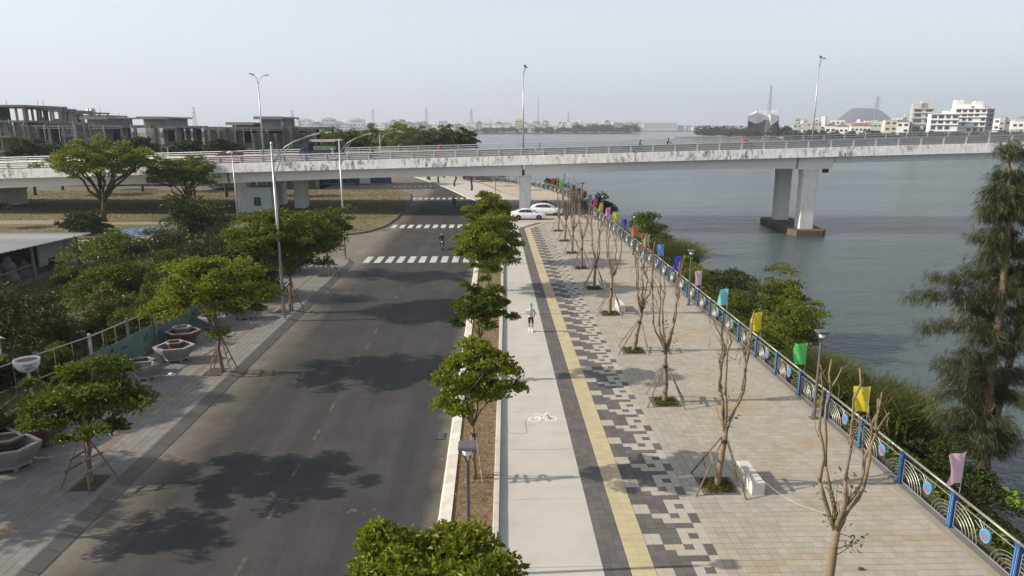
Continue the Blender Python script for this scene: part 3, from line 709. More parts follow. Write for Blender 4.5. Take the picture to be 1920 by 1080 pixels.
# the fascia is cast in lengths
Ls = 2.96
i = 0; x = X0
while x < X1-1:
    q = MB(); sect = [(-0.26,-2.2),(-0.03,-1.02),(0.0,-0.99),(0.40,-0.99),(0.40,-2.2)][::-1]
    q.rings([[be(x+0.012,w,d) for w,d in sect],[be(x+Ls-0.012,w,d) for w,d in sect]], 0); q.build('parapet_panel', M_bridge, bridge)
    x += Ls
def girder(x0, x1, dep, haunch=0.0):
    q = MB(); rg = []
    n = 12
    for i in range(n+1):
        t = i/n; d = dep + haunch*(2*t-1)**2; xx = x0+(x1-x0)*t
        rg.append([be(xx,1.0,-2.06), be(xx,1.25,-2.2-d), be(xx,BW-1.25,-2.2-d), be(xx,BW-1.0,-2.06)])
    q.rings(rg, 0); return q.build('girder', M_girder, bridge)
for x0, x1 in ((-122,-77.3),(-76.9,-37.2),(-36.8,3.9),(4.3,41.3)): girder(x0, x1, 1.30, 0.25)
girder(46.4, 118, 0.95, 0.0)
q = MB(); q.rings([[be(xx,0.9,-2.07), be(xx,1.05,-3.85), be(xx,BW-1.05,-3.85), be(xx,BW-0.9,-2.07)] for xx in (41.5,46.2)], 0); q.build('pier_head', M_girder, bridge)
# railings: posts and tubes one by one
pm = MB(); pm.rings([[(-0.09,0.02,0),(0.09,0.02,0),(0.09,0.26,0),(-0.09,0.26,0)],[(-0.08,0.06,1.0),(0.08,0.06,1.0),(0.08,0.2,1.0),(-0.08,0.2,1.0)]], 0); pmm = pm.mesh('railing_post', M_bridrail)
x = X0+Ls/2
while x < X1:
    obj('railing_post', pmm, bridge, be(x,0.0,-0.99), math.atan(-0.05)); x += Ls
for dz in (-0.03,-0.30,-0.52,-0.74):
    q = MB(); q.tube([be(X0,0.13,dz), be(X1,0.13,dz)], 0.055 if dz < -0.1 else 0.075, 8); q.build('rail', M_bridrail, bridge, smooth=True)
# low stained barrier in the middle, the far parapet and its railing
sweep('median_barrier', [(9.6,DK),(9.6,DK+0.82),(9.9,DK+0.82),(9.9,DK)][::-1], M_bridgew)
sweep('far_parapet', [(BW-0.4,DK),(BW-0.4,DK+0.5),(BW,DK+0.5),(BW,-2.1)][::-1], M_bridgew)
pm2 = MB(); pm2.mm(-0.06,0.06,-0.06,0.06,0,0.95); pm2m = pm2.mesh('railing_post', M_bridrail)
x = X0+Ls/2
while x < X1:
    obj('railing_post', pm2m, bridge, be(x,BW-0.2,DK+0.5), math.atan(-0.05)); x += Ls*1.1
for dz in (0.22,-0.1,-0.4):
    q = MB(); q.tube([be(X0,BW-0.2,dz), be(X1,BW-0.2,dz)], 0.06, 8); q.build('rail', M_bridrail, bridge, smooth=True)
# piers
def column(x, w, sx, sy, zb, zt, name='pier_column'):
    p = be(x, w); q = MB(); r = math.atan(-0.05)
    n = 4; c = 0.12
    def rg(z, s=1.0): 
        out = []
        for ax, ay in ((-1,-1),(1,-1),(1,1),(-1,1)):
            out += [(ax*(sx/2*s), ay*(sy/2*s-c), z), (ax*(sx/2*s-c), ay*(sy/2*s), z)] if ax*ay < 0 else [(ax*(sx/2*s-c), ay*(sy/2*s), z), (ax*(sx/2*s), ay*(sy/2*s-c), z)]
        return out
    rr = [rg(zb), rg(zt-1.2), rg(zt, 1.12)]
    ctr = [[(a,b2,z) for a,b2,z in ring_] for ring_ in rr]
    # order the ring by angle so that it is convex
    ctr = [sorted(r_, key=lambda t: math.atan2(t[1], t[0])) for r_ in ctr]
    q.rings(ctr, 0); return q.build(name, M_pier, bridge, loc=(p.x, p.y, 0), rz=r)
column(4.35, 2.9, 1.6, 2.2, -0.4, be(4.35,0,-3.7).z); column(4.35, 12.4, 1.6, 2.2, -0.4, be(4.35,0,-3.7).z)
column(-36.0, 4.0, 1.5, 2.2, -0.3, be(-36,0,-3.7).z); column(-29.6, 9.5, 1.6, 2.4, -0.3, be(-30,0,-3.5).z); column(-34.5, 14.0, 1.6, 2.4, -0.3, be(-36,0,-3.7).z)
column(43.3, 1.9, 2.0, 1.8, -1.9, be(43.3,0,-3.8).z); column(43.3, 11.4, 2.0, 1.8, -1.9, be(43.3,0,-3.8).z)
column(-77.5, 9.5, 4.2, 10.0, -0.3, be(-77.5,0,-3.7).z, 'pier_wall')
p = be(43.3, 6.6); q = MB(); q.prism([(-1.9,-7.4),(1.6,-7.4),(2.4,-6.4),(2.4,6.4),(1.6,7.4),(-1.6,7.4),(-2.4,6.4),(-2.4,-6.4)], ZW-2, ZW+0.75); q.build('pile_cap', M_cap, bridge, loc=(p.x,p.y,0), rz=math.atan(-0.05))
q = MB(); q.box((0,0,0),(0.7,0.5,0.5)); q.build('bearing_block', M_darkin, bridge, loc=be(45.1,0.8,-4.1)); 

# lamps on the bridge
def bridge_lamp(x, label, big=1.0):
    base = be(x, 10.6, DK); t = thing('bridge_lamp', label, 'street lamp', base, R(82 if 0 < x < 10 else 55), 'tall lamps along the bridge')
    H = 12.6
    q = MB(); q.tube([(0,0,0),(0,0,6),(0,0,H-1.2)], [0.13,0.10,0.07], 8); q.build('pole', M_steel, t, smooth=True)
    for s in (-1, 1):
        q = MB(); q.tube([(0,0,H-1.3),(s*0.12,-0.1,H-0.8),(s*0.5,-0.2,H-0.3),(s*1.0,-0.3,H-0.05)], [0.06,0.05,0.045,0.04], 6); a = q.build('arm', M_steel, t, smooth=True)
        q = MB(); q.box((s*1.3,-0.35,H+0.02),(0.75,0.3,0.12),0,0,0,-0.18*s); q.build('lamp_head', M_lamp, a)
for x, l in ((-78,'bridge lamp with double arms at the far left end of the bridge'),(-35.3,'bridge lamp with double arms behind the parked red van'),(4.0,'bridge lamp standing over the middle pier, seen edge on'),(46.8,'tall bridge lamp standing above the river pier')): bridge_lamp(x, l)

# hut against the pier
hut = thing('site_hut', 'pale green metal hut with one dark window beside the bridge pier', 'hut', (-33.4,101.6,0), math.atan(-0.05))
q = MB(); q.mm(-2.0,2.0,-1.2,1.8,-0.1,3.5); q.build('wall', mat('hut_green', (0.40,0.47,0.45), 0.7, 0.08, 1.0), hut)
q = MB(); q.mm(-2.1,2.1,-1.35,1.95,3.5,3.6); q.build('roof', M_tin, hut)
w = MB(); w.mm(-0.5,0.45,-1.23,-1.19,1.0,2.2); w = w.build('window', M_glass, hut)
q = MB()
for a in (-0.5,-0.02,0.45): q.mm(a-0.03,a+0.03,-1.245,-1.231,0.97,2.23)
q.build('frame', M_black, w)

# ================================================================ BUILDINGS
wq = MB(); wq.mm(-0.5,0.5,-0.06,0.06,-0.5,0.5); WM = {}
def window_mesh(m):
    if m.name not in WM:
        q = MB(); q.mm(-0.5,0.5,-0.04,0.06,-0.5,0.5,0); q.mm(-0.56,0.56,-0.09,0.02,-0.60,-0.5,1); WM[m.name] = q.mesh('window', [m, M_white])
    return WM[m.name]
def put_window(parent, x, y, z, w, h, m=None, rz=0.0):
    o = obj('window', window_mesh(m or M_glass), parent, (x, y, z), rz); o.scale = (w, 1, h); return o
def house(px0, px1, rowtop, Y, label, m, storeys=3, dep=9.0, group='houses on the far shore', roof=None, z0=-1.0, win=True, penthouse=False, cat='house'):
    a, c = at(px0, rowtop, Y=Y), at(px1, rowtop, Y=Y); w = c.x-a.x; h = a.z-z0
    t = thing('house', label, cat, ((a.x+c.x)/2, Y, z0), -0.35-0.25*rng.random() if px0 > 1470 else -0.3*rng.random(), group)
    q = MB(); q.mm(-w/2,w/2,0,dep,0,h); q.mm(-w/2-0.1,w/2+0.1,-0.12,dep+0.1,h,h+0.35); q.build('wall', m, t)
    if roof == 'gable':
        q = MB(); q.rings([[(-w/2-0.4,-0.5,h+0.36),(w/2+0.4,-0.5,h+0.36),(0,-0.5,h+w*0.32)],[(-w/2-0.4,dep+.5,h+0.36),(w/2+0.4,dep+.5,h+0.36),(0,dep+.5,h+w*0.32)]],0); q.build('roof', M_roofg, t)
    elif roof == 'hip':
        q = MB(); q.rings([[(-w/2-0.6,-0.6,h+0.36),(w/2+0.6,-0.6,h+0.36),(w/2+0.6,dep+0.6,h+0.36),(-w/2-0.6,dep+0.6,h+0.36)],[(-w/4,dep*0.35,h+2.6),(w/4,dep*0.35,h+2.6),(w/4,dep*0.65,h+2.6),(-w/4,dep*0.65,h+2.6)]],0); q.build('roof', M_roofr, t)
    if penthouse:
        q = MB(); q.mm(-w*0.3,w*0.15,1.5,dep-1,h+0.36,h+3.0); q.build('roof_room', m, t)
    if win:
        sh = h/storeys; nw = max(1, int(w/3.2))
        for s in range(storeys):
            if s == 0: continue
            for k in range(nw):
                if rng.random() < 0.12: continue
                put_window(t, -w/2+w*(k+0.5)/nw, 0, sh*(s+0.52), min(w/nw*0.62,2.4), min(sh*0.5,1.7))
    return t
# the far shore: a low town of pale houses, one by one
pal = [M_white,M_white,M_white,M_white,M_cream,M_greyp,M_greyp]
names = {M_white.name:'white', M_cream.name:'cream', M_greyp.name:'grey'}
segs = []
r2 = random.Random(5)
x = 585
while x < 1200:
    w = r2.uniform(7, 19); segs.append((x, min(x+w, 1202))); x += w*r2.uniform(0.72, 1.02)
houses = []
for i, (a, c) in enumerate(segs):
    Y = r2.uniform(1490, 1700) if a > 880 else r2.uniform(1250, 1500)
    top = r2.choice([235,233,236,232,230,234,231]) - (4 if 640 < a < 780 and r2.random() < 0.4 else 0)
    m = r2.choice(pal); st = max(2, int((at(a,top,Y=Y).z+1)/3.6)); rf = r2.choice([None,None,None,'gable'])
    houses.append((a, c, top, Y, m, st, rf, r2.random() < 0.3))
houses += [(989,1004,234,1475,M_cream,3,None,False),(966,981,226,1490,M_cream,5,None,True),(872,888,238,1440,M_cream,2,None,False),(907,919,231,1480,M_white,3,None,False)]
houses += [(545,560,226,1300,M_white,4,None,True),(560,580,224,1350,M_white,4,None,True),(604,628,223,1300,M_white,4,None,True),(655,682,224,1330,M_white,4,None,True)]
for k in range(44):
    a = 548+r2.uniform(0, 640); w = r2.uniform(6, 15); houses.append((a, a+w, r2.choice([231,229,232,228,230,227]), r2.uniform(1680,1900), r2.choice(pal), 4, r2.choice([None,None,'gable']), r2.random() < 0.4))
houses.sort(key=lambda h: h[0])
ordn = lambda k: {1:'st',2:'nd',3:'rd'}.get(k%10 if k%100 not in (11,12,13) else 0,'th')
for i, (a, c, top, Y, m, st, rf, ph) in enumerate(houses):
    house(a, c, top, Y, f"small {names[m.name]} {'gabled' if rf else 'flat-roofed'} house, {i+1}{ordn(i+1)} from the left along the distant shore skyline", m, st, 12, 'distant houses along the far shore', rf, -1.0, True, ph)
# long apartment slabs and terraced villas beyond the sand bar
house(1152, 1203, 230, 2080, 'long grey four-storey slab block behind the dark wooded point', M_greyp, 4, 16, 'slab blocks beyond the river bend', None, -0.5, True, False, 'apartment block')
house(1208, 1269, 230.5, 2120, 'second long grey slab block, beside the row of red-roofed villas', M_greyp, 4, 16, 'slab blocks beyond the river bend', None, -0.5, True, False, 'apartment block')
for k in range(9):
    a = 1271+k*14.2; house(a, a+13, 236.5+(k%3)*0.5, 2120+10*(k%2), f'white villa with red hipped roof, {k+1}{ordn(k+1)} of the terrace from the grey slab block', M_white, 2, 12, 'red-roofed villas beyond the river bend', 'hip', -0.5)
# the opposite bank to the right
rb = [(1480,1492,243,760,M_white,2,None),(1488,1503,233,820,M_greyp,3,None),(1492,1499,222,840,M_greyp,5,None),(1507,1517,224,800,M_greyp,4,None),(1512,1522,229,780,M_greyp,3,None),(1523,1540,228,760,M_greyp,3,None),(1540,1548,219,790,M_white,5,None),(1553,1582,226,700,M_white,4,None),(1558,1566,240,560,M_cream,2,'gable'),(1549,1567,236,540,M_white,2,'gable'),(1567,1590,238,600,M_white,2,'gable'),(1598,1632,236,620,M_white,2,'hip'),(1632,1652,231,680,M_greyp,3,None),(1661,1682,226,560,M_cream,4,None),(1684,1704,229,500,M_white,4,'gable'),(1700,1730,225,520,M_white,4,None),(1872,1900,226,640,M_white,4,None),(1886,1930,222,700,M_greyp,4,None),(1905,1960,228,520,M_white,3,None),(1470,1480,236,800,M_greyp,3,None),(1500,1508,230,860,M_white,4,None),(1528,1536,222,840,M_white,5,None),(1544,1556,230,820,M_greyp,4,None),(1584,1600,232,760,M_cream,3,None),(1604,1616,229,800,M_white,4,None),(1622,1634,227,820,M_white,4,None),(1646,1662,229,740,M_white,4,None),(1674,1690,222,640,M_white,5,None),(1694,1712,219,660,M_greyp,5,None),(1738,1752,222,620,M_white,5,None),(1866,1884,218,640,M_greyp,5,None),(1856,1874,222,560,M_white,4,None)]
for i, (a, c, top, Y, m, st, rf) in enumerate(rb):
    house(a, c, top, Y, f"{names[m.name]} {'pitched-roof' if rf else 'flat-roofed'} house, {i+1}{ordn(i+1)} along the opposite bank behind the trees", m, st, 11, 'houses on the opposite bank', rf, -0.8, True, i % 4 == 0)
def block(px0, px1, Y, rows_, label, m, dep=14, bays=5, top_extra=None):
    """tall block: rows_ = image rows of the floors from the roof down"""
    a, c = at(px0, rows_[0], Y=Y), at(px1, rows_[0], Y=Y); w = c.x-a.x; t = thing('apartment_building', label, 'building', ((a.x+c.x)/2, Y, -0.8), -0.42, 'tall white blocks on the opposite bank')
    z0 = -0.8; top = a.z-z0
    q = MB(); q.mm(-w/2,w/2,0,dep,0,top); q.build('wall', m, t)
    zs = [at(px0, r, Y=Y).z-z0 for r in rows_]
    for k in range(len(zs)-1):
        q = MB(); q.mm(-w/2-0.15,w/2+0.15,-0.9,dep+0.15,zs[k]-0.45,zs[k]+0.02); q.build('floor_slab', m, t)
        for j in range(bays):
            if (j+k) % 6 == 5: continue
            put_window(t, -w/2+w*(j+0.5)/bays, -0.02, (zs[k]+zs[k+1])/2-0.2, w/bays*rng.uniform(0.55,0.8), (zs[k]-zs[k+1])*0.55)
    q = MB()
    for (u0, u1, hh) in (top_extra or [(0.02,0.3,3.0),(0.62,0.86,3.2)]): q.mm(-w/2+w*u0,-w/2+w*u1,2,dep-2,top+0.02,top+hh)
    q.build('roof_room', m, t); return t
block(1797, 1847, 470, [203,212,219,228,237,250], 'tallest white block with long windows and a planted roof terrace', M_white, 16, 5, [(0.0,0.25,5.5),(0.25,0.5,3.0),(0.62,0.86,4.5)])
block(1847, 1864, 480, [203,212,220,229,238,250], 'narrow grey-white block with side balconies behind the tallest block', M_greyp, 12, 2, [(0.1,0.5,2.0)])
block(1750, 1795, 460, [213,224,233,245,255], 'broad white four-storey block with square windows', M_white, 14, 4, [(0.5,0.85,1.8)])
block(1715, 1750, 500, [203,211,221,232,250], 'grey block with a deep loggia and white corner, beside the square-windowed block', M_greyp, 14, 2, [(0.0,0.95,3.4),(0.4,0.7,5.2)])
# folded grey museum-like building with dark glass below
Y = 720; def_ = lambda px, row, dy=0: tuple(at(px, row, Y=Y+dy))
mus = thing('faceted_building', 'faceted pale grey building with dark glass base on the opposite bank', 'building')
P = {k: def_(*v) for k, v in dict(a=(1402,217),b=(1417,212),c=(1438,217,6),d=(1445,213),e=(1460,217),f=(1402,226),g=(1417,232),h=(1438,226,6),i=(1446,235),j=(1459,226),k=(1419,207,10),l=(1461,206,14)).items()}
q = MB()
for f in ('abgf','bchg','cdih','deji','akb','kcb','kldc','led'): q.poly([P[x] for x in f])
bk = [tuple(at(px, row, Y=Y+30)) for px, row in ((1402,217),(1461,217),(1461,245),(1402,245))]
q.poly(bk); q.poly([P['a'],P['f'],bk[3],bk[0]]); q.poly([P['e'],P['j'],bk[2],bk[1]]); q.poly([P['a'],bk[0],P['k']]); q.poly([P['k'],bk[0],bk[1],P['l']]); q.poly([P['l'],bk[1],P['e']])
q.build('shell', M_white, mus)
q = MB(); zt = at(1404,225,Y=Y+3).z
q.rings([[(p_.x,p_.y,z_) for p_ in (at(1407,237,Y=Y+4),at(1456,237,Y=Y+4),at(1454,237,Y=Y+26),at(1410,237,Y=Y+26))] for z_ in (-1,zt)],0); q.build('glass_base', M_glass, mus)
# lattice pylons and masts
def pylon(px, rowtop, Y, label, w=5.0, arms=3):
    b0 = at(px, 237, Y=Y); h = at(px, rowtop, Y=Y).z+1
    t = thing('lattice_pylon', label, 'pylon', (b0.x, Y, -1), rng.uniform(-0.3,0.3), 'power pylons and masts on the horizon')
    th = max(0.22, Y*0.00032); q = MB(); W = lambda z: w*(1-z/h)*0.5+0.5*w*0.14
    n = 8
    for sx, sy in ((-1,-1),(1,-1),(1,1),(-1,1)): q.beam((sx*W(0),sy*W(0),0),(sx*W(h),sy*W(h),h),th)
    for k in range(n):
        z0, z1 = h*k/n, h*(k+1)/n
        for (sx,sy),(tx,ty) in (((-1,-1),(1,-1)),((1,-1),(1,1)),((1,1),(-1,1)),((-1,1),(-1,-1))):
            q.beam((sx*W(z0),sy*W(z0),z0),(tx*W(z1),ty*W(z1),z1),th*0.7); q.beam((sx*W(z1),sy*W(z1),z1),(tx*W(z1),ty*W(z1),z1),th*0.7)
    q.build('lattice', M_steel, t)
    for k in range(arms):
        z = h*(0.95-0.12*k); q = MB(); q.beam((-w*0.75,0,z),(w*0.75,0,z),th*0.9); q.build('cross_arm', M_steel, t)
for px, row, Y, l, w, ar in ((366,201,1000,'pylon on the skyline behind the green-netted villas',6,3),(550,207,1400,'faint pylon above the white houses behind the bridge lamp',6,3),(700,205,1450,'pylon over the roadside trees, between two white houses',8,3),(750,223,1900,'tiny faint pylon on the skyline above the trees',8,2),(800,202,1500,'pylon above the dark roadside trees',8,3),(884,204,1550,'pylon above the river end of the roadside trees',8,3),(920,223,2300,'tiny distant mast between two pylons on the skyline',8,1),(1009,177,1600,'tallest thin red and white mast on the far shore',4,0),(1065,209,1700,'thin short mast on the far shore skyline',5,0),(1440,160,700,'lattice radio tower behind the faceted building',4,0),(1640,181,900,'large pylon in front of the rocky hill',8,3)): pylon(px, row, Y, l, w, ar)

# ================================================================ concrete villas under construction, left
def shell_villa(px0, px1, rowtop, Y, storeys, label, roofs=(), brick=False, net=0.0, dep=16.0, slabs=True):
    a, c = at(px0, rowtop, Y=Y), at(px1, rowtop, Y=Y); w = c.x-a.x; z0 = -0.2; h = a.z-z0; sh = h/storeys
    t = thing('concrete_villa', label, 'building', ((a.x+c.x)/2, Y, z0), 0, 'concrete villas under construction')
    nb = max(2, int(w/5.0))
    for s in range(storeys+1):
        q = MB(); q.mm(-w/2-0.3,w/2+0.3,-0.5,dep,max(0,sh*s-0.4),sh*s+0.05); q.build('floor_slab', M_rawc, t)
    for k in range(nb+1):
        x = -w/2+0.25+(w-0.5)*k/nb
        for y in (0.0, dep-0.6):
            q = MB(); q.mm(x-0.2,x+0.2,y,y+0.4,0.06,h-0.41); q.build('column', M_rawc, t)
    for s in range(storeys):
        for k in range(nb):
            if (s == storeys-1 and rng.random() < 0.45): continue
            x0, x1 = -w/2+0.25+(w-0.5)*k/nb+0.21, -w/2+0.25+(w-0.5)*(k+1)/nb-0.21
            q = MB(); m = M_brick if (brick and rng.random() < 0.7) else M_rawc
            y = rng.choice([0.5,0.9,3.0]); u0, u1 = x0+(x1-x0)*rng.uniform(0.2,0.35), x0+(x1-x0)*rng.uniform(0.6,0.8); zb, zt = sh*s+0.06, sh*(s+1)-0.42
            q.mm(x0,u0,y,y+0.2,zb,zt); q.mm(u1,x1,y,y+0.2,zb,zt); q.mm(u0,u1,y,y+0.2,zb,zb+0.9); q.build('infill_wall', m, t)
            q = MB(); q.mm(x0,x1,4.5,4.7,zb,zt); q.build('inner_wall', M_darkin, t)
    for (u0, u1, hh, ov) in roofs:
        q = MB(); x0, x1 = -w/2+w*u0, -w/2+w*u1
        q.mm(x0+0.8,x1-0.8,2.5,dep-3,h+0.06,h+hh-0.35); q.build('roof_room', M_brick if brick else M_rawc, t)
        q = MB(); q.mm(x0,x1,1.2,dep-2,h+hh-0.35,h+hh); q.mm(x0-0.01,x1+0.01,1.18,1.2,h+hh-0.5,h+hh+0.05); q.build('roof_slab', M_stonel, t)
    if net:
        for k in range(int(w/3.0)):
            x0 = -w/2+k*3.0; top = h*rng.uniform(0.86,1.02)
            n = 5; V = [[(x0+3.0*i/n, -1.3+0.18*math.sin(i*2.1+k), z) for i in range(n+1)] for z in (0.5, top*0.5, top)]
            if rng.random() < net:
                q = MB()
                for r_ in range(2):
                    for i in range(n): q.quad(V[r_][i],V[r_][i+1],V[r_+1][i+1],V[r_+1][i])
                q.build('safety_net', M_netx, t)
            q = MB(); q.tube([(x0,-1.15,0),(x0,-1.15,top+rng.uniform(0.2,1.2))],0.05,5); q.build('scaffold_pole', M_steel, t)
        for z in (h*0.35,h*0.65,h*0.95):
            q = MB(); q.tube([(-w/2,-1.1,z),(w/2,-1.1,z)],0.04,5); q.build('scaffold_rail', M_steel, t)
    for k in range(int(w/4)):                          # starter bars sticking out of the roof
        q = MB(); x = rng.uniform(-w/2,w/2); y = rng.uniform(1,dep-2); q.tube([(x,y,h),(x,y,h+rng.uniform(0.8,1.8))],0.05,4); q.build('starter_bar', M_brick, t)
    return t
# netting lets some of the building show through
M_netx, N, L = new_nodes('safety_netting'); tb = N.new('ShaderNodeBsdfTransparent'); mxs = N.new('ShaderNodeMixShader'); geo = N.new('ShaderNodeNewGeometry')
N['Principled BSDF'].inputs['Base Color'].default_value = (0.075,0.09,0.075,1); N['Principled BSDF'].inputs['Roughness'].default_value = 0.9
L.new(mrange(N, L, tnoise(N, L, geo.outputs['Position'], 0.6, 4), 0.3, 0.7, 0.55, 0.97), mxs.inputs[0]); L.new(tb.outputs[0], mxs.inputs[1]); L.new(N['Principled BSDF'].outputs[0], mxs.inputs[2]); L.new(mxs.outputs[0], N['Material Output'].inputs['Surface'])
shell_villa(-60, 44, 197, 165, 5, 'tall raw concrete and brick block at the far left edge', (), True, 0.0)
shell_villa(46, 70, 202, 180, 5, 'raw concrete frame stepped behind the far left block', (), True, 0.0)
shell_villa(72, 114, 206, 205, 5, 'open concrete frame with bare top storey, behind netted villas', (), False, 0.2)
shell_villa(116, 152, 210, 225, 5, 'lower open concrete frame further along the terrace', (), False, 0.2)
shell_villa(154, 192, 216, 245, 5, 'farthest concrete frame with water tanks on its roof', (), False, 0.0)
shell_villa(24, 92, 235, 158, 3, 'green-netted villa shell at the foot of the far left block', (), False, 0.9)
shell_villa(88, 228, 235, 150, 3, 'wide concrete villa shell with hooded roof room and netting', ((0.40,0.78,1.7,0),), False, 0.45)
shell_villa(250, 330, 236.5, 150, 3, 'netted concrete villa shell with slanted roof room', ((0.02,0.75,1.9,0),), False, 0.7)
shell_villa(332, 365, 238, 165, 3, 'narrow white-walled villa shell between two netted villas', (), False, 0.3)
shell_villa(386, 592, 238.5, 140, 3, 'longest dark netted villa shell with two flat roof rooms', ((0.16,0.42,0.9,0),(0.42,0.68,2.0,0)), False, 0.9)
for k, px in enumerate((168,174)):
    p = at(px, 213, Y=250); q = MB(); q.lathe([(0.9,0),(0.95,0.2),(0.95,2.0),(0.5,2.4),(0.1,2.5)], n=12)
    tag(q.build('water_tank', M_steel, None, True, loc=(p.x, 250, 15.6)), 'steel water tank on the farthest concrete frame, '+('left one' if k == 0 else 'right one'), 'water tank', 'water tanks on the roof')
# ================================================================ TREES AND PLANTS
def unit(v): return v/(np.linalg.norm(v, axis=1, keepdims=True)+1e-9)
def crown_points(g, R3, nclump, flat_bottom=0.35, lump=0.35):
    """clump centres spread through an uneven ellipsoid"""
    out = []
    seed = float(g.uniform(0, 100))
    while len(out) < nclump:
        d = g.normal(size=3); d /= np.linalg.norm(d)
        if d[2] < -flat_bottom and g.random() < 0.8: continue
        r = g.random()**0.45
        k = 1 + lump*noise.noise((d[0]*1.7+seed, d[1]*1.7, d[2]*1.7))*1.6
        out.append(d*r*k*0.86*np.array(R3))
    return np.array(out)
def leaves_in(g, C, rc, per, size, droop=0.0, width=0.5):
    n = len(C)*per; idx = np.repeat(np.arange(len(C)), per)
    d = unit(g.normal(size=(n,3))); d[:,2] = np.abs(d[:,2])*0.9-0.35*g.random(n); rr = rc[idx][:,None]*(g.random((n,1))**0.6)
    P = C[idx]+d*rr*np.array([1,1,0.75]); D = d+g.normal(size=(n,3))*0.55+np.array([0,0,0.15-droop])
    return leaf_arrays(P, D, size*g.uniform(0.65,1.25,n), width, g=g)
def limb(q, a, b, r0, r1, g, n=5, wob=0.12, sides=5, sag=0.0):
    a, b = Vector(a), Vector(b); L = (b-a).length; pts = []; rd = []
    for i in range(n+1):
        t = i/n; p = a.lerp(b, t); w = wob*L*math.sin(math.pi*t)
        p = p+Vector((g.normal()*w, g.normal()*w, g.normal()*w*0.5+sag*L*math.sin(math.pi*t))); pts.append(p); rd.append(r0+(r1-r0)*t)
    q.tube(pts, rd, sides); return pts
def tree(name, label, cat, base, crown_c, R3, leafm, nclump=70, per=110, lsize=0.14, bark=None, r0=0.09, group=None, seed=1, limbs=7, lump=0.42, rc=0.27, fork=None, trunk_name='trunk', flat=0.35, width=0.5, trunks=None):
    g = np.random.default_rng(seed); bark = bark or M_bark
    t = thing(name, label, cat, base, 0, group)
    C = crown_points(g, R3, nclump, flat, lump)+np.array(crown_c)
    rcl = rc*float(np.mean(R3))*g.uniform(0.6,1.25,len(C))
    V, Fc = leaves_in(g, C, rcl, per, lsize, width=width)
    obj('crown', np_mesh('crown', V, Fc, leafm), t)
    q = MB(); zc = crown_c[2]; fz = fork if fork else max(0.3, zc-R3[2]*0.95)
    top = Vector((crown_c[0]*0.6+g.normal()*0.05, crown_c[1]*0.6+g.normal()*0.05, fz))
    limb(q, (0,0,-0.15), top, r0*1.25, r0*0.85, g, 5, 0.03, 8)
    ends = C[np.argsort(g.random(len(C)))[:limbs]]
    for e in ends:
        mid = Vector(e)*0.5+top*0.5; pts = limb(q, top, e, r0*0.6, r0*0.16, g, 5, 0.06, 5, 0.08)
        near = C[np.argsort(np.linalg.norm(C-e, axis=1))[1:5]]
        for c in near: limb(q, pts[3], c, r0*0.26, r0*0.08, g, 3, 0.06, 4)
    q.build(trunk_name, bark, t, smooth=True)
    return t
def props(t, h=1.55, r=0.75, n=4, ph=0.6, m=None, rails=((0.62,),(1.0,)), rad=0.03, off=(0.0, 0.0)):
    """slanting timber props tied to the trunk, with cross rails"""
    m = m or M_prop; feet = []
    for k in range(n):
        a = ph+2*math.pi*k/n; f = (r*math.cos(a), r*math.sin(a), -0.02); tp = (off[0]+0.09*math.cos(a), off[1]+0.09*math.sin(a), h+0.08*(k%2)); feet.append((f, tp))
        q = MB(); q.tube([f, tp], [rad*1.1, rad*0.9], 6); q.build('prop', m, t)
    for z in rails:
        z = z[0]; P = [Vector(f).lerp(Vector(tp), z/h) for f, tp in feet]
        for k in (0, 2) if n == 4 else range(n):
            a, c = P[(k+1)%n], P[(k+2)%n]
            d = (c-a).normalized()*0.12; q = MB(); q.beam(a-d, c+d, 0.025, 0.07); q.build('cross_rail', m, t)
    q = MB(); q.lathe([(0.11,0),(0.12,0.03),(0.12,0.1),(0.11,0.13)], (off[0],off[1],h-0.12), 8); q.build('tie', M_black, t)

# left pavement trees
G = 'young leafy trees along the left pavement'
t = tree('street_tree','round dark green street tree nearest the corner of the left pavement, propped with poles','tree',(-14.0,22.4,0),(0.15,0,3.0),(2.3,2.2,1.55),L_mid,62,200,0.17,seed=21,group=G,r0=0.085,limbs=9); props(t,1.75,0.85,4,0.5)
t = tree('street_tree','bright yellow-green street tree beside the stone planters on the left pavement','tree',(-13.62,33.6,0),(-0.2,0,3.9),(3.3,2.9,1.95),L_yg,85,210,0.19,seed=22,group=G,r0=0.085,limbs=9); props(t,1.8,0.8,4,0.9)
t = tree('street_tree','large dome-shaped dense street tree behind the tall street lamp','tree',(-13.5,45.5,0),(0.0,0,4.6),(4.0,3.6,2.35),L_mid,125,200,0.21,seed=23,group=G,r0=0.13,limbs=10,lump=0.22); props(t,1.9,0.8,4,0.3)
t = tree('street_tree','street tree by the end of the left pavement near the zebra crossing','tree',(-13.5,56.7,0),(-0.3,0,3.9),(3.0,2.7,1.8),L_mid,100,110,0.2,seed=24,group=G,r0=0.1,limbs=8); props(t,1.6,0.8,4,0.2)
t = tree('street_tree','street tree at the near end of the left pavement, mostly outside the picture','tree',(-16.9,19.0,0),(0,0,3.3),(1.7,1.7,1.1),L_mid,60,90,0.15,seed=25,group=G,r0=0.07,limbs=8); props(t,1.6,0.8,4,0.2)
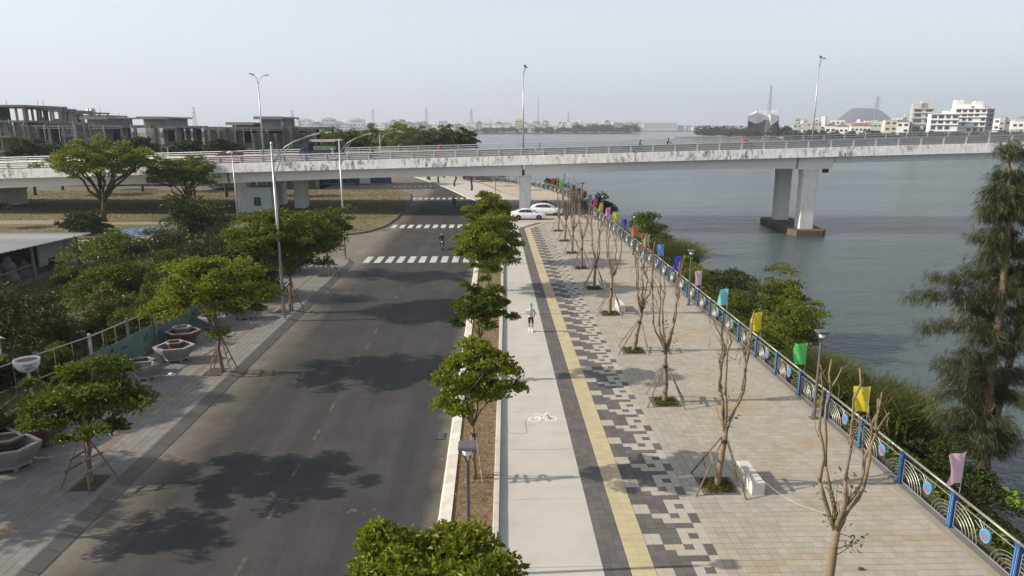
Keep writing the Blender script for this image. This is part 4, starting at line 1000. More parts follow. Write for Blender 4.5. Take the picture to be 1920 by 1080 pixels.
# planter strip trees
G = 'young trees in the planter strip'; pr = mat('pale_prop', (0.36,0.31,0.25), 0.85, 0.2, 5.0)
for y, cx, zc, R3, s, ncl, l in ((12.3,-0.85,2.85,(2.5,1.9,1.2),31,74,'planter strip tree nearest the camera, its broad crown cut off below'),(22.2,0.0,3.65,(1.5,1.5,1.75),32,50,'slim planter strip tree just behind the small planter lamp'),(32.0,0.0,3.6,(1.65,1.6,1.55),33,52,'rounded planter strip tree with dense crown, beside the jogger'),(51.0,0.1,3.3,(2.75,2.6,2.5),34,110,'tall bright planter strip tree before the zebra crossing'),(61.5,-0.1,4.3,(2.5,2.4,2.1),35,85,'farthest planter strip tree in front of the bridge')):
    x = (-1.4+xr(y))/2-0.05
    t = tree('planter_tree', l, 'tree', (x,y,0.05), (cx,0,zc), R3, L_yg if s != 33 else L_mid, ncl, 215, 0.17 if y < 40 else 0.22, seed=s, group=G, r0=0.06, limbs=8, lump=0.32, rc=0.30, flat=0.75); props(t,1.75,0.42,4,0.75,pr,((0.8,),(1.2,)),0.024)

# bare, hard-pruned trees in the paving
G = 'bare pruned trees along the promenade'
od = ['first','second','third','fourth','fifth','sixth','seventh','eighth','ninth','tenth']
for i, (x, y) in enumerate(PITS):
    g = np.random.default_rng(60+i)
    lab = f'bare pruned tree with upright stems, {od[i]} from the near end of the promenade row'
    if i == 0: lab = 'nearest bare pruned tree, its base outside the picture, with small brown leaf tufts'
    if i == 1: lab = 'bare pruned tree propped beside the pale stone bench'
    t = thing('bare_tree', lab, 'tree', (x, y, 0), 0, G)
    q = MB(); fk = (3.1 if i == 0 else g.uniform(1.8, 2.6)); lean = Vector((g.normal()*0.12+0.08, g.normal()*0.1, 0))
    if i == 0: lean = Vector((0.12,0,0))
    top = Vector((lean.x, lean.y, fk)); limb(q, (0,0,-0.1), top, 0.115, 0.085, g, 8, 0.012, 9)
    ns = 5 if i < 4 else 4; tips = []
    for k in range(ns):
        a = 2*math.pi*(k+g.random()*0.6)/ns; sp = g.uniform(0.3,0.8) if i else g.uniform(0.5,0.95); H = g.uniform(5.5,6.5) if i else g.uniform(6.0,7.2)
        e = top+Vector((math.cos(a)*sp, math.sin(a)*sp*0.8, H-fk)); m1 = top+Vector((math.cos(a)*sp*0.8, math.sin(a)*sp*0.6, (H-fk)*0.35))
        p1 = limb(q, top-Vector((0,0,0.1)), m1, 0.058, 0.042, g, 4, 0.035, 7); p2 = limb(q, m1, e, 0.042, 0.022, g, 7, 0.022, 6); tips.append(e)
        for j in range(int(g.integers(1,3))):
            s0 = p2[int(g.integers(2,6))]; e2 = s0+Vector((g.normal()*0.28, g.normal()*0.28, g.uniform(0.5,1.1))); limb(q, s0, e2, 0.024, 0.013, g, 4, 0.04, 5); tips.append(e2)
    src = [top+Vector((0,0,0.25))]+([top+Vector((0.5,0,-0.35)), top+Vector((-0.3,0,0.95)), top+Vector((0.1,0,1.2))] if i == 0 else [top+Vector((0.2,0,0.6)), top+Vector((-0.15,0,1.4))])
    for s0 in src:
        for j in range(4): limb(q, top+Vector((0,0,-0.7+0.2*j if s0.z < top.z else 0.0)), s0+Vector((g.normal()*0.15,g.normal()*0.15,0.1)), 0.014, 0.005, g, 4, 0.05, 4)
    for e in tips:
        for j in range(3):
            s0 = Vector(e)-Vector((0,0,g.uniform(0.1,1.2))); limb(q, s0, s0+Vector((g.normal()*0.16, g.normal()*0.16, g.uniform(0.2,0.5))), 0.010, 0.004, g, 3, 0.06, 4)
    q.build('trunk', M_barkl, t, smooth=True)
    n = 26; Cs = []
    for s0 in src: Cs.append(np.array(s0)+g.normal(size=(n,3))*np.array([0.14,0.14,0.16]))
    if i == 7: Cs += [np.array(e)+g.normal(size=(120,3))*0.5 for e in tips]
    Cs = np.vstack(Cs); V, Fc = leaf_arrays(Cs, g.normal(size=Cs.shape)+np.array([0,0,0.4]), g.uniform(0.08,0.15,len(Cs)), 0.4, g=g)
    tag(obj('leaf_tufts', np_mesh('leaf_tufts', V, Fc, L_olive), t), kind='stuff')
    props(t, 1.75, 1.15, 4, 0.62, M_prop, ((0.72,),(1.08,)), 0.027, (lean.x*1.75/fk, lean.y*1.75/fk))

# two spreading trees on the island, in front of the bridge
t = tree('spreading_tree','tall spreading tree with forked dark trunk on the dry grass before the bridge','tree',(-50.6,91.5,0),(0.8,0,7.4),(7.4,5.5,3.0),L_yg,150,95,0.36,M_barkd,0.34,'spreading trees beside the bridge',41,12,0.45,0.2,2.6,flat=0.5)
t = tree('spreading_tree','lower spreading umbrella-shaped tree against the bridge girder','tree',(-41.6,96.0,0),(0,0,5.7),(5.9,4.6,2.5),L_mid,120,90,0.36,M_barkd,0.24,'spreading trees beside the bridge',42,12,0.4,0.2,2.0,flat=0.5)
t = tree('small_tree','small dark tree at the left edge beside the dirt track','tree',(-61,86,0),(0,0,2.6),(2.2,2,1.3),L_dark,40,60,0.3,M_barkd,0.1,None,43,6)
# trees behind the bridge
G = 'roadside trees behind the bridge'
for i, (px, row, Y, w, hh, m, l) in enumerate(((50,258,128,9,5.5,L_dark,'dark round tree at the left, behind the bridge railing'),(105,266,140,6,4,L_dark,'low dark tree beside the round tree behind the railing'),(255,254,135,8,6,L_dark,'dark tree in front of the netted villas'),(352,259,126,6,4.5,L_dark,'clipped dark tree behind the bridge, first of the pair under the long netted villa'),(415,260,124,7,4.5,L_dark,'clipped dark tree behind the bridge, second of the pair under the long netted villa'),
    (622,240,190,15,8,L_mid,'broad roadside tree rising behind the truck'),(665,250,150,9,6,L_mid,'low bright roadside tree just right of the truck'),(700,240,205,14,8,L_mid,'roadside tree behind the thin curved lamp'),(748,232,185,14,9,L_yg,'tallest bright roadside tree in the middle of the clump'),(775,243,175,11,8,L_olive,'thin olive roadside tree with bare twigs'),(800,245,165,9,7,L_olive,'brownish roadside tree beside the dark round one'),(830,237,170,10,8.5,L_mid,'bushy roadside tree second from the river'),(868,243,165,8,7.5,L_dark,'dark roadside tree at the river end of the clump'))):
    p = at(px, row, Y=Y); h = p.z
    tree('roadside_tree', l, 'tree', (p.x, Y, -0.2), (0,0,h-hh*0.45), (w*0.52,w*0.45,hh*0.55), m, 85, 65, 0.55, M_barkd, 0.22, G, 70+i, 6, 0.35, 0.24, max(1.0,h-hh))
# trees beyond the bridge along the far walk (trunks show under the girder)
for i, (px, py, h) in enumerate(((805,338,5),(822,341,5),(852,349,6),(884,357,6))):
    p = at(px, py); tree('walk_tree', f'young tree on the far walk under the girder, {od[i]} from the left', 'tree', (p.x,p.y,0), (0,0,h), (1.8,1.8,1.6), L_mid, 40, 50, 0.3, M_barkd, 0.17, 'young trees on the far walk', 90+i, 5, fork=h-1.8)

# casuarina on the bank
g = np.random.default_rng(5)
cas = thing('casuarina_tree','tall wispy casuarina with drooping needles on the river bank','tree',(18.75,24.0,-1.2))
pathp = [tuple(at(px, py, Y=24.0)-Vector((18.75,24.0,-1.2))) for px, py in ((1843,905),(1848,780),(1862,660),(1880,550),(1888,440),(1893,340),(1890,262))]
q = MB(); q.tube(pathp, [0.24,0.2,0.17,0.13,0.10,0.06,0.03], 8)
q.tube([(0.0,0,1.5),(0.45,0.3,4.0),(0.8,0.4,7.0),(0.9,0.5,10.0),(0.8,0.5,12.4)], [0.15,0.13,0.1,0.07,0.03], 7)
tw = []; dirs = []
def cpath(z, p=pathp): return Vector((np.interp(z,[a[2] for a in p],[a[0] for a in p]), 0.05, z))
br = []
for k in range(84):
    z = g.uniform(1.2,12.4); ln = np.interp(z,[1.2,3,6.5,9,12.5],[1.1,1.5,1.5,1.05,0.6])*g.uniform(0.5,1.0); a = g.uniform(0,2*math.pi)
    s0 = cpath(z) if g.random() < 0.6 else Vector((np.interp(z,[1.5,4,7,10,12.4],[0.0,0.45,0.8,0.9,0.8]),0.4,z)); br.append((s0, a, ln))
for z, ln, a in ((6.9,3.0,3.0),(6.0,2.9,3.3),(7.3,2.3,2.8),(5.0,2.2,3.5),(3.2,1.9,3.1),(2.3,1.6,2.9),(2.7,1.5,3.6),(4.2,1.6,2.6)): br.append((cpath(z), a, ln))
for s0, a, ln in br:
    e = s0+Vector((math.cos(a)*ln, math.sin(a)*ln*0.8, ln*g.uniform(-0.05,0.35))); pts = limb(q, s0, e, 0.04, 0.012, g, 7, 0.05, 5, 0.10)
    for j in range(1,8):
        for _ in range(int(10+ln*7)):
            c = np.array(pts[j])+g.normal(size=3)*np.array([0.2,0.2,0.14]); tw.append(c); dirs.append(np.array([math.cos(a)*0.6+0.25,math.sin(a)*0.6,-1.15])+g.normal(size=3)*0.40)
q.build('trunk', M_bark, cas, smooth=True)
tw = np.array(tw); dirs = unit(np.array(dirs)); n = len(tw); rep = 10; idx = np.repeat(np.arange(n), rep)
D = unit(dirs[idx]+g.normal(size=(n*rep,3))*0.30); Ls_ = g.uniform(0.22,0.5,n*rep); P = tw[idx]+D*Ls_[:,None]*0.5+g.normal(size=(n*rep,3))*0.03
V, Fc = leaf_arrays(P, D, Ls_, 0.03, 0.015, g=g); obj('needles', np_mesh('needles', V, Fc, L_need), cas)
# broad-leaved young tree at the lower right edge
g = np.random.default_rng(8); bl = thing('broadleaf_sapling','bright broad-leaved sapling beyond the railing at the right edge','tree',(16.9,18.6,-1.0))
q = MB(); C = []
for k in range(16):
    a = g.uniform(0,6.28); z = g.uniform(1.2,3.6); ln = g.uniform(0.5,1.6); e = Vector((math.cos(a)*ln, math.sin(a)*ln, z+0.25)); limb(q, (0,0,z*0.75), e, 0.03, 0.012, g, 4, 0.05, 5)
    for j in range(3):
        c = np.array(e)+g.normal(size=3)*np.array([0.22,0.22,0.1])
        for m_ in range(7):
            b_ = 2*math.pi*m_/7+g.normal()*0.2; C.append((c+np.array([math.cos(b_)*0.13,math.sin(b_)*0.13,0.02]), np.array([math.cos(b_),math.sin(b_),g.uniform(-0.1,0.5)])))
limb(q, (0,0,-0.4), (0,0,3.4), 0.06, 0.03, g, 6, 0.02, 7); q.build('trunk', M_bark, bl, smooth=True)
V, Fc = leaf_arrays(np.array([c for c,_ in C]), np.array([d for _,d in C]), g.uniform(0.2,0.33,len(C)), 0.62, 0.08, g=g); obj('leaves', np_mesh('leaves', V, Fc, L_bright), bl)

# ---- bushes
def bush(name, label, x, y, z, R3, m, ncl=30, per=80, ls=0.16, seed=1, cat='bush', group=None, lump=0.4, rc=0.34, width=0.5):
    g = np.random.default_rng(seed); t = thing(name, label, cat, (x,y,z), 0, group)
    C = crown_points(g, R3, ncl, 0.1, lump); C[:,2] = np.abs(C[:,2])+R3[2]*0.15; rcl = rc*float(np.mean(R3))*g.uniform(0.6,1.2,len(C))
    V, Fc = leaves_in(g, C, rcl, per, ls, width=width); obj('foliage', np_mesh('foliage', V, Fc, m), t)
    q = MB()
    for e in C[:8]: limb(q, (0,0,-0.1), e, 0.05, 0.015, g, 4, 0.06, 5)
    q.build('stems', M_barkd, t, smooth=True); return t
G = 'bushes on the river bank'
for i, (lab, x, y, z, R3, m, ncl, ls) in enumerate((
    ('tall conical top of the overgrown mound at the water edge',19.6,46.0,-1.0,(1.7,1.6,4.2),L_mid,60,0.17),
    ('bright leafy bush hanging over the water on the mound',20.1,44.3,-1.6,(2.0,2.0,3.0),L_yg,70,0.18),
    ('dark creeper-covered bush at the near foot of the mound',19.2,42.0,-1.6,(2.0,2.0,2.3),L_mid,60,0.16),
    ('low spreading bush between the mound and the railing',16.8,47.5,-0.8,(1.9,2.6,1.2),L_mid,55,0.16),
    ('dark bank bush beside the pale pink flag beyond the mound',18.2,53.0,-1.4,(2.8,3.0,2.0),L_dark,60,0.18),
    ('bright bank bush near the blue flags',16.4,56.5,-0.8,(1.7,2.4,2.0),L_yg,50,0.18),
    ('rounded dark bush standing nearest the water past the mound',20.4,59.0,-1.9,(2.6,3.0,1.9),L_dark,55,0.2),
    ('tall olive shrub behind the red and white barrier boom',15.9,66.0,-0.6,(1.5,2.0,3.0),L_olive,50,0.22),
    ('small leaning tree by the water near the orange flag',17.6,79.0,-0.8,(2.6,2.4,3.2),L_mid,60,0.26),
    ('dark bush crowding the railing beneath the bridge',15.6,101.0,-0.8,(1.9,3.4,3.2),L_dark,55,0.3),
    ('low dark bush past the bridge on the shore bend',12.0,141.0,-0.8,(2.6,3.0,3.0),L_mid,40,0.4),
    ('dark bush on the bank under the pale pink flag near the right edge',16.4,21.5,-0.7,(1.5,1.9,1.2),L_dark,50,0.12),
    ('weedy bush below the railing behind the casuarina trunk',17.6,25.5,-1.6,(1.5,2.0,1.3),L_dark,45,0.12),
    ('ragged yellow-green bush between the green and yellow flags',15.9,34.0,-0.5,(1.2,2.6,1.0),L_weed,55,0.13),
    ('bushy weeds on the slope below the yellow flag',17.2,37.0,-1.2,(1.5,2.5,1.3),L_mid,50,0.14),
    ('leafy green bush on the slope just past the tall reeds',16.6,31.2,-0.8,(1.4,1.8,1.5),L_mid,50,0.13),('broad leafy bush at the waterline past the reeds',18.2,33.8,-1.8,(1.5,2.4,1.4),L_mid,50,0.14),('bright leafy bush on the slope just before the mound',16.3,40.2,-0.8,(1.4,2.0,1.5),L_yg,55,0.14),('dark leafy bush on the slope below the tall reeds',17.9,29.2,-1.7,(1.3,2.0,1.5),L_dark,45,0.13),
    ('narrow dark bush under the railing at the lower right corner',15.6,17.0,-0.6,(1.1,1.7,1.1),L_dark,40,0.12))):
    bush('bank_bush', lab, x, y, z, R3, m, ncl, 85, ls, 110+i, 'bush', G)
# reeds
def reeds(label, x, y, z, rx, ry, h, n, seed, m=None, grp='reed clumps on the bank'):
    g = np.random.default_rng(seed); a = g.random(n)*6.28; r = np.sqrt(g.random(n)); X = np.cos(a)*r*rx; Yv = np.sin(a)*r*ry
    L1 = g.uniform(0.55,1.0,n)*h; az = g.random(n)*6.28; tl = g.uniform(0.05,0.45,n)
    D1 = np.column_stack([np.cos(az)*tl+0.12, np.sin(az)*tl, np.ones(n)]); D1 = unit(D1); B = np.column_stack([X,Yv,np.zeros(n)])
    mid = B+D1*L1[:,None]*0.6; D2 = unit(D1+np.column_stack([np.cos(az)*0.7+0.2,np.sin(az)*0.7,-0.25*np.ones(n)])); tip = mid+D2*L1[:,None]*0.55
    S = unit(np.cross(D1, np.column_stack([np.cos(az+0.5),np.sin(az+0.5),np.zeros(n)])+1e-3))*0.02*(h/1.8)
    V = np.stack([B-S,B+S,mid+S*0.9,mid-S*0.9,mid-S*0.9,mid+S*0.9,tip+S*0.1,tip-S*0.1],1).reshape(-1,3); Fc = np.arange(n*8).reshape(-1,4)
    o = obj('reeds', np_mesh('reeds', V, Fc, m or L_reed), None, (x,y,z)); return tag(o, label, 'reeds', grp)
reeds('tall arching reeds behind the double blue post by the yellow flag',17.0,28.2,-0.9,1.3,2.0,2.3,2400,201)
reeds('reeds on the bank past the promenade lamp, thinner and shorter',16.2,32.4,-0.5,1.2,1.6,1.7,2600,202)
reeds('tall dark reeds near the blue flag beyond the mound',16.6,61.5,-0.8,1.3,2.4,3.2,2200,203)
reeds('low reeds at the waterline below the casuarina',18.4,27.6,-1.7,1.0,1.6,1.5,1500,204)
reeds('wild grey-green grass clump at the left edge by the near street tree',-19.4,26.3,-0.05,1.0,1.4,1.8,3000,205,L_olive)
reeds('bank grass along the railing under the green flag',15.2,30.5,-0.2,0.6,1.6,0.9,1500,206,L_weed)
# ground cover on the bank and in the yard
n = 42000; Yb = 12+150*nrg.random(n)**1.9; f = nrg.random(n)**0.8; w = wl(Yb); xs_ = np.interp(Yb,[p[1] for p in SHORE],[p[0] for p in SHORE])
C = np.column_stack([xs_+0.15+f*w*0.97, Yb, np.interp(f,[0,0.12,0.35,0.6,0.85,1.0],[-0.02,-0.05,-0.6,-1.4,-2.1,-2.55])+nrg.random(n)*0.35])
D = nrg.normal(size=(n,3))*0.7+np.array([0.15,0,0.7]); V, Fc = leaf_arrays(C, D, nrg.uniform(0.1,0.3,n)*(1+Yb/90), 0.38)
tag(obj('undergrowth', np_mesh('undergrowth', V, Fc, L_mid)), 'tangled low growth covering the river bank', 'undergrowth', kind='stuff')
n = 60000; Xg = nrg.uniform(-62,-18.8,n); Yg = 16+54*nrg.random(n)**0.9; ok = ~((Xg < -36) & (Yg > 46) & (Yg < 63)); ok &= ~((Xg > -19.6) & (Yg > 33) & (Yg < 42))
Xg, Yg = Xg[ok], Yg[ok]; n = len(Xg)
hh = np.array([0.5+0.5*noise.noise((a*0.18, c*0.18, 3.0)) for a, c in zip(Xg[::50], Yg[::50])]); hh = np.repeat(hh, 50)[:n] if len(hh)*50 >= n else np.resize(hh, n)
C = np.column_stack([Xg, Yg, nrg.random(n)*0.7]); D = nrg.normal(size=(n,3))*0.7+np.array([0,0,0.7]); V, Fc = leaf_arrays(C, D, nrg.uniform(0.12,0.34,n), 0.4)
tag(obj('weeds', np_mesh('weeds', V, Fc, L_weed)), 'knee-high weeds covering the yard', 'weeds', kind='stuff')
G = 'bushes in the weedy yard'
for i, (lab, px, py, wid, hh, m, ls) in enumerate((
    ('large glossy bush beside the open side of the tin shed',215,570,5.2,3.4,L_mid,0.22),('dark overgrown bush below the shed at the left edge',60,655,5.0,2.6,L_dark,0.18),('broad dark bush in front of the urns at the far left',-15,640,4.5,2.6,L_dark,0.18),
    ('rounded bush on the dry grass below the tall spreading tree',160,436,5.0,1.9,L_dark,0.26),('feathery dark shrub beside the blue tarpaulin',372,460,6.2,4.4,L_dark,0.26),('dense dark bush in front of the feathery shrub',395,512,5.0,2.8,L_dark,0.2),
    ('leafy weed bush in the middle of the yard',330,560,4.0,2.6,L_mid,0.2),('pale upright weed bush behind the frame fence',205,640,2.2,2.3,L_weed,0.18),('weedy bush against the green sheet fence',300,590,2.6,1.8,L_weed,0.18),('dark bush filling the corner behind the white bowl planter',95,690,3.2,2.3,L_dark,0.16),
    ('thin leafy bush behind the sheet fence near the yellow-green tree',350,590,2.5,2.4,L_mid,0.18),('bush behind the dome-shaped street tree',470,560,4.2,3.4,L_dark,0.2),('bush on the yard edge by the street corner',540,510,4.5,3.0,L_mid,0.22),('low yard bush under the shed eave',150,545,2.6,1.5,L_mid,0.2),('yellowish weed bush past the shed corner',210,480,6,1.6,L_weed,0.24),('olive bush among the stone blocks',310,480,6,1.7,L_olive,0.24))):
    p = at(px, py); bush('yard_bush', lab, p.x, p.y, -0.05, (wid/1.65,wid/1.9,hh*1.25), m, 70, 110, ls*1.1, 140+i, 'bush', G)
for i, (lab, x, y, R3, m) in enumerate((('tall hedge bush at the left edge above the carved planter',-20.6,24.6,(1.5,1.7,2.9),L_dark),('dark hedge bush behind the bowl planter at the left edge',-21.6,29.6,(1.6,1.8,2.6),L_dark),('hedge bush below the frame fence',-20.9,32.2,(1.0,1.3,2.0),L_mid),
    ('tall weeds bush behind the middle of the sheet fence',-20.3,38.2,(1.2,1.8,2.4),L_weed),('tall bush behind the far end of the sheet fence',-19.9,43.0,(1.4,2.2,3.2),L_mid),('hedge bush outside the lower left corner',-20.4,18.6,(1.6,2.4,3.4),L_dark),('tall bush behind the pavement near the street corner',-19.8,50.5,(1.7,2.8,3.6),L_dark),('leafy bush behind the pavement at the street corner',-19.4,58.0,(1.7,2.8,3.2),L_mid))):
    bush('yard_bush', lab, x, y, -0.05, R3, m, 55, 90, 0.17, 170+i, 'bush', G)
tree('yard_tree','broad yard tree outside the left edge that shades the pavement','tree',(-25.5,21.5,0),(0,0,5.2),(3.2,3.6,2.4),L_dark,70,120,0.25,M_barkd,0.16,'yard trees at the left',181,8)
tree('yard_tree','second yard tree outside the left edge, further along','tree',(-27.0,29.5,0),(0,0,5.4),(3.0,3.6,2.4),L_dark,70,120,0.25,M_barkd,0.16,'yard trees at the left',182,8)
# far tree masses
def mass(name, label, pts, m, seed, kind='stuff', sz=1.6):
    """pts: (x, y, ground z, width, height)"""
    g = np.random.default_rng(seed); Cs = []; rc = []
    for x, y, z, w, h in pts:
        for k in range(9):
            d = g.normal(size=3); d /= np.linalg.norm(d); Cs.append((x+d[0]*w*0.35, y+d[1]*w*0.35, z+h*0.5+d[2]*h*0.32)); rc.append(w*0.28)
    V, Fc = leaves_in(g, np.array(Cs), np.array(rc), 26, sz); return tag(obj(name, np_mesh(name, V, Fc, m)), label, 'trees', kind=kind)
g = np.random.default_rng(3)
def spread(px0, px1, Yf, n, w, h, z=-1.0):
    out = []
    for k in range(n):
        px = g.uniform(px0, px1); Y = Yf(px)*g.uniform(0.985,1.02); out.append((at(px,237,Y=Y).x, Y, z, w*g.uniform(0.7,1.3), h*g.uniform(0.7,1.25)))
    return out
mass('treeline','dark belt of trees along the far shore', spread(905,1195,lambda p: 1455+(p-905)*0.32,80,16,10)+spread(1080,1192,lambda p: 1500+(p-1080)*0.3,60,16,16)+spread(560,905,lambda p:1440,40,14,8), L_far, 301, sz=3.2)
mass('treeline','wood along the opposite bank', spread(1308,1480,lambda p: np.interp(p,[1308,1480],[890,740]),90,14,12.5)+spread(1480,1930,lambda p: np.interp(p,[1480,1930],[720,470]),150,10,9)+spread(1480,1930,lambda p: np.interp(p,[1480,1930],[540,400]),130,9,8.5), L_far, 302, sz=1.7)
mass('treeline','trees scattered among the distant town', spread(-40,600,lambda p: 700,50,14,8,-0.3)+spread(590,880,lambda p: 420,45,12,7,-0.3), L_far, 303, sz=1.6)
k = 0
for px in np.linspace(1318,1905,24):
    Y = float(np.interp(px,[1308,1480,1930],[860,550,405])); p = at(px, 237, Y=Y); k += 1; w = g.uniform(8,12); h = g.uniform(8.5,11.5)+max(0,(1480-px)/170*2.5)
    tree('bank_tree', f'rounded green tree on the opposite bank, {k}{ordn(k)} from the left along the water', 'tree', (p.x, Y, -1.0), (0,0,h*0.58), (w*0.5,w*0.45,h*0.42), L_far, 26, 34, 1.1, M_barkd, 0.25, 'trees on the opposite bank', 320+k, 4, 0.4, 0.34)
# ================================================================ RAILING, FLAGS, LAMPS, BENCHES
XF = 13.92; PS = 2.70; PY0 = 16.15
rail = thing('riverside_railing', 'blue-posted steel railing with arched panels and blue medallions along the river', 'railing')
# path of the railing: straight, then round the shore bend
fp = [(XF, PY0-PS*2+PS*k) for k in range(36)]
ext = [(13.9,105.9),(13.5,115),(12.9,124),(11.2,133),(8.8,142),(5.5,149),(0.5,155.5),(-6.5,161)]
def along(P, step):
    out = []; acc = 0.0; cur = Vector(P[0]); out.append(cur.copy())
    for q_ in P[1:]:
        q_ = Vector(q_)
        while (q_-cur).length >= step-acc:
            cur = cur+(q_-cur).normalized()*(step-acc); acc = 0; out.append(cur.copy())
        acc += (q_-cur).length; cur = q_.copy()
    return out
fpx = [Vector(p) for p in fp if p[1] < 104]; fpx += along([fpx[-1]]+ext, PS)[1:]
q = MB(); q.mm(-0.075,0.075,-0.095,0.095,0,1.12,0)
for s in (-1,1): q.mm(-0.085,-0.076,s*0.04-0.009,s*0.04+0.009,0.05,1.05,1)
q.mm(-0.09,0.09,-0.11,0.11,1.121,1.15,0); q.mm(-0.1,0.1,-0.12,0.12,0.001,0.04,0); post_m = q.mesh('post', [M_blue, M_lblue])
q = MB(); Lp = PS-0.26
def arc(cy, cz, r, a0, a1, rz_=1.0, n=9, rad=0.011):
    q.tube([(0, cy+r*math.cos(a0+(a1-a0)*i/n), cz+rz_*r*math.sin(a0+(a1-a0)*i/n)) for i in range(n+1)], rad, 4, caps=False)
q.tube([(0,-Lp/2,0.10),(0,Lp/2,0.10)],0.018,6); q.tube([(0,-Lp/2,0.93),(0,Lp/2,0.93)],0.016,6)
for s in (-1,1): q.tube([(0,s*Lp/2,0.10),(0,s*Lp/2,0.93)],0.014,6)
for k in range(5): arc(Lp/2, 0.10, 0.42+0.155*k, math.pi/2, math.pi, 0.80, 10)          # big fan (far side)
for k in range(5): arc(-Lp/2, 0.10, 0.26+0.14*k, 0, math.pi/2, 0.72, 9)                  # small fan (near side)
for k, a in enumerate((0.35,0.7,1.05,1.5,1.9,2.3)):
    c = (-0.14, 0.62); r1 = 0.17; d = (math.cos(a), math.sin(a)); L2 = (0.93-c[1])/max(d[1],0.3); L2 = min(L2, 0.55); q.tube([(0,c[0]+d[0]*r1,c[1]+d[1]*r1),(0,c[0]+d[0]*L2,c[1]+d[1]*L2)],0.009,4,caps=False)
panel_m = q.mesh('panel', M_railst)
q = MB()
def disc_x(x, y0, z0, ry, rz_, n=20, mi=0): q.poly([(x, y0+ry*math.cos(-2*math.pi*i/n), z0+rz_*math.sin(-2*math.pi*i/n)) for i in range(n)], mi)
n = 22
q.rings([[(-0.03,0.2*math.cos(2*math.pi*i/n),0.2*math.sin(2*math.pi*i/n)) for i in range(n)],[(0.03,0.2*math.cos(2*math.pi*i/n),0.2*math.sin(2*math.pi*i/n)) for i in range(n)]],0)
disc_x(-0.034,0,0,0.165,0.165,20,1)
for k in range(-3,4): # fine weave on the disc
    w_ = math.sqrt(max(0.0,0.16**2-(k*0.045)**2)); q.beam((-0.038,-w_,k*0.045),(-0.038,w_,k*0.045),0.004,0.008,0); q.beam((-0.038,k*0.045,-w_),(-0.038,k*0.045,w_),0.004,0.008,0)
for pts_ in ([(-0.03,-0.05),(0.03,-0.05),(0.05,0.0),(0.0,0.06),(-0.05,0.0)],[(-0.10,-0.10),(-0.03,-0.11),(-0.02,-0.06),(-0.08,-0.04)],[(0.02,-0.11),(0.10,-0.10),(0.08,-0.04),(0.02,-0.06)]): q.poly([(-0.044,y,z) for y, z in pts_], 2)
medal_m = q.mesh('medallion', [M_lblue, M_mblue, M_red])
base_m = MB(); base_m.mm(-0.16,0.16,-PS/2+0.005,PS/2-0.005,-0.05,0.075); base_m = base_m.mesh('plinth', mat('plinth_stone', (0.16,0.15,0.14), 0.9, 0.2, 2.0))
for i, p in enumerate(fpx):
    nx = fpx[min(i+1,len(fpx)-1)]; d = (nx-p) if i+1 < len(fpx) else (p-fpx[i-1]); rz = math.atan2(d.y, d.x)-math.pi/2
    obj('post', post_m, rail, (p.x,p.y,0.06), rz)
    if i+1 == len(fpx): break
    mp_ = (p+nx)/2; obj('plinth', base_m, rail, (mp_.x,mp_.y,0), rz)
    pn = obj('panel', panel_m, rail, (mp_.x,mp_.y,0.06), rz)
    if p.y < 62: md = obj('medallion', medal_m, pn, (-0.02,-0.14,0.62))
    q = MB(); q.tube([(p.x,p.y,1.21),(nx.x,nx.y,1.21)],0.042,8); q.build('handrail', M_railst, rail, smooth=True)
p = Vector((XF, 27.25)); obj('post', post_m, rail, (XF,27.33,0.06), 0)       # the doubled post beside the lamp

# flags on thin poles, one at every other post
def flag_mat(name, c): 
    m, N, L = new_nodes(name); bs = N['Principled BSDF']; bs.inputs['Base Color'].default_value = (*c,1); bs.inputs['Roughness'].default_value = 0.75
    tr = N.new('ShaderNodeBsdfTranslucent'); tr.inputs[0].default_value = (*c,1); ms = N.new('ShaderNodeMixShader'); ms.inputs[0].default_value = 0.35
    geo = N.new('ShaderNodeNewGeometry'); b = N.new('ShaderNodeBump'); b.inputs['Strength'].default_value = 0.5; b.inputs['Distance'].default_value = 0.05; L.new(tnoise(N, L, geo.outputs['Position'], 9, 3), b.inputs['Height']); L.new(b.outputs[0], bs.inputs['Normal'])
    L.new(bs.outputs[0], ms.inputs[1]); L.new(tr.outputs[0], ms.inputs[2]); L.new(ms.outputs[0], N['Material Output'].inputs['Surface']); return m
FC = dict(pink=(0.72,0.50,0.60), yellow=(0.72,0.60,0.02), green=(0.13,0.62,0.16), cyan=(0.22,0.62,0.72), blue=(0.06,0.06,0.55), sky=(0.12,0.33,0.75), orange=(0.80,0.16,0.06), magenta=(0.75,0.05,0.35), red=(0.65,0.03,0.03), rose=(0.8,0.22,0.5))
FM = {k: flag_mat('flag_'+k, v) for k, v in FC.items()}
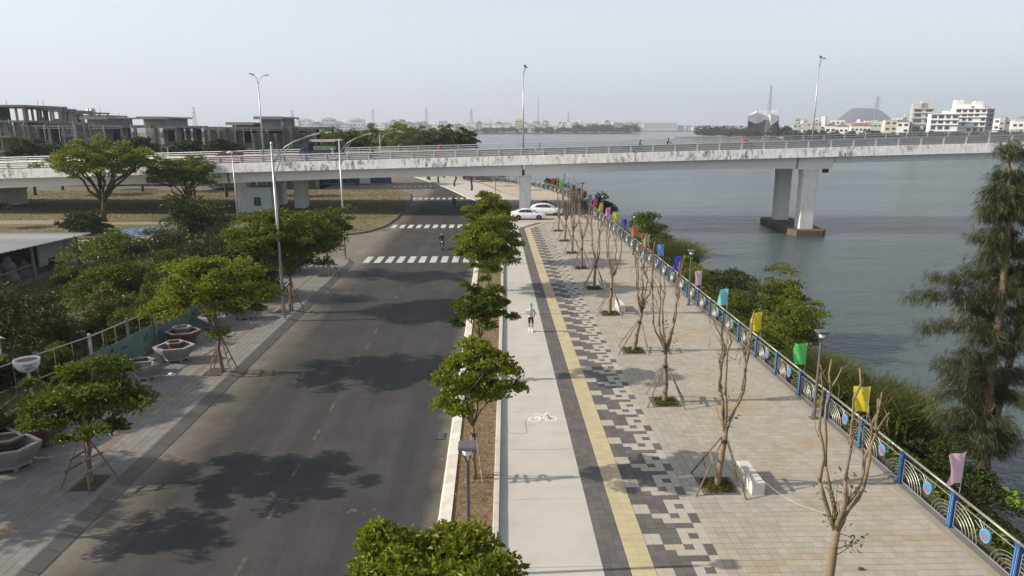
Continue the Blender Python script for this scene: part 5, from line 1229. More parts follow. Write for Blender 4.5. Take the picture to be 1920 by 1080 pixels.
def flag(x, y, z0, colour, label, h=1.0, w=0.58, top=2.42, seed=0, star=False, rz=0.0, grp='bunting flags on the railing'):
    g = np.random.default_rng(seed); t = thing('flag', label, 'flag', (x,y,z0), rz, grp)
    q = MB(); q.tube([(0,0,0),(0,0,top+0.02)], 0.013, 6); q.build('pole', M_steel, t)
    ny, nz = 8, 10; V = []; a = g.uniform(0,6); curl = g.uniform(0.5,1.0)
    for j in range(nz+1):
        for i in range(ny+1):
            u = i/ny; v = j/nz; xx = -u*w*(0.92+0.06*math.sin(v*3+a)); yy = 0.06*math.sin(u*6.5+v*2.6+a)*u*1.5+0.03*math.sin(v*6+u*5+a)*u; zz = top-v*h-0.05*u*curl-0.03*math.sin(u*5+a)*u
            V.append((xx, yy, zz))
    Fs = [(j*(ny+1)+i, j*(ny+1)+i+1, (j+1)*(ny+1)+i+1, (j+1)*(ny+1)+i) for j in range(nz) for i in range(ny)]
    me = bpy.data.meshes.new('cloth'); me.from_pydata(V, [], Fs); me.materials.append(FM[colour]); me.polygons.foreach_set('use_smooth',[True]*len(Fs)); c = obj('cloth', me, t)
    if star:
        q = MB(); pts_ = [(-w/2+ (0.2 if k%2==0 else 0.08)*math.sin(k*math.pi/5), -0.09, top-h/2+(0.2 if k%2==0 else 0.08)*math.cos(k*math.pi/5)) for k in range(10)]; q.poly(pts_); q.build('star', FM['yellow'], c)
    return t
seq = ['rose','pink','yellow','green','yellow','cyan','pink','blue','sky','green','orange','blue','yellow','rose','yellow','magenta','sky','red','magenta','red','sky','green','red']
desc = ['rose flag on the railing below the lower right corner','pale pink flag nearest the camera, beside the casuarina','yellow flag behind the nearest bare tree, nearest of the yellow ones','bright green flag beside the promenade lamp over the reeds','yellow flag on the railing just before the green mound','cyan flag on the railing in front of the green mound','pale pink flag next to the promenade lamp past the mound','deep blue flag between the pink flag and the light blue one','light blue flag half hidden by shrubs past the deep blue one','green flag beside the red and white barrier boom','orange-red flag next to the third promenade lamp','deep blue flag just beyond the orange-red one','yellow flag just beyond the second deep blue one','rose pink flag between two yellow flags','farther yellow flag beyond the rose pink one','magenta flag in front of the dark bush by the bridge','blue flag in the shade by the dark bush','red flag in the shade beneath the bridge','magenta flag just past the bridge shadow','red flag past the bridge beside the leafy bare tree','pale blue flag past the bridge near the shore bush','green flag on the shore bend','red flag on the shore bend, last before the pier hides the railing']
k = 0
for i in range(1, len(fpx), 2):
    if k >= len(seq): break
    p = fpx[i]; flag(p.x+0.14, p.y, 0.1, seq[k], desc[k], seed=k, h=1.0, rz=0.15*math.sin(k*2.3)); k += 1
p = at(900, 365); flag(p.x, p.y, 0, 'red', 'red flag with yellow star on a pole by the far walk', 0.9, 1.2, 4.2, 77, True, 0.4, None)

# promenade lamps: slim post, V bracket and flat square head
def prom_lamp(x, y, z, label):
    t = thing('promenade_lamp', label, 'lamp', (x,y,z), 0, 'small promenade lamps')
    q = MB(); q.mm(-0.16,0.16,-0.16,0.16,0,0.02); q.lathe([(0.085,0.02),(0.085,0.35),(0.06,0.4),(0.055,3.35)],n=10); q.build('post', M_lamp, t, smooth=False)
    for s in (-1,1):
        q = MB(); q.beam((0,0,3.3),(s*0.17,0,3.74),0.03,0.04); q.build('bracket', M_lamp, t)
    q = MB(); q.rings([[(-0.19,-0.19,3.74),(0.19,-0.19,3.74),(0.19,0.19,3.74),(-0.19,0.19,3.74)],[(-0.24,-0.24,3.79),(0.24,-0.24,3.79),(0.24,0.24,3.79),(-0.24,0.24,3.79)],[(-0.22,-0.22,3.85),(0.22,-0.22,3.85),(0.22,0.22,3.85),(-0.22,0.22,3.85)]],0); hd = q.build('lamp_head', M_lamp, t)
    q = MB(); q.lathe([(0.12,0),(0.14,0.08),(0.09,0.16)],(0,0,3.57),10); q.build('lens', M_lens, hd)
for x, y, z, l in ((-0.72,16.9,0.06,'small lamp in the planter strip behind the nearest crown'),(13.45,27.15,0,'promenade lamp beside the doubled blue post'),(13.4,46.3,0,'promenade lamp next to the pale pink flag past the mound'),(13.4,65.8,0,'promenade lamp by the orange-red flag'),(13.4,85.5,0,'promenade lamp before the bridge'),(13.3,104.5,0,'promenade lamp in the bridge shadow'),(12.3,122.5,0,'promenade lamp beyond the bridge on the bend'),(-0.9,70.5,0.0,'promenade lamp behind the farthest planter strip tree'),(0.4,127.0,0,'small lamp on the far walk under the girder')): prom_lamp(x, y, z, l)
# tall street lamps along the left pavement
def street_lamp(x, y, H, label, rz=0.0, arm=True):
    t = thing('street_lamp', label, 'street lamp', (x,y,0), rz, 'tall street lamps by the road')
    q = MB(); q.tube([(0,0,0),(0,0,H)],[0.105,0.065],10); q.build('pole', M_steel, t, smooth=True)
    q = MB(); q.box((0,0,0.02),(0.4,0.4,0.04)); q.build('base_plate', M_steel, t)
    q = MB(); q.lathe([(0.07,0),(0.08,0.1),(0.03,0.22)],(0,0,H-0.02),8); q.build('finial', M_steel, t)
    if arm:
        q = MB(); q.tube([(0.03,0,H-1.05),(0.35,0,H-0.6),(0.8,0,H-0.12),(1.4,0,H+0.22),(2.2,0,H+0.5)],[0.045,0.045,0.042,0.04,0.035],7); a = q.build('arm', M_steel, t, smooth=True)
        q = MB(); q.tube([(0.03,0,H-2.2),(0.25,0,H-1.4),(0.55,0,H-0.7),(1.1,0,H-0.02)],[0.035,0.035,0.033,0.03],6); q.tube([(0.5,0,H-0.8),(0.5,0,H-0.38)],0.02,5); q.build('brace', M_steel, t, smooth=True)
        q = MB(); q.rings([[(2.0,-0.10,H+0.42),(2.0,0.10,H+0.42),(2.0,0.10,H+0.50),(2.0,-0.10,H+0.50)],[(2.9,-0.13,H+0.66),(2.9,0.13,H+0.66),(2.9,0.10,H+0.74),(2.9,-0.10,H+0.74)]],0); q.build('lamp_head', M_steel, a)
    else:
        q = MB(); q.tube([(0,0,H-0.6),(0.1,-0.3,H-0.1),(0.15,-0.9,H+0.15)],0.04,6); a = q.build('arm', M_steel, t, smooth=True)
        q = MB(); q.ball((0.17,-1.2,H+0.18),(0.32,0.5,0.14),10); q.build('lamp_head', M_lens, a, smooth=True)
street_lamp(-13.4,43.5,10.9,'tall street lamp with curved double arm beside the dome-shaped tree',0.05)
street_lamp(-13.9,64.9,10.7,'tall street lamp with curved double arm at the zebra crossing corner',0.0)
street_lamp(-30.5,84.0,8.9,'street lamp with pale rounded head beside the bridge hut',0.0,False)
p = at(712,262,Y=160); street_lamp(p.x,160,p.z+1.0,'thin curved street lamp among the roadside trees behind the bridge',0.0)

# stone benches
def bench(x, y, label, rz=0.0):
    t = thing('stone_bench', label, 'bench', (x,y,0), rz, 'pale stone block benches')
    for k in range(3):
        q = MB(); w, l, h = 0.42, 0.52, 0.45; c = 0.015
        q.rings([[(-w/2,-l/2,0),(w/2,-l/2,0),(w/2,l/2,0),(-w/2,l/2,0)],[(-w/2,-l/2,h-c),(w/2,-l/2,h-c),(w/2,l/2,h-c),(-w/2,l/2,h-c)],[(-w/2+c,-l/2+c,h),(w/2-c,-l/2+c,h),(w/2-c,l/2-c,h),(-w/2+c,l/2-c,h)]],0); q.build('stone_block', M_granite, t, loc=(0,(k-1)*0.53,0))
bench(8.78,21.75,'pale stone bench made of three blocks beside the propped bare tree')
bench(8.35,52.6,'pale stone bench beyond the fourth bare tree'); bench(8.5,45.3,'pale stone bench beside the fifth bare tree'); bench(8.4,60.4,'small pale stone bench far along the bare tree row')
# cord from the bench tree to the nearest bare tree
q = MB(); a, c = Vector((8.9,21.2,0.5)), Vector((7.75,14.25,3.3)); q.tube([a.lerp(c,i/14)-Vector((0,0,0.2*math.sin(math.pi*i/14))) for i in range(15)],0.004,4); tag(q.build('cord', mat('cord_white',(0.6,0.58,0.54),0.8,0.05)), 'thin pale cord slung between two bare trees', 'cord')
# striped barrier booms standing against the railing
bb = thing('barrier_boom','red, green and white striped barrier boom stood upright near the railing','barrier',(12.6,58.2,0))
for s, (dx, dy, c0, c1) in enumerate(((0.0,0,M_red,M_red),(0.25,0.1,M_red,M_red))):
    for k in range(9):
        z0, z1 = 0.36*k, 0.36*(k+1); mm_ = (mat('boom_green',(0.02,0.22,0.10),0.5,0.05) if k%2 == 0 else M_wpaint) if k < 5 else M_red
        q = MB(); q.beam((dx+0.05*s*k*0.3,dy,z0),(dx+0.05*s*(k+1)*0.3,dy,z1),0.10,0.10); q.build('boom_band', mm_, bb)
# ================================================================ YARD: planters, fences, shed
def hexpot(x, y, w, h, label, m=None, rz=0.0, inner=None, z=0.0):
    m = m or M_stone; t = thing('planter_pot', label, 'planter', (x,y,z), rz, 'hexagonal stone planters')
    R1, R0 = w/2, w/2*0.68
    def hx(r, zz, sy=0.8): return [(r*math.cos(2*math.pi*k/6+0.2), sy*r*math.sin(2*math.pi*k/6+0.2), zz) for k in range(6)]
    q = MB(); q.rings([hx(R0*0.9,0.1), hx(R0,0.14), hx(R0*0.94,0.22), hx(R1*0.93,h*0.72), hx(R1,h-0.08), hx(R1,h), hx(R1*0.87,h), hx(R1*0.82,h-0.1), hx(R0*0.75,0.3)], 0); q.build('bowl', m, t)
    q = MB(); rr = [hx(R1*1.02,h+0.002), hx(R1*1.02,h+0.05), hx(R1*0.86,h+0.05), hx(R1*0.86,h+0.002)]; q.rings(rr+[rr[0]],0,False,False); q.build('rim', M_stonel, t)
    for k in range(6):
        a = 2*math.pi*k/6+0.2; q = MB(); q.ball((R0*0.85*math.cos(a),0.8*R0*0.85*math.sin(a),0.06),(0.09,0.09,0.08),8); q.build('foot', m, t)
    q = MB(); q.poly(hx(R0*0.8,0.31)); q.build('soil', M_soil, t)
    return t
hexpot(-16.75,35.4,2.05,0.78,'largest grey hexagonal planter on the pavement, with a small brown pot inside',rz=0.1)
hexpot(-16.85,35.7,0.95,0.42,'small brown hexagonal pot sitting inside the largest grey planter',M_terra,0.1,z=0.5)
hexpot(-17.0,32.6,1.35,0.72,'small grey hexagonal planter at the near end of the row',rz=0.0)
hexpot(-17.6,33.6,1.25,0.62,'dark hexagonal planter behind the small grey one',M_terra,0.2)
hexpot(-17.6,38.4,1.95,0.72,'wide brown hexagonal planter against the green sheet fence',M_terra,0.05)
hexpot(-17.7,38.6,1.05,0.40,'small pale hexagonal pot inside the wide brown planter',M_stone,0.05,z=0.5)
hexpot(-17.0,41.4,1.9,0.8,'grey hexagonal planter half hidden behind the yellow-green street tree',rz=0.3)
hexpot(-16.0,43.6,1.6,0.8,'farthest grey hexagonal planter, under the street tree crown',rz=0.1)
hexpot(-17.55,23.6,2.3,0.85,'big carved grey planter at the left edge of the pavement',rz=0.15)
hexpot(-17.7,25.6,2.2,0.8,'big brown hexagonal planter behind the carved one at the left edge',M_terra,0.1)
hexpot(-17.75,23.9,1.2,0.45,'brown pot set inside the big carved planter at the left edge',M_terra,0.1,z=0.55)
# litter on the pavement
q = MB(); q.rings([[(-0.2,-0.1,0),(0.15,-0.14,0),(0.22,0.08,0),(-0.1,0.15,0)],[(-0.12,-0.02,0.1),(0.1,-0.06,0.14),(0.12,0.03,0.08),(-0.05,0.06,0.12)]],0); tag(q.build('plastic_bag', M_white, None, loc=(-16.0,33.2,0)), 'crumpled white plastic bag lying by the small planter', 'bag')
q = MB(); q.rings([[(-0.09,-0.05,0),(0.08,-0.06,0),(0.1,0.04,0),(-0.06,0.07,0)],[(-0.05,-0.02,0.05),(0.05,-0.03,0.08),(0.05,0.02,0.04),(-0.03,0.03,0.06)]],0); tag(q.build('dropped_glove', M_barkd, None, loc=(10.15,16.9,0.005)), 'small dark brown scrap lying on the beige pavers', 'litter')
# green sheet fence with scrawls, and the pipe frame fence
sf = thing('sheet_fence','weathered green sheet metal fence with scrawled marks behind the planters','fence')
A, Bq = Vector((-19.5,31.6)), Vector((-18.0,46.5)); L0 = (Bq-A).length; n = 13; rz = math.atan2((Bq-A).y,(Bq-A).x)
for k in range(n):
    p = A.lerp(Bq,(k+0.5)/n); q = MB(); w = L0/n
    for j in range(6): q.mm(-w/2+w*j/6+0.002,-w/2+w*(j+1)/6-0.002,-0.012 if j%2 else 0.0,0.012 if j%2 else 0.02,0.0,1.3+0.03*math.sin(k*2.1))
    q.build('sheet_panel', M_sheet, sf, loc=(p.x,p.y,0), rz=rz)
gr = np.random.default_rng(4)
def squig(u0, v0, sz, m, n=9):
    q = MB(); pts_ = [(u0+sz*0.18*i+gr.normal()*sz*0.12, -0.02, v0+gr.normal()*sz*0.30) for i in range(n)]; q.tube(pts_, 0.016, 4); q.build('scrawl', m, sf, loc=(A.x,A.y,0), rz=rz)
for u0, v0, sz, m in ((1.9,0.75,0.6,M_black),(2.0,0.45,0.5,M_lblue),(3.3,0.85,0.35,M_black),(3.4,0.6,0.4,M_lblue),(5.2,0.8,0.35,M_black),(6.4,0.7,0.4,M_black),(8.5,0.9,0.3,M_wpaint)): squig(u0,v0,sz,m)
for s in (0.10,0.42): 
    p = A.lerp(Bq, s); q = MB(); q.mm(-0.05,0.05,-0.10,-0.02,0,1.9 if s > 0.3 else 1.2); q.build('fence_post', M_board, sf, loc=(p.x,p.y,0), rz=rz)
ff = thing('frame_fence','white-posted pipe frame fence in front of the weeds','fence')
pA, pB = at(205,692), at(268,662); pts_ = [(-21.5,27.4),(-20.6,30.4),(-19.75,33.2),(-19.35,36.0),(-18.95,39.0)]
for i, p in enumerate(pts_):
    q = MB(); q.mm(-0.06,0.06,-0.06,0.06,0,2.15); q.build('fence_post', M_wpaint if i == 2 else M_board, ff, loc=(p[0],p[1],0))
    if i+1 < len(pts_):
        nx = pts_[i+1]
        for z in (0.9,2.0): 
            q = MB(); q.tube([(p[0],p[1],z),(nx[0],nx[1],z)],0.03,6); q.build('fence_rail', M_steel, ff)
        for f in (0.33,0.66):
            q = MB(); q.tube([(p[0]+(nx[0]-p[0])*f,p[1]+(nx[1]-p[1])*f,0.1),(p[0]+(nx[0]-p[0])*f,p[1]+(nx[1]-p[1])*f,2.0)],0.018,5); q.build('fence_upright', M_steel, ff)
# white bowl planter on a stem with lettering
bp = thing('bowl_planter','white bowl-shaped sign planter on a stem with blue lettering','planter',(-19.75,28.6,0.12))
q = MB(); q.lathe([(0.05,0),(0.22,0.02),(0.35,0.12),(0.45,0.28),(0.50,0.50),(0.50,0.56),(0.46,0.56),(0.44,0.46),(0.02,0.44)],(0,0,1.75),20); q.build('bowl', mat('glazed_white',(0.75,0.76,0.77),0.4,0.03), bp, smooth=True)
q = MB(); q.tube([(0,0,0),(0,0,1.76)],0.06,8); q.build('stem', M_wpaint, bp)
q = MB(); q.lathe([(0.42,0),(0.40,0.02)],(0,0,2.24),14); q.build('soil', M_soil, bp)
def lettering(body, size, m, parent, loc, rot, wrapr=None):
    cu = bpy.data.curves.new('lettering','FONT'); cu.body = body; cu.size = size; cu.extrude = 0.002; cu.align_x = 'CENTER'
    o = bpy.data.objects.new('tmp_text', cu); col.objects.link(o); dg = bpy.context.evaluated_depsgraph_get(); dg.update()
    me = bpy.data.meshes.new_from_object(o.evaluated_get(dg)); bpy.data.objects.remove(o)
    if wrapr:
        for v in me.vertices: 
            a = v.co.x/wrapr; dzz = v.co.z; v.co = Vector((math.sin(a)*(wrapr+dzz), v.co.y, wrapr-math.cos(a)*(wrapr+dzz)))
            v.co.z = -v.co.z
    me.materials.clear(); me.materials.append(m); r = obj('lettering', me, parent, loc); r.rotation_euler = rot; return r
M_ink = mat('blue_ink',(0.03,0.04,0.12),0.6,0.05)
for body, zz, sz in (('mugu.n',2.12,0.17),('680 N',1.96,0.15)):
    o = lettering(body, sz, M_ink, bp, (0,0,zz), (R(90),0,R(45)), None)
    for v in o.data.vertices:                          # wrap round the bowl
        rr_ = (0.508 if zz > 2.05 else 0.492); a = v.co.x/rr_; h_ = v.co.y; v.co = Vector((math.sin(a)*rr_, h_, math.cos(a)*rr_+v.co.z))
# small white pipe stub in the weeds
q = MB(); q.tube([(0,0,0),(0,0,1.5),(0.08,0,1.62),(0.3,0,1.55)],0.05,8); p = at(8,690); tag(q.build('vent_pipe', M_wpaint, None, True, loc=(p.x,p.y,0)), 'short white bent pipe standing in weeds at the left edge', 'pipe')

# tin-roofed shed with urns
sh = thing('tin_shed','open tin-roofed shed full of stone urns at the left edge','shed')
cR = at(172,437,Y=62.5); cN = at(0,483,Y=48.8); dx = cR.x
zb, zf = cR.z, cN.z
cols_ = 12
for k in range(cols_):
    y0, y1 = 47.0+ (62.5-47.0)*k/cols_, 47.0+(62.5-47.0)*(k+1)/cols_; q = MB(); zz = lambda y: zf+(zb-zf)*(y-48.8)/(62.5-48.8)
    for j in range(4):
        ya, yb = y0+(y1-y0)*j/4, y0+(y1-y0)*(j+1)/4; o_ = 0.03 if j%2 else 0.0
        q.quad((-58,ya,zz(ya)+o_),(dx,ya,zz(ya)+o_),(dx,yb-0.01,zz(yb)+o_),(-58,yb-0.01,zz(yb)+o_)); q.quad((dx,ya,zz(ya)+o_-0.04),(dx,yb-0.01,zz(yb)+o_-0.04),(dx,yb-0.01,zz(yb)+o_),(dx,ya,zz(ya)+o_))
        q.quad((-58,yb-0.01,zz(yb)+o_-0.04),(dx,yb-0.01,zz(yb)+o_-0.04),(dx,ya,zz(ya)+o_-0.04),(-58,ya,zz(ya)+o_-0.04))
    q.build('roof_sheet', M_tin if k not in (0,1,2,9,10) else mat('pale_tin',(0.52,0.52,0.50),0.5,0.1,0.6,metal=0.2), sh)
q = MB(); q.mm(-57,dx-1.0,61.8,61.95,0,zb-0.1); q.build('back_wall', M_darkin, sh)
for k in range(5):
    q = MB(); y0 = 56.5+k*1.05; q.mm(dx-1.15,dx-1.02,y0,y0+1.03,0.9+0.5*(k%2) if k < 3 else 0.0,zz(y0)-0.12); q.build('wall_board', M_board, sh)
for y in (49.2,55.8,61.5):
    q = MB(); q.mm(dx-1.2,dx-1.05,y,y+0.14,0,zz(y)-0.1); q.build('post', M_board, sh)
q = MB(); q.beam((dx-1.1,49.3,1.1),(dx-1.1,55.8,1.3),0.07,0.07); q.build('rail', M_board, sh)
q = MB(); q.quad((-57,46.5,-0.02),(dx-0.8,46.5,-0.02),(dx-0.8,62,-0.02),(-57,62,-0.02)); q.build('floor', M_rawc, sh)
M_urn = mat('urn_stone_shaded',(0.16,0.16,0.165),0.9,0.15,3.0,0.5,14)  # stone darkened to paint in the shade under the shed roof
gu = np.random.default_rng(6); urnp = [(0.28,0),(0.5,0.12),(0.62,0.45),(0.55,0.8),(0.3,1.0),(0.42,1.12),(0.52,1.35),(0.42,1.6),(0.2,1.75),(0.28,1.85),(0.1,2.1)]
ui = 0
for x_, y_, s in ((dx-1.9,50.2,0.95),(dx-2.6,51.8,0.9),(dx-1.8,52.4,0.8),(dx-2.0,54.2,1.05),(dx-3.2,53.4,1.15),(dx-2.3,56.6,0.7),(dx-3.6,50.6,1.0),(dx-1.7,47.9,0.9)):
    q = MB(); q.lathe([(r*s,z*s) for r, z in urnp], n=14); ui += 1; tag(q.build('stone_urn', M_urn, None, True, loc=(x_,y_,0)), f'grey stone gourd-shaped urn under the shed roof, {od[ui-1]} from the near end', 'urn', 'stone urns in the shed')
# blue tarpaulin, stone blocks in the weeds
p = at(275,440); g = np.random.default_rng(9); n = 14; V = [(p.x+(i/n-0.5)*6.2, p.y+(j/6-0.5)*2.6, (0.85*math.sin(math.pi*i/n)**0.4*math.sin(math.pi*j/6)**0.5+g.normal()*0.05) if 0<i<n and 0<j<6 else 0.0) for j in range(7) for i in range(n+1)]
Fs = [(j*(n+1)+i,j*(n+1)+i+1,(j+1)*(n+1)+i+1,(j+1)*(n+1)+i) for j in range(6) for i in range(n)]
me = bpy.data.meshes.new('tarpaulin'); me.from_pydata(V,[],Fs); me.materials.append(mat('tarp_blue',(0.10,0.15,0.24),0.5,0.3,1.2,tint=(0.3,0.33,0.38),tscale=0.9,tamt=0.7)); tag(obj('tarpaulin', me), 'crumpled blue tarpaulin over a heap on the dry grass', 'tarpaulin')
for k, (px, py, w, h) in enumerate(((245,470,1.0,0.9),(281,468,1.2,1.0),(267,471,0.7,0.6),(222,478,0.9,0.6),(160,474,1.5,0.9),(338,466,0.8,0.7))):
    p = at(px,py); q = MB(); q.rings([[(-w/2,-w/2,0),(w/2,-w/2,0),(w/2,w/2,0),(-w/2,w/2,0)],[(-w/2,-w/2,h-0.1),(w/2,-w/2,h-0.1),(w/2,w/2,h-0.1),(-w/2,w/2,h-0.1)],[(-w/2+0.1,-w/2+0.1,h),(w/2-0.1,-w/2+0.1,h),(w/2-0.1,w/2-0.1,h),(-w/2+0.1,w/2-0.1,h)]],0)
    tag(q.build('stone_block', M_stonel, None, loc=(p.x,p.y,0.25), rz=0.3*k), f'pale stone block among the yard weeds, {od[k]} in the scattered group', 'stone block', 'stone blocks in the weeds')
# ================================================================ VEHICLES
def wheel(t, x, y, z, r, w, s):
    q = MB(); n = 18
    q.rings([[(x+rr*math.cos(2*math.pi*i/n), y+dy, z+rr*math.sin(2*math.pi*i/n)) for i in range(n)] for rr, dy in ((r*0.62,-w/2),(r*0.94,-w/2),(r,-w/4),(r,w/4),(r*0.94,w/2),(r*0.62,w/2))][::-1], 0); wh = q.build('wheel', M_tyre, t, smooth=False)
    q = MB(); yy = y-s*-1*(w/2+0.005)*-1
    yy = y+s*(w/2-0.01)
    q.poly([(x+r*0.6*math.cos(2*math.pi*i/n), yy, z+r*0.6*math.sin(2*math.pi*i/n)) for i in range(n)][::(1 if s < 0 else -1)])
    for k in range(5):
        a = 2*math.pi*k/5; q.beam((x,yy+s*0.012,z),(x+r*0.58*math.cos(a),yy+s*0.012,z+r*0.58*math.sin(a)),0.05,0.02)
    q.build('rim', M_rim, wh)
def car(label, loc, rz, kind='sedan'):
    """nose towards +x; side profile lofted across rounded stations"""
    t = thing('parked_car', label, 'car', loc, rz, 'white cars parked by the bridge pier')
    if kind == 'sedan':
        #      x,   half width, z low, z shoulder
        S = [(-2.30,0.62,0.42,0.86),(-2.22,0.76,0.30,0.97),(-1.95,0.85,0.22,1.01),(-1.3,0.89,0.20,0.98),(-0.4,0.90,0.19,0.94),(0.5,0.90,0.19,0.93),(1.1,0.89,0.20,0.90),(1.6,0.87,0.21,0.82),(2.05,0.80,0.24,0.72),(2.28,0.66,0.32,0.62)]
        CAB = [(-2.0,1.00,0.70,1.02),(-1.55,0.98,0.66,1.22),(-0.95,0.96,0.60,1.42),(-0.1,0.94,0.58,1.45),(0.35,0.93,0.60,1.38),(0.85,0.92,0.66,1.12),(1.2,0.90,0.70,0.90)]
        W0, W1, r = -1.33, 1.37, 0.33; win = [[(-1.42,1.02),(-1.05,1.30),(-0.45,1.37),(-0.45,0.98)],[(-0.40,0.98),(-0.40,1.37),(0.15,1.35),(0.75,1.08),(0.72,0.99)]]
    else:
        S = [(-2.25,0.70,0.48,0.98),(-2.15,0.84,0.34,1.10),(-1.9,0.90,0.27,1.12),(-1.2,0.93,0.26,1.08),(-0.3,0.94,0.25,1.05),(0.6,0.94,0.25,1.04),(1.15,0.93,0.26,1.02),(1.65,0.91,0.28,0.97),(2.05,0.84,0.32,0.88),(2.25,0.70,0.40,0.76)]
        CAB = [(-2.1,1.10,0.76,1.2),(-1.85,1.08,0.70,1.45),(-1.2,1.06,0.66,1.62),(-0.2,1.04,0.64,1.66),(0.3,1.04,0.64,1.60),(0.85,1.02,0.70,1.30),(1.25,1.0,0.74,1.05)]
        W0, W1, r = -1.35, 1.38, 0.37; win = [[(-1.62,1.18),(-1.3,1.45),(-0.5,1.55),(-0.5,1.12)],[(-0.45,1.12),(-0.45,1.55),(0.12,1.54),(0.78,1.24),(0.75,1.13)]]
    q = MB(); q.rings([[(x,-w*0.93,zl),(x,w*0.93,zl),(x,w,zl+(zs-zl)*0.3),(x,w*0.985,zl+(zs-zl)*0.75),(x,w*0.86,zs),(x,0,zs+0.035),(x,-w*0.86,zs),(x,-w*0.985,zl+(zs-zl)*0.75),(x,-w,zl+(zs-zl)*0.3)] for x, w, zl, zs in S], 0); q.build('body', M_carw, t, smooth=True)
    q = MB(); q.rings([[(x,-0.80,zb-0.08),(x,0.80,zb-0.08),(x,w,max(zt-0.05,zb-0.06)),(x,w*0.7,max(zt,zb-0.05)),(x,-w*0.7,max(zt,zb-0.05)),(x,-w,max(zt-0.05,zb-0.06))] for x, zb, w, zt in CAB], 0); q.build('cabin', M_carw, t, smooth=True)
    zt = max(c[3] for c in CAB)
    for s in (-1,1):
        for wv in win:                                 # side glass follows the lean of the cabin
            q = MB(); pts_ = []
            for x, z in wv:
                zb = np.interp(x,[c[0] for c in CAB],[c[1] for c in CAB])-0.08; top = np.interp(x,[c[0] for c in CAB],[c[3] for c in CAB])-0.05; hw = np.interp(x,[c[0] for c in CAB],[c[2] for c in CAB]); f = (z-zb)/max(0.05,top-zb)
                pts_.append((x, s*(0.80+(hw-0.80)*f+0.018), z))
            q.poly(pts_ if s < 0 else pts_[::-1]); q.build('window', M_carg, t)
        q = MB(); q.ball((0.78,s*0.98,1.0 if kind=='sedan' else 1.16),(0.10,0.11,0.08),8); q.build('wing_mirror', M_carw, t, smooth=True)
        q = MB(); q.box((2.12,s*0.58,0.66 if kind=='sedan' else 0.82),(0.22,0.34,0.10),s*-0.35); q.build('headlight', M_chrome, t)
        q = MB(); q.box((-2.2,s*0.6,0.86 if kind=='sedan' else 1.0),(0.14,0.30,0.12),s*0.3); q.build('tail_light', M_redl, t)
        for hx_ in (-0.35,0.62):
            q = MB(); q.box((hx_-0.2,s*0.905,0.84 if kind=='sedan' else 0.98),(0.18,0.03,0.03)); q.build('door_handle', M_chrome, t)
        for wx in (W0,W1):
            wheel(t, wx, s*0.80, r, r, 0.22, s)
            q = MB(); q.poly([(wx+(r+0.06)*math.cos(math.pi*i/10), s*0.905, r+(r+0.06)*math.sin(math.pi*i/10)-0.03) for i in range(11)][::(-1 if s < 0 else 1)]); q.build('wheel_arch', M_black, t)
    for (xa, za, xb, zb_) , nm in ((((0.42,zt-0.10),(1.12,(0.95 if kind=='sedan' else 1.10))),'windscreen'),(((-1.1,zt-0.10),(-1.85,(1.09 if kind=='sedan' else 1.28))),'rear_window')) if False else ():
        pass
    def glass(nm, xa, za, xb, zb_, wa, wb):
        q = MB(); pts_ = [(xa,-wa,za),(xa,wa,za),(xb,wb,zb_),(xb,-wb,zb_)]; q.poly(pts_ if xb < xa else pts_[::-1]); q.build(nm, M_carg, t)
    if kind == 'sedan': glass('windscreen',0.40,1.395,1.10,0.985,0.50,0.62); glass('rear_window',-1.02,1.425,-1.80,1.135,0.48,0.56)
    else: glass('windscreen',0.36,1.60,1.10,1.175,0.54,0.66); glass('rear_window',-1.45,1.60,-2.0,1.34,0.52,0.60)
    q = MB(); q.box((2.25,0,0.42),(0.06,0.9,0.18)); q.build('grille', M_black, t)
    q = MB(); q.box((-2.27,0,0.72),(0.03,0.5,0.12)); q.build('number_plate', M_white, t)
    return t
car('white sedan parked nearest the pier, side on', (4.63,92.3,0.0), R(-1.5), 'sedan')
car('white crossover parked behind the sedan, partly in bridge shadow', (7.35,96.8,0.0), R(-6), 'suv')
# planter with shrubs behind the cars
q = MB(); q.lathe([(1.6,0),(2.3,0.0),(2.3,0.45),(2.1,0.45),(2.0,0.3)],(0,0,0),24,0,1.0,0.6); hp = thing('shrub_bed','oval kerbed shrub bed behind the white crossover','planter',(7.6,103.6,0)); q.build('kerb_ring', M_kerb, hp)
g = np.random.default_rng(12); C = crown_points(g,(2.0,1.2,0.9),26,0.0); C[:,2] = np.abs(C[:,2])+0.4; V, Fc = leaves_in(g,C,np.full(len(C),0.45),60,0.22); obj('foliage', np_mesh('foliage',V,Fc,L_dark), hp)

# ---- people
def skin_body(name, joints, edges, root, mat_fn, mats, parent=None, sub=2):
    """one continuous skinned figure: joints {name: (co, radius or (rx, ry))}"""
    names_ = list(joints); me = bpy.data.meshes.new(name); me.from_pydata([joints[k][0] for k in names_], [(names_.index(a), names_.index(b_)) for a, b_ in edges], [])
    o = bpy.data.objects.new('tmp_body', me); col.objects.link(o)
    md = o.modifiers.new('s','SKIN'); md.use_smooth_shade = True
    for i, k in enumerate(names_):
        r_ = joints[k][1]; me.skin_vertices[0].data[i].radius = (r_, r_) if not hasattr(r_,'__len__') else r_
        me.skin_vertices[0].data[i].use_root = (k == root)
    sb = o.modifiers.new('u','SUBSURF'); sb.levels = sub; sb.render_levels = sub
    dg = bpy.context.evaluated_depsgraph_get(); dg.update(); m2 = bpy.data.meshes.new_from_object(o.evaluated_get(dg)); bpy.data.objects.remove(o); m2.name = name
    m2.materials.clear()
    for mm_ in mats: m2.materials.append(mm_)
    for p in m2.polygons: p.material_index = mat_fn(p.center); p.use_smooth = True
    return obj(name, m2, parent)
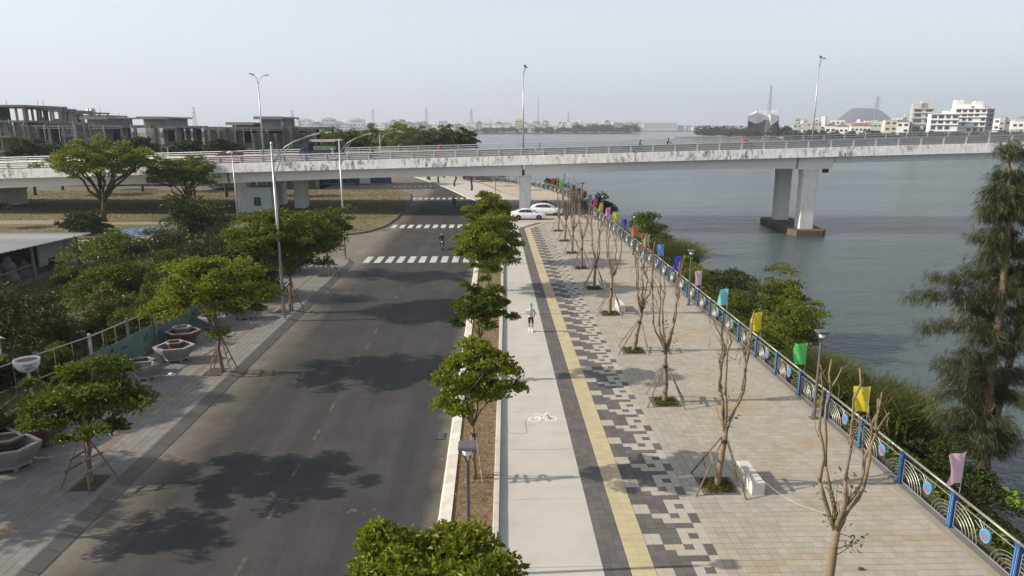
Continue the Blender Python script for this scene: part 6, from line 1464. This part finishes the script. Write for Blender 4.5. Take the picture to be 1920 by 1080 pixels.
M_shirt = mat('grey_shirt',(0.50,0.50,0.52),0.85,0.05,4.0); M_short = mat('dark_shorts',(0.03,0.028,0.03),0.85,0.1,4.0); M_sock = mat('white_sock',(0.75,0.75,0.74),0.8,0.03)
M_mint = mat('mint_cloth',(0.15,0.62,0.50),0.8,0.05,6.0); M_jack = mat('black_jacket',(0.02,0.02,0.024),0.8,0.1,4.0); M_jean = mat('dark_trousers',(0.04,0.045,0.07),0.85,0.1,4.0)
def hand(parent, wrist, dirv, palm_n, m, curl=0.7, s=1.0):
    """palm with four unequal fingers and a thumb, loosely curled"""
    w = Vector(wrist); d = Vector(dirv).normalized(); n_ = Vector(palm_n).normalized(); sd = d.cross(n_).normalized(); q = MB()
    pc = w+d*0.05*s
    q.rings([[w+sd*a*0.028*s+n_*b_*0.014*s for a, b_ in ((-1,-1),(1,-1),(1,1),(-1,1))],[pc+sd*a*0.040*s+n_*b_*0.015*s for a, b_ in ((-1,-1),(1,-1),(1,1),(-1,1))],[w+d*0.095*s+sd*a*0.038*s+n_*b_*0.011*s for a, b_ in ((-1,-1),(1,-1),(1,1),(-1,1))]],0)
    for k, ln in enumerate((0.068,0.078,0.073,0.055)):
        b0 = w+d*0.093*s+sd*(-0.028+0.0187*k)*s; p = [b0]; a = 0.25
        for f in (0.45,0.32,0.23): a += curl*0.55; p.append(p[-1]+(d*math.cos(a)+n_*math.sin(a))*ln*f*s*1.15)
        q.tube(p, [0.0095*s,0.0088*s,0.008*s,0.006*s], 6)
    b0 = w+d*0.03*s+sd*(-0.034)*s; q.tube([b0, b0-sd*0.026*s+d*0.02*s+n_*0.012*s, b0-sd*0.03*s+d*0.045*s+n_*0.025*s],[0.012*s,0.010*s,0.007*s],6)
    return q.build('hand', m, parent, smooth=True)
def head(parent, c, face, skin, hair=None, hairlong=False):
    """head with brow, nose, ears; face = direction the person looks"""
    f = Vector(face).normalized(); h = thing('head', None, None) if False else None
    q = MB(); rz = math.atan2(f.y, f.x)+math.pi/2
    def lp(x, y, z): return (x, y, z)
    prof = [(0.035,-0.125),(0.058,-0.11),(0.068,-0.06),(0.075,0.0),(0.078,0.05),(0.068,0.095),(0.04,0.122),(0.012,0.13)]
    q.rings([[(rr*math.cos(2*math.pi*j/14), rr*1.18*math.sin(2*math.pi*j/14)-(0.012 if z < -0.05 else 0.0), z) for j in range(14)] for rr, z in prof], 0)
    q.tube([(0,-0.085,0.015),(0,-0.102,-0.015),(0,-0.112,-0.03),(0,-0.09,-0.04)],[0.008,0.011,0.015,0.008],6)
    for s in (-1,1): q.ball((s*0.079,0.005,-0.01),(0.012,0.022,0.032),8)
    for s in (-1,1): q.ball((s*0.03,-0.082,0.012),(0.013,0.008,0.008),6,1)
    q.beam((-0.022,-0.089,-0.065),(0.022,-0.089,-0.065),0.006,0.008,2)
    return q.build('head', [skin, M_black, M_redl], parent, smooth=True, loc=c, rz=rz)
# jogger on the concrete walk, running towards the camera
jg = thing('person','jogger in grey shirt and dark shorts with mint face cover running on the walk','person',(2.2,40.2,0))
J = dict(pelvis=((0,0,0.90),(0.15,0.11)), waist=((0.0,-0.01,1.06),(0.135,0.10)), chest=((0.0,-0.04,1.27),(0.165,0.115)), neck0=((0,-0.05,1.42),(0.085,0.075)), neck=((0,-0.06,1.50),0.05), nk2=((0,-0.07,1.54),0.045),
    shL=((0.17,-0.04,1.385),0.062), elL=((0.25,0.06,1.14),0.044), wrL=((0.21,-0.14,1.03),0.03), shR=((-0.17,-0.05,1.385),0.062), elR=((-0.27,0.0,1.15),0.044), wrR=((-0.18,-0.20,1.20),0.03),
    hipL=((0.09,0,0.86),0.095), knL=((0.10,-0.10,0.50),0.062), anL=((0.09,0.02,0.13),0.042), toL=((0.09,-0.12,0.05),0.036), hipR=((-0.09,0,0.86),0.095), knR=((-0.09,-0.02,0.48),0.062), anR=((-0.08,0.14,0.16),0.042), toR=((-0.08,0.04,0.06),0.036))
E_ = [('pelvis','waist'),('waist','chest'),('chest','neck0'),('neck0','neck'),('neck','nk2'),('chest','shL'),('shL','elL'),('elL','wrL'),('chest','shR'),('shR','elR'),('elR','wrR'),('pelvis','hipL'),('hipL','knL'),('knL','anL'),('anL','toL'),('pelvis','hipR'),('hipR','knR'),('knR','anR'),('anR','toR')]
def jm(c):
    if c.z < 0.28: return 3
    if c.z < 0.56: return 0
    if c.z < 0.93: return 2 
    if abs(c.x) > 0.215 and c.z < 1.30: return 0
    if c.z < 1.46 and not (abs(c.x) > 0.19 and c.z < 1.28): return 1
    return 0
skin_body('body', J, E_, 'pelvis', jm, [M_skin,M_shirt,M_short,M_sock], jg)
head(jg,(0,-0.08,1.66),(0,-1,-0.1),M_skin)
q = MB(); q.rings([[(1.06*rr*math.cos(2*math.pi*j/14),1.06*rr*1.18*math.sin(2*math.pi*j/14)-0.004,z) for j in range(14)] for rr, z in ((0.078,0.03),(0.080,0.06),(0.071,0.10),(0.043,0.13),(0.012,0.14))],0); q.mm(-0.07,0.07,-0.17,-0.07,0.035,0.045); q.build('cap', mat('mint_cap',(0.10,0.36,0.32),0.8,0.05), jg, loc=(0,-0.08,1.66))
q = MB(); q.rings([[(1.08*rr*math.cos(2*math.pi*j/14),1.08*rr*1.18*math.sin(2*math.pi*j/14)-0.016,z) for j in range(14)] for rr, z in ((0.050,-0.14),(0.066,-0.10),(0.073,-0.05),(0.076,-0.01))],0); q.build('face_cover', M_mint, jg, loc=(0,-0.08,1.66), smooth=True)
hand(jg,(0.21,-0.14,1.03),(-0.1,-0.9,-0.1),(-1,0,0.2),M_skin); hand(jg,(-0.18,-0.20,1.20),(0.2,-0.8,0.5),(1,0,0.2),M_skin)
for (x,y,z,p_) in ((0.09,-0.05,0.0,0.0),(-0.08,0.12,0.05,0.5)):
    q = MB(); q.rings([[(a*0.045,-0.15,0.01),(a*0.045,-0.15,0.05)][0] and [(-0.035,-0.14,0.0),(0.035,-0.14,0.0),(0.03,-0.14,0.045),(-0.03,-0.14,0.045)] for a in (1,)]+[[(-0.048,-0.02,0.0),(0.048,-0.02,0.0),(0.042,-0.02,0.085),(-0.042,-0.02,0.085)],[(-0.04,0.12,0.0),(0.04,0.12,0.0),(0.036,0.11,0.11),(-0.036,0.11,0.11)]],0); o = q.build('shoe', M_sock, jg, loc=(x,y-0.0,z+0.005)); o.rotation_euler = (p_,0,0)

# motorbikes with riders
M_bikeb = mat('bike_blue',(0.03,0.04,0.09),0.3,0.05,3.0,spec=0.6); M_biker = mat('bike_dark_red',(0.16,0.02,0.02),0.3,0.05,3.0,spec=0.6); M_bikew = mat('bike_white',(0.6,0.6,0.6),0.3,0.05,3.0,spec=0.6)
def motorbike(label, loc, rz, m, group='motorbikes in traffic'):
    """front towards -y"""
    t = thing('motorbike', label, 'motorbike', loc, rz, group)
    for y in (-0.62,0.62):
        q = MB(); n = 18; r = 0.29
        q.rings([[(dx, y+rr*math.cos(2*math.pi*i/n), 0.29+rr*math.sin(2*math.pi*i/n)) for i in range(n)] for rr, dx in ((r*0.78,-0.05),(r*0.96,-0.05),(r,0),(r*0.96,0.05),(r*0.78,0.05))],0,False,False); wh = q.build('wheel', M_tyre, t)
        q = MB(); 
        for k in range(5): a = 2*math.pi*k/5; q.beam((0,y,0.29),(0,y+0.23*math.cos(a),0.29+0.23*math.sin(a)),0.03)
        q.build('rim', M_rim, wh)
    q = MB(); q.rings([[(-0.10,-0.38,0.42),(0.10,-0.38,0.42),(0.14,-0.42,0.80),(-0.14,-0.42,0.80)],[(-0.16,-0.25,0.34),(0.16,-0.25,0.34),(0.12,-0.28,0.60),(-0.12,-0.28,0.60)],[(-0.15,0.1,0.32),(0.15,0.1,0.32),(0.12,0.05,0.52),(-0.12,0.05,0.52)],[(-0.13,0.35,0.45),(0.13,0.35,0.45),(0.13,0.3,0.74),(-0.13,0.3,0.74)],[(-0.08,0.85,0.62),(0.08,0.85,0.62),(0.08,0.85,0.78),(-0.08,0.85,0.78)]],0); q.build('body', m, t)
    q = MB(); q.rings([[(-0.13,-0.05,0.72),(0.13,-0.05,0.72),(0.10,-0.05,0.78),(-0.10,-0.05,0.78)],[(-0.14,0.4,0.75),(0.14,0.4,0.75),(0.12,0.4,0.82),(-0.12,0.4,0.82)],[(-0.10,0.75,0.79),(0.10,0.75,0.79),(0.08,0.75,0.84),(-0.08,0.75,0.84)]],0); q.build('seat', M_black, t)
    q = MB(); q.rings([[(-0.2,-0.50,0.62),(0.2,-0.50,0.62),(0.2,-0.44,0.62),(-0.2,-0.44,0.62)],[(-0.15,-0.52,0.92),(0.15,-0.52,0.92),(0.15,-0.42,0.92),(-0.15,-0.42,0.92)]],0); q.build('front_shield', m, t)
    for s in (-1,1):
        q = MB(); q.tube([(s*0.07,-0.62,0.29),(s*0.06,-0.5,0.7)],0.025,6); q.build('fork', M_rim, t)
        q = MB(); q.tube([(s*0.2,-0.42,1.05),(s*0.28,-0.42,1.28)],0.01,5); q.ball((s*0.29,-0.42,1.30),(0.06,0.015,0.04),8); q.build('mirror', M_black, t)
    q = MB(); q.tube([(-0.34,-0.34,1.02),(-0.12,-0.45,1.0),(0.12,-0.45,1.0),(0.34,-0.34,1.02)],0.018,6); q.build('handlebar', M_black, t)
    q = MB(); q.ball((0,-0.54,0.86),(0.10,0.05,0.07),10); q.build('headlight', M_lens, t, smooth=True)
    q = MB(); q.tube([(0.14,0.2,0.3),(0.16,0.8,0.42)],0.045,8); q.build('exhaust', M_rim, t)
    return t
RJ = dict(pelvis=((0,0.22,0.86),(0.15,0.12)), waist=((0,0.16,1.02),(0.14,0.11)), chest=((0,0.08,1.25),(0.17,0.12)), neck0=((0,0.06,1.40),(0.085,0.075)), neck=((0,0.04,1.48),0.05), nk2=((0,0.03,1.52),0.045),
    shL=((0.18,0.07,1.36),0.065), elL=((0.32,-0.10,1.14),0.048), wrL=((0.31,-0.30,1.05),0.034), shR=((-0.18,0.07,1.36),0.065), elR=((-0.32,-0.10,1.14),0.048), wrR=((-0.31,-0.30,1.05),0.034),
    hipL=((0.11,0.18,0.84),0.095), knL=((0.19,-0.22,0.72),0.065), anL=((0.17,-0.16,0.38),0.045), toL=((0.17,-0.30,0.34),0.04), hipR=((-0.11,0.18,0.84),0.095), knR=((-0.19,-0.22,0.72),0.065), anR=((-0.17,-0.16,0.38),0.045), toR=((-0.17,-0.30,0.34),0.04))
def rider(label, loc, rz, mtop, mleg, helmet, mask=None):
    t = thing('person', label, 'person', loc, rz)
    def fn(c): return 2 if (c.z < 0.46) else (1 if (c.z < 0.93 and (c.y < 0.3)) or c.z < 0.88 else (3 if c.z > 1.46 else 0))
    if 'rider_me' not in MATS:
        o = skin_body('body', RJ, E_, 'pelvis', fn, [mtop,mleg,M_black,M_skin], t); MATS['rider_me'] = o.data
    else:
        me = MATS['rider_me'].copy(); me.materials.clear()
        for mm_ in (mtop,mleg,M_black,M_skin): me.materials.append(mm_)
        obj('body', me, t)
    head(t,(0,0.01,1.64),(0,-1,0),M_skin)
    q = MB(); q.rings([[(rr*math.cos(2*math.pi*j/14),rr*1.15*math.sin(2*math.pi*j/14)+0.012,z) for j in range(14)] for rr, z in ((0.098,0.0),(0.108,0.04),(0.102,0.10),(0.07,0.145),(0.02,0.16))],0); q.build('helmet', helmet, t, smooth=True, loc=(0,0.01,1.66))
    if mask:
        q = MB(); q.rings([[(1.1*rr*math.cos(2*math.pi*j/14),1.1*rr*1.18*math.sin(2*math.pi*j/14)-0.012,z) for j in range(14)] for rr, z in ((0.052,-0.12),(0.068,-0.08),(0.074,-0.02))],0); q.build('face_mask', mask, t, smooth=True, loc=(0,0.01,1.64))
    for s in (-1,1): hand(t,(s*0.31,-0.30,1.05),(s*0.1,-0.7,-0.15),(0,-0.2,-1),M_skin if mtop != M_jack else M_black,1.0)
    return t
def bike_and_rider(loc, rz, lab_b, lab_r, mb, mtop, mleg, hel, mask=None):
    motorbike(lab_b, loc, rz, mb); rider(lab_r, loc, rz, mtop, mleg, hel, mask)
M_hr = mat('helmet_red',(0.4,0.04,0.04),0.3,0.05); M_beige = mat('beige_jacket',(0.5,0.46,0.38),0.85,0.05); M_redj = mat('red_jacket',(0.5,0.03,0.04),0.85,0.05); M_gj = mat('grey_jacket',(0.18,0.19,0.21),0.85,0.05)
bike_and_rider((-5.2,70.0,ZR),R(4),'dark blue scooter coming towards the near zebra crossing','rider in black jacket with white face mask near the zebra crossing',M_bikeb,M_jack,M_jean,M_black,M_sock)
p = at(852,388); bike_and_rider((p.x,p.y,ZR),R(183),'dark motorbike riding away in the bridge shadow','rider in dark clothes in the bridge shadow',M_black,M_jack,M_jean,M_black)
for k, (x_, y_, a_) in enumerate(((12.7,93.6,80),(12.5,95.2,70),(12.9,91.2,95))):
    motorbike(('dark scooter parked by the railing near the bridge shadow, middle of three','black scooter parked deepest in the bridge shadow by the railing','white scooter parked by the railing just before the bridge shadow')[k], (x_,y_,0.0), R(a_), (M_bikeb,M_black,M_bikew)[k], 'scooters parked by the railing')
def onbridge(x, w, head_x, lb, lr, mb, mt, ml, mh, mk=None):
    p = be(x, w, DK+0.01); bike_and_rider(tuple(p), (R(90) if head_x > 0 else R(-90))+math.atan(-0.05), lb, lr, mb, mt, ml, mh, mk)
onbridge(6.3,5.5,-1,'white motorbike on the bridge above the middle pier','rider on the bridge above the middle pier',M_bikew,M_gj,M_jean,M_gj)
onbridge(20.6,5.0,1,'dark motorbike on the bridge over the water','rider in dark jacket on the bridge over the water',M_black,M_jack,M_jean,M_black)
onbridge(-30.6,4.0,-1,'dark motorbike on the bridge between van and truck','rider in black on the bridge between van and truck',M_black,M_jack,M_jean,M_black)
onbridge(-22.6,2.6,-1,'pale scooter passing in front of the truck','rider in beige jacket and white helmet in front of the truck',M_bikew,M_beige,M_beige,M_sock)
onbridge(-17.2,3.5,-1,'dark motorbike behind the truck on the bridge','rider in dark clothes behind the truck',M_black,M_jack,M_jean,M_black)
onbridge(-8.6,12.5,1,'motorbike on the far lane ridden by someone in red','rider in red jacket on the far lane of the bridge',M_black,M_redj,M_jean,M_hr)
onbridge(37.6,12.5,1,'dark motorbike on the far lane beside the tall lamp','rider in dark red on the far lane beside the tall lamp',M_biker,M_redj,M_jean,M_hr)
onbridge(26.0,12.5,1,'motorbike on the far lane over the open water','rider on the far lane over the open water',M_black,M_jack,M_jean,M_black)
# truck with a canvas-topped bed
tp = be(-25.0, 6.2, DK+0.01); tk = thing('truck','dark blue flatbed truck with canvas canopy crossing the bridge','truck',tp,math.atan(-0.05)+math.pi)   # nose to -x in the world
M_tk = mat('truck_blue',(0.035,0.05,0.10),0.4,0.08,2.0,spec=0.5); M_can = mat('canvas',(0.26,0.24,0.20),0.9,0.15,1.0)
q = MB(); q.rings([[(1.7,-1.0,0.5),(1.7,1.0,0.5),(1.7,1.0,2.45),(1.7,-1.0,2.45)],[(2.6,-1.0,0.5),(2.6,1.0,0.5),(2.6,0.95,2.35),(2.6,-0.95,2.35)],[(3.35,-0.97,0.5),(3.35,0.97,0.5),(3.1,0.9,1.5),(3.1,-0.9,1.5)]],0); q.build('cab', M_tk, tk)
q = MB(); q.poly([(2.66,-0.82,2.22),(2.66,0.82,2.22),(3.14,0.8,1.56),(3.14,-0.8,1.56)]); q.build('windscreen', M_carg, tk)
for s in (-1,1):
    q = MB(); pts_ = [(1.95,s*1.012,1.5),(2.85,s*0.985,1.5),(2.6,s*0.985,2.2),(1.95,s*1.01,2.2)]; q.poly(pts_ if s < 0 else pts_[::-1]); q.build('side_window', M_carg, tk)
    for wx in (2.55,-1.6): wheel(tk, wx, s*0.85, 0.42, 0.42, 0.28, s)
q = MB(); q.mm(-3.0,1.6,-1.05,1.05,0.75,0.9); q.build('bed', M_black, tk)
for s in (-1,1):
    q = MB(); q.mm(-3.0,1.55,s*1.05-0.03,s*1.05+0.03,0.9,1.55); q.build('side_board', M_tk, tk)
    q = MB(); q.quad((-2.7,s*1.085,1.62),(1.0,s*1.085,1.62),(1.0,s*1.085,2.15),(-2.7,s*1.085,2.15)); q.build('side_sheet', mat('green_sheet',(0.18,0.26,0.12),0.8,0.25,1.5,tint=(0.4,0.4,0.42),tscale=1.0,tamt=0.8), tk)
    for x in (-2.95,-1.5,0.0,1.5):
        q = MB(); q.mm(x-0.03,x+0.03,s*1.05-0.029,s*1.05+0.029,1.56,2.75); q.build('canopy_post', M_black, tk)
q = MB(); q.mm(1.3,1.56,-1.04,1.04,0.91,2.9); q.build('headboard', M_black, tk); q = MB(); q.mm(-3.05,-2.2,-1.1,1.1,1.0,2.9); q.build('tail_canvas', M_black, tk)
q = MB(); q.rings([[(-3.05,-1.12,2.75),(-3.05,1.12,2.75),(-3.05,0.5,3.1),(-3.05,-0.5,3.1)],[(1.6,-1.12,2.75),(1.6,1.12,2.75),(1.6,0.5,3.05),(1.6,-0.5,3.05)]],0); q.build('canopy', M_can, tk)
# dark red van
vp = be(-38.4, 4.5, DK+0.01); vn = thing('minivan','dark red minivan on the bridge behind the railing','van',vp,math.atan(-0.05)+math.pi); M_vr = mat('van_red',(0.22,0.02,0.045),0.3,0.05,2.0,spec=0.6)
q = MB(); q.rings([[(x,-w,zl),(x,w,zl),(x,w*0.98,1.0),(x,w*0.85,zt),(x,-w*0.85,zt),(x,-w*0.98,1.0)] for x, w, zl, zt in ((-2.2,0.8,0.4,1.62),(-2.1,0.86,0.3,1.78),(-0.5,0.88,0.26,1.85),(0.6,0.88,0.26,1.78),(1.35,0.87,0.26,1.15),(2.0,0.82,0.28,1.04),(2.25,0.7,0.36,1.01))],0); q.build('body', M_vr, vn, smooth=False)
for s in (-1,1):
    for x0, x1 in ((-2.0,-1.2),(-1.1,-0.2),(-0.1,0.75)):
        q = MB(); pts_ = [(x0,s*0.868,1.12),(x1,s*0.868,1.12),(min(x1,0.5),s*0.80,1.62),(x0,s*0.80,1.62)]; q.poly(pts_ if s < 0 else pts_[::-1]); q.build('window', M_carg, vn)
    for wx in (-1.4,1.45): wheel(vn, wx, s*0.76, 0.32, 0.32, 0.2, s)
    q = MB(); q.box((2.15,s*0.55,0.8),(0.2,0.3,0.14)); q.build('headlight', M_chrome, vn)
# blue hoarding and a white-draped stand on the corner beyond the bridge
hb = thing('hoarding','blue and white hoarding along the corner beyond the bridge','hoarding')
for k in range(13):
    x = -52+k*2.3; q = MB(); q.mm(x+0.02,x+2.28,154.0,154.1,0.0,1.9); q.build('hoarding_panel', mat('hoard_blue',(0.05,0.075,0.16),0.6,0.2,0.8) if k%5 else M_white, hb)
for k in range(2):
    x = -28.6+k*2.6; q = MB(); q.mm(x+0.02,x+2.55,156.0,156.1,0.0,2.2); q.build('hoarding_panel', mat('hoard_cyan',(0.22,0.40,0.48),0.6,0.1,0.8), hb)
p = at(525,348); q = MB(); q.lathe([(0.9,0),(0.6,0.6),(0.35,1.5),(0.55,2.2),(0.9,2.6),(0.1,2.9)],n=10); tag(q.build('draped_stand', M_white, None, True, loc=(p.x,p.y,-0.02)), 'white cloth-draped stand in front of the blue hoarding', 'stand')
sg = thing('notice_board','small white notice board with red heading at the far corner','sign',(-24.2,154.6,0)); q = MB(); q.mm(-1.2,1.2,-0.05,0.05,0.4,2.0); q.build('board', M_white, sg); q = MB(); q.mm(-1.1,1.1,-0.07,-0.051,1.55,1.9); q.build('heading', M_red, sg)
for s in (-1,1): q = MB(); q.mm(s*1.1-0.05,s*1.1+0.05,0.06,0.14,0,2.1); q.build('leg', M_steel, sg)
# ================================================================ the hazy air
m, N, L = new_nodes('haze_air'); N.remove(N['Principled BSDF'])
pv = N.new('ShaderNodeVolumePrincipled'); pv.inputs['Color'].default_value = (0.80, 0.88, 1.0, 1); pv.inputs['Density'].default_value = 0.00021
pv.inputs['Anisotropy'].default_value = 0.15
L.new(pv.outputs[0], N['Material Output'].inputs['Volume'])
b = MB(); b.mm(-5200, 5200, -620, 8000, -6.5, 330)
tag(b.build('haze', m), 'thin pale haze hanging over the river', 'haze', kind='stuff')
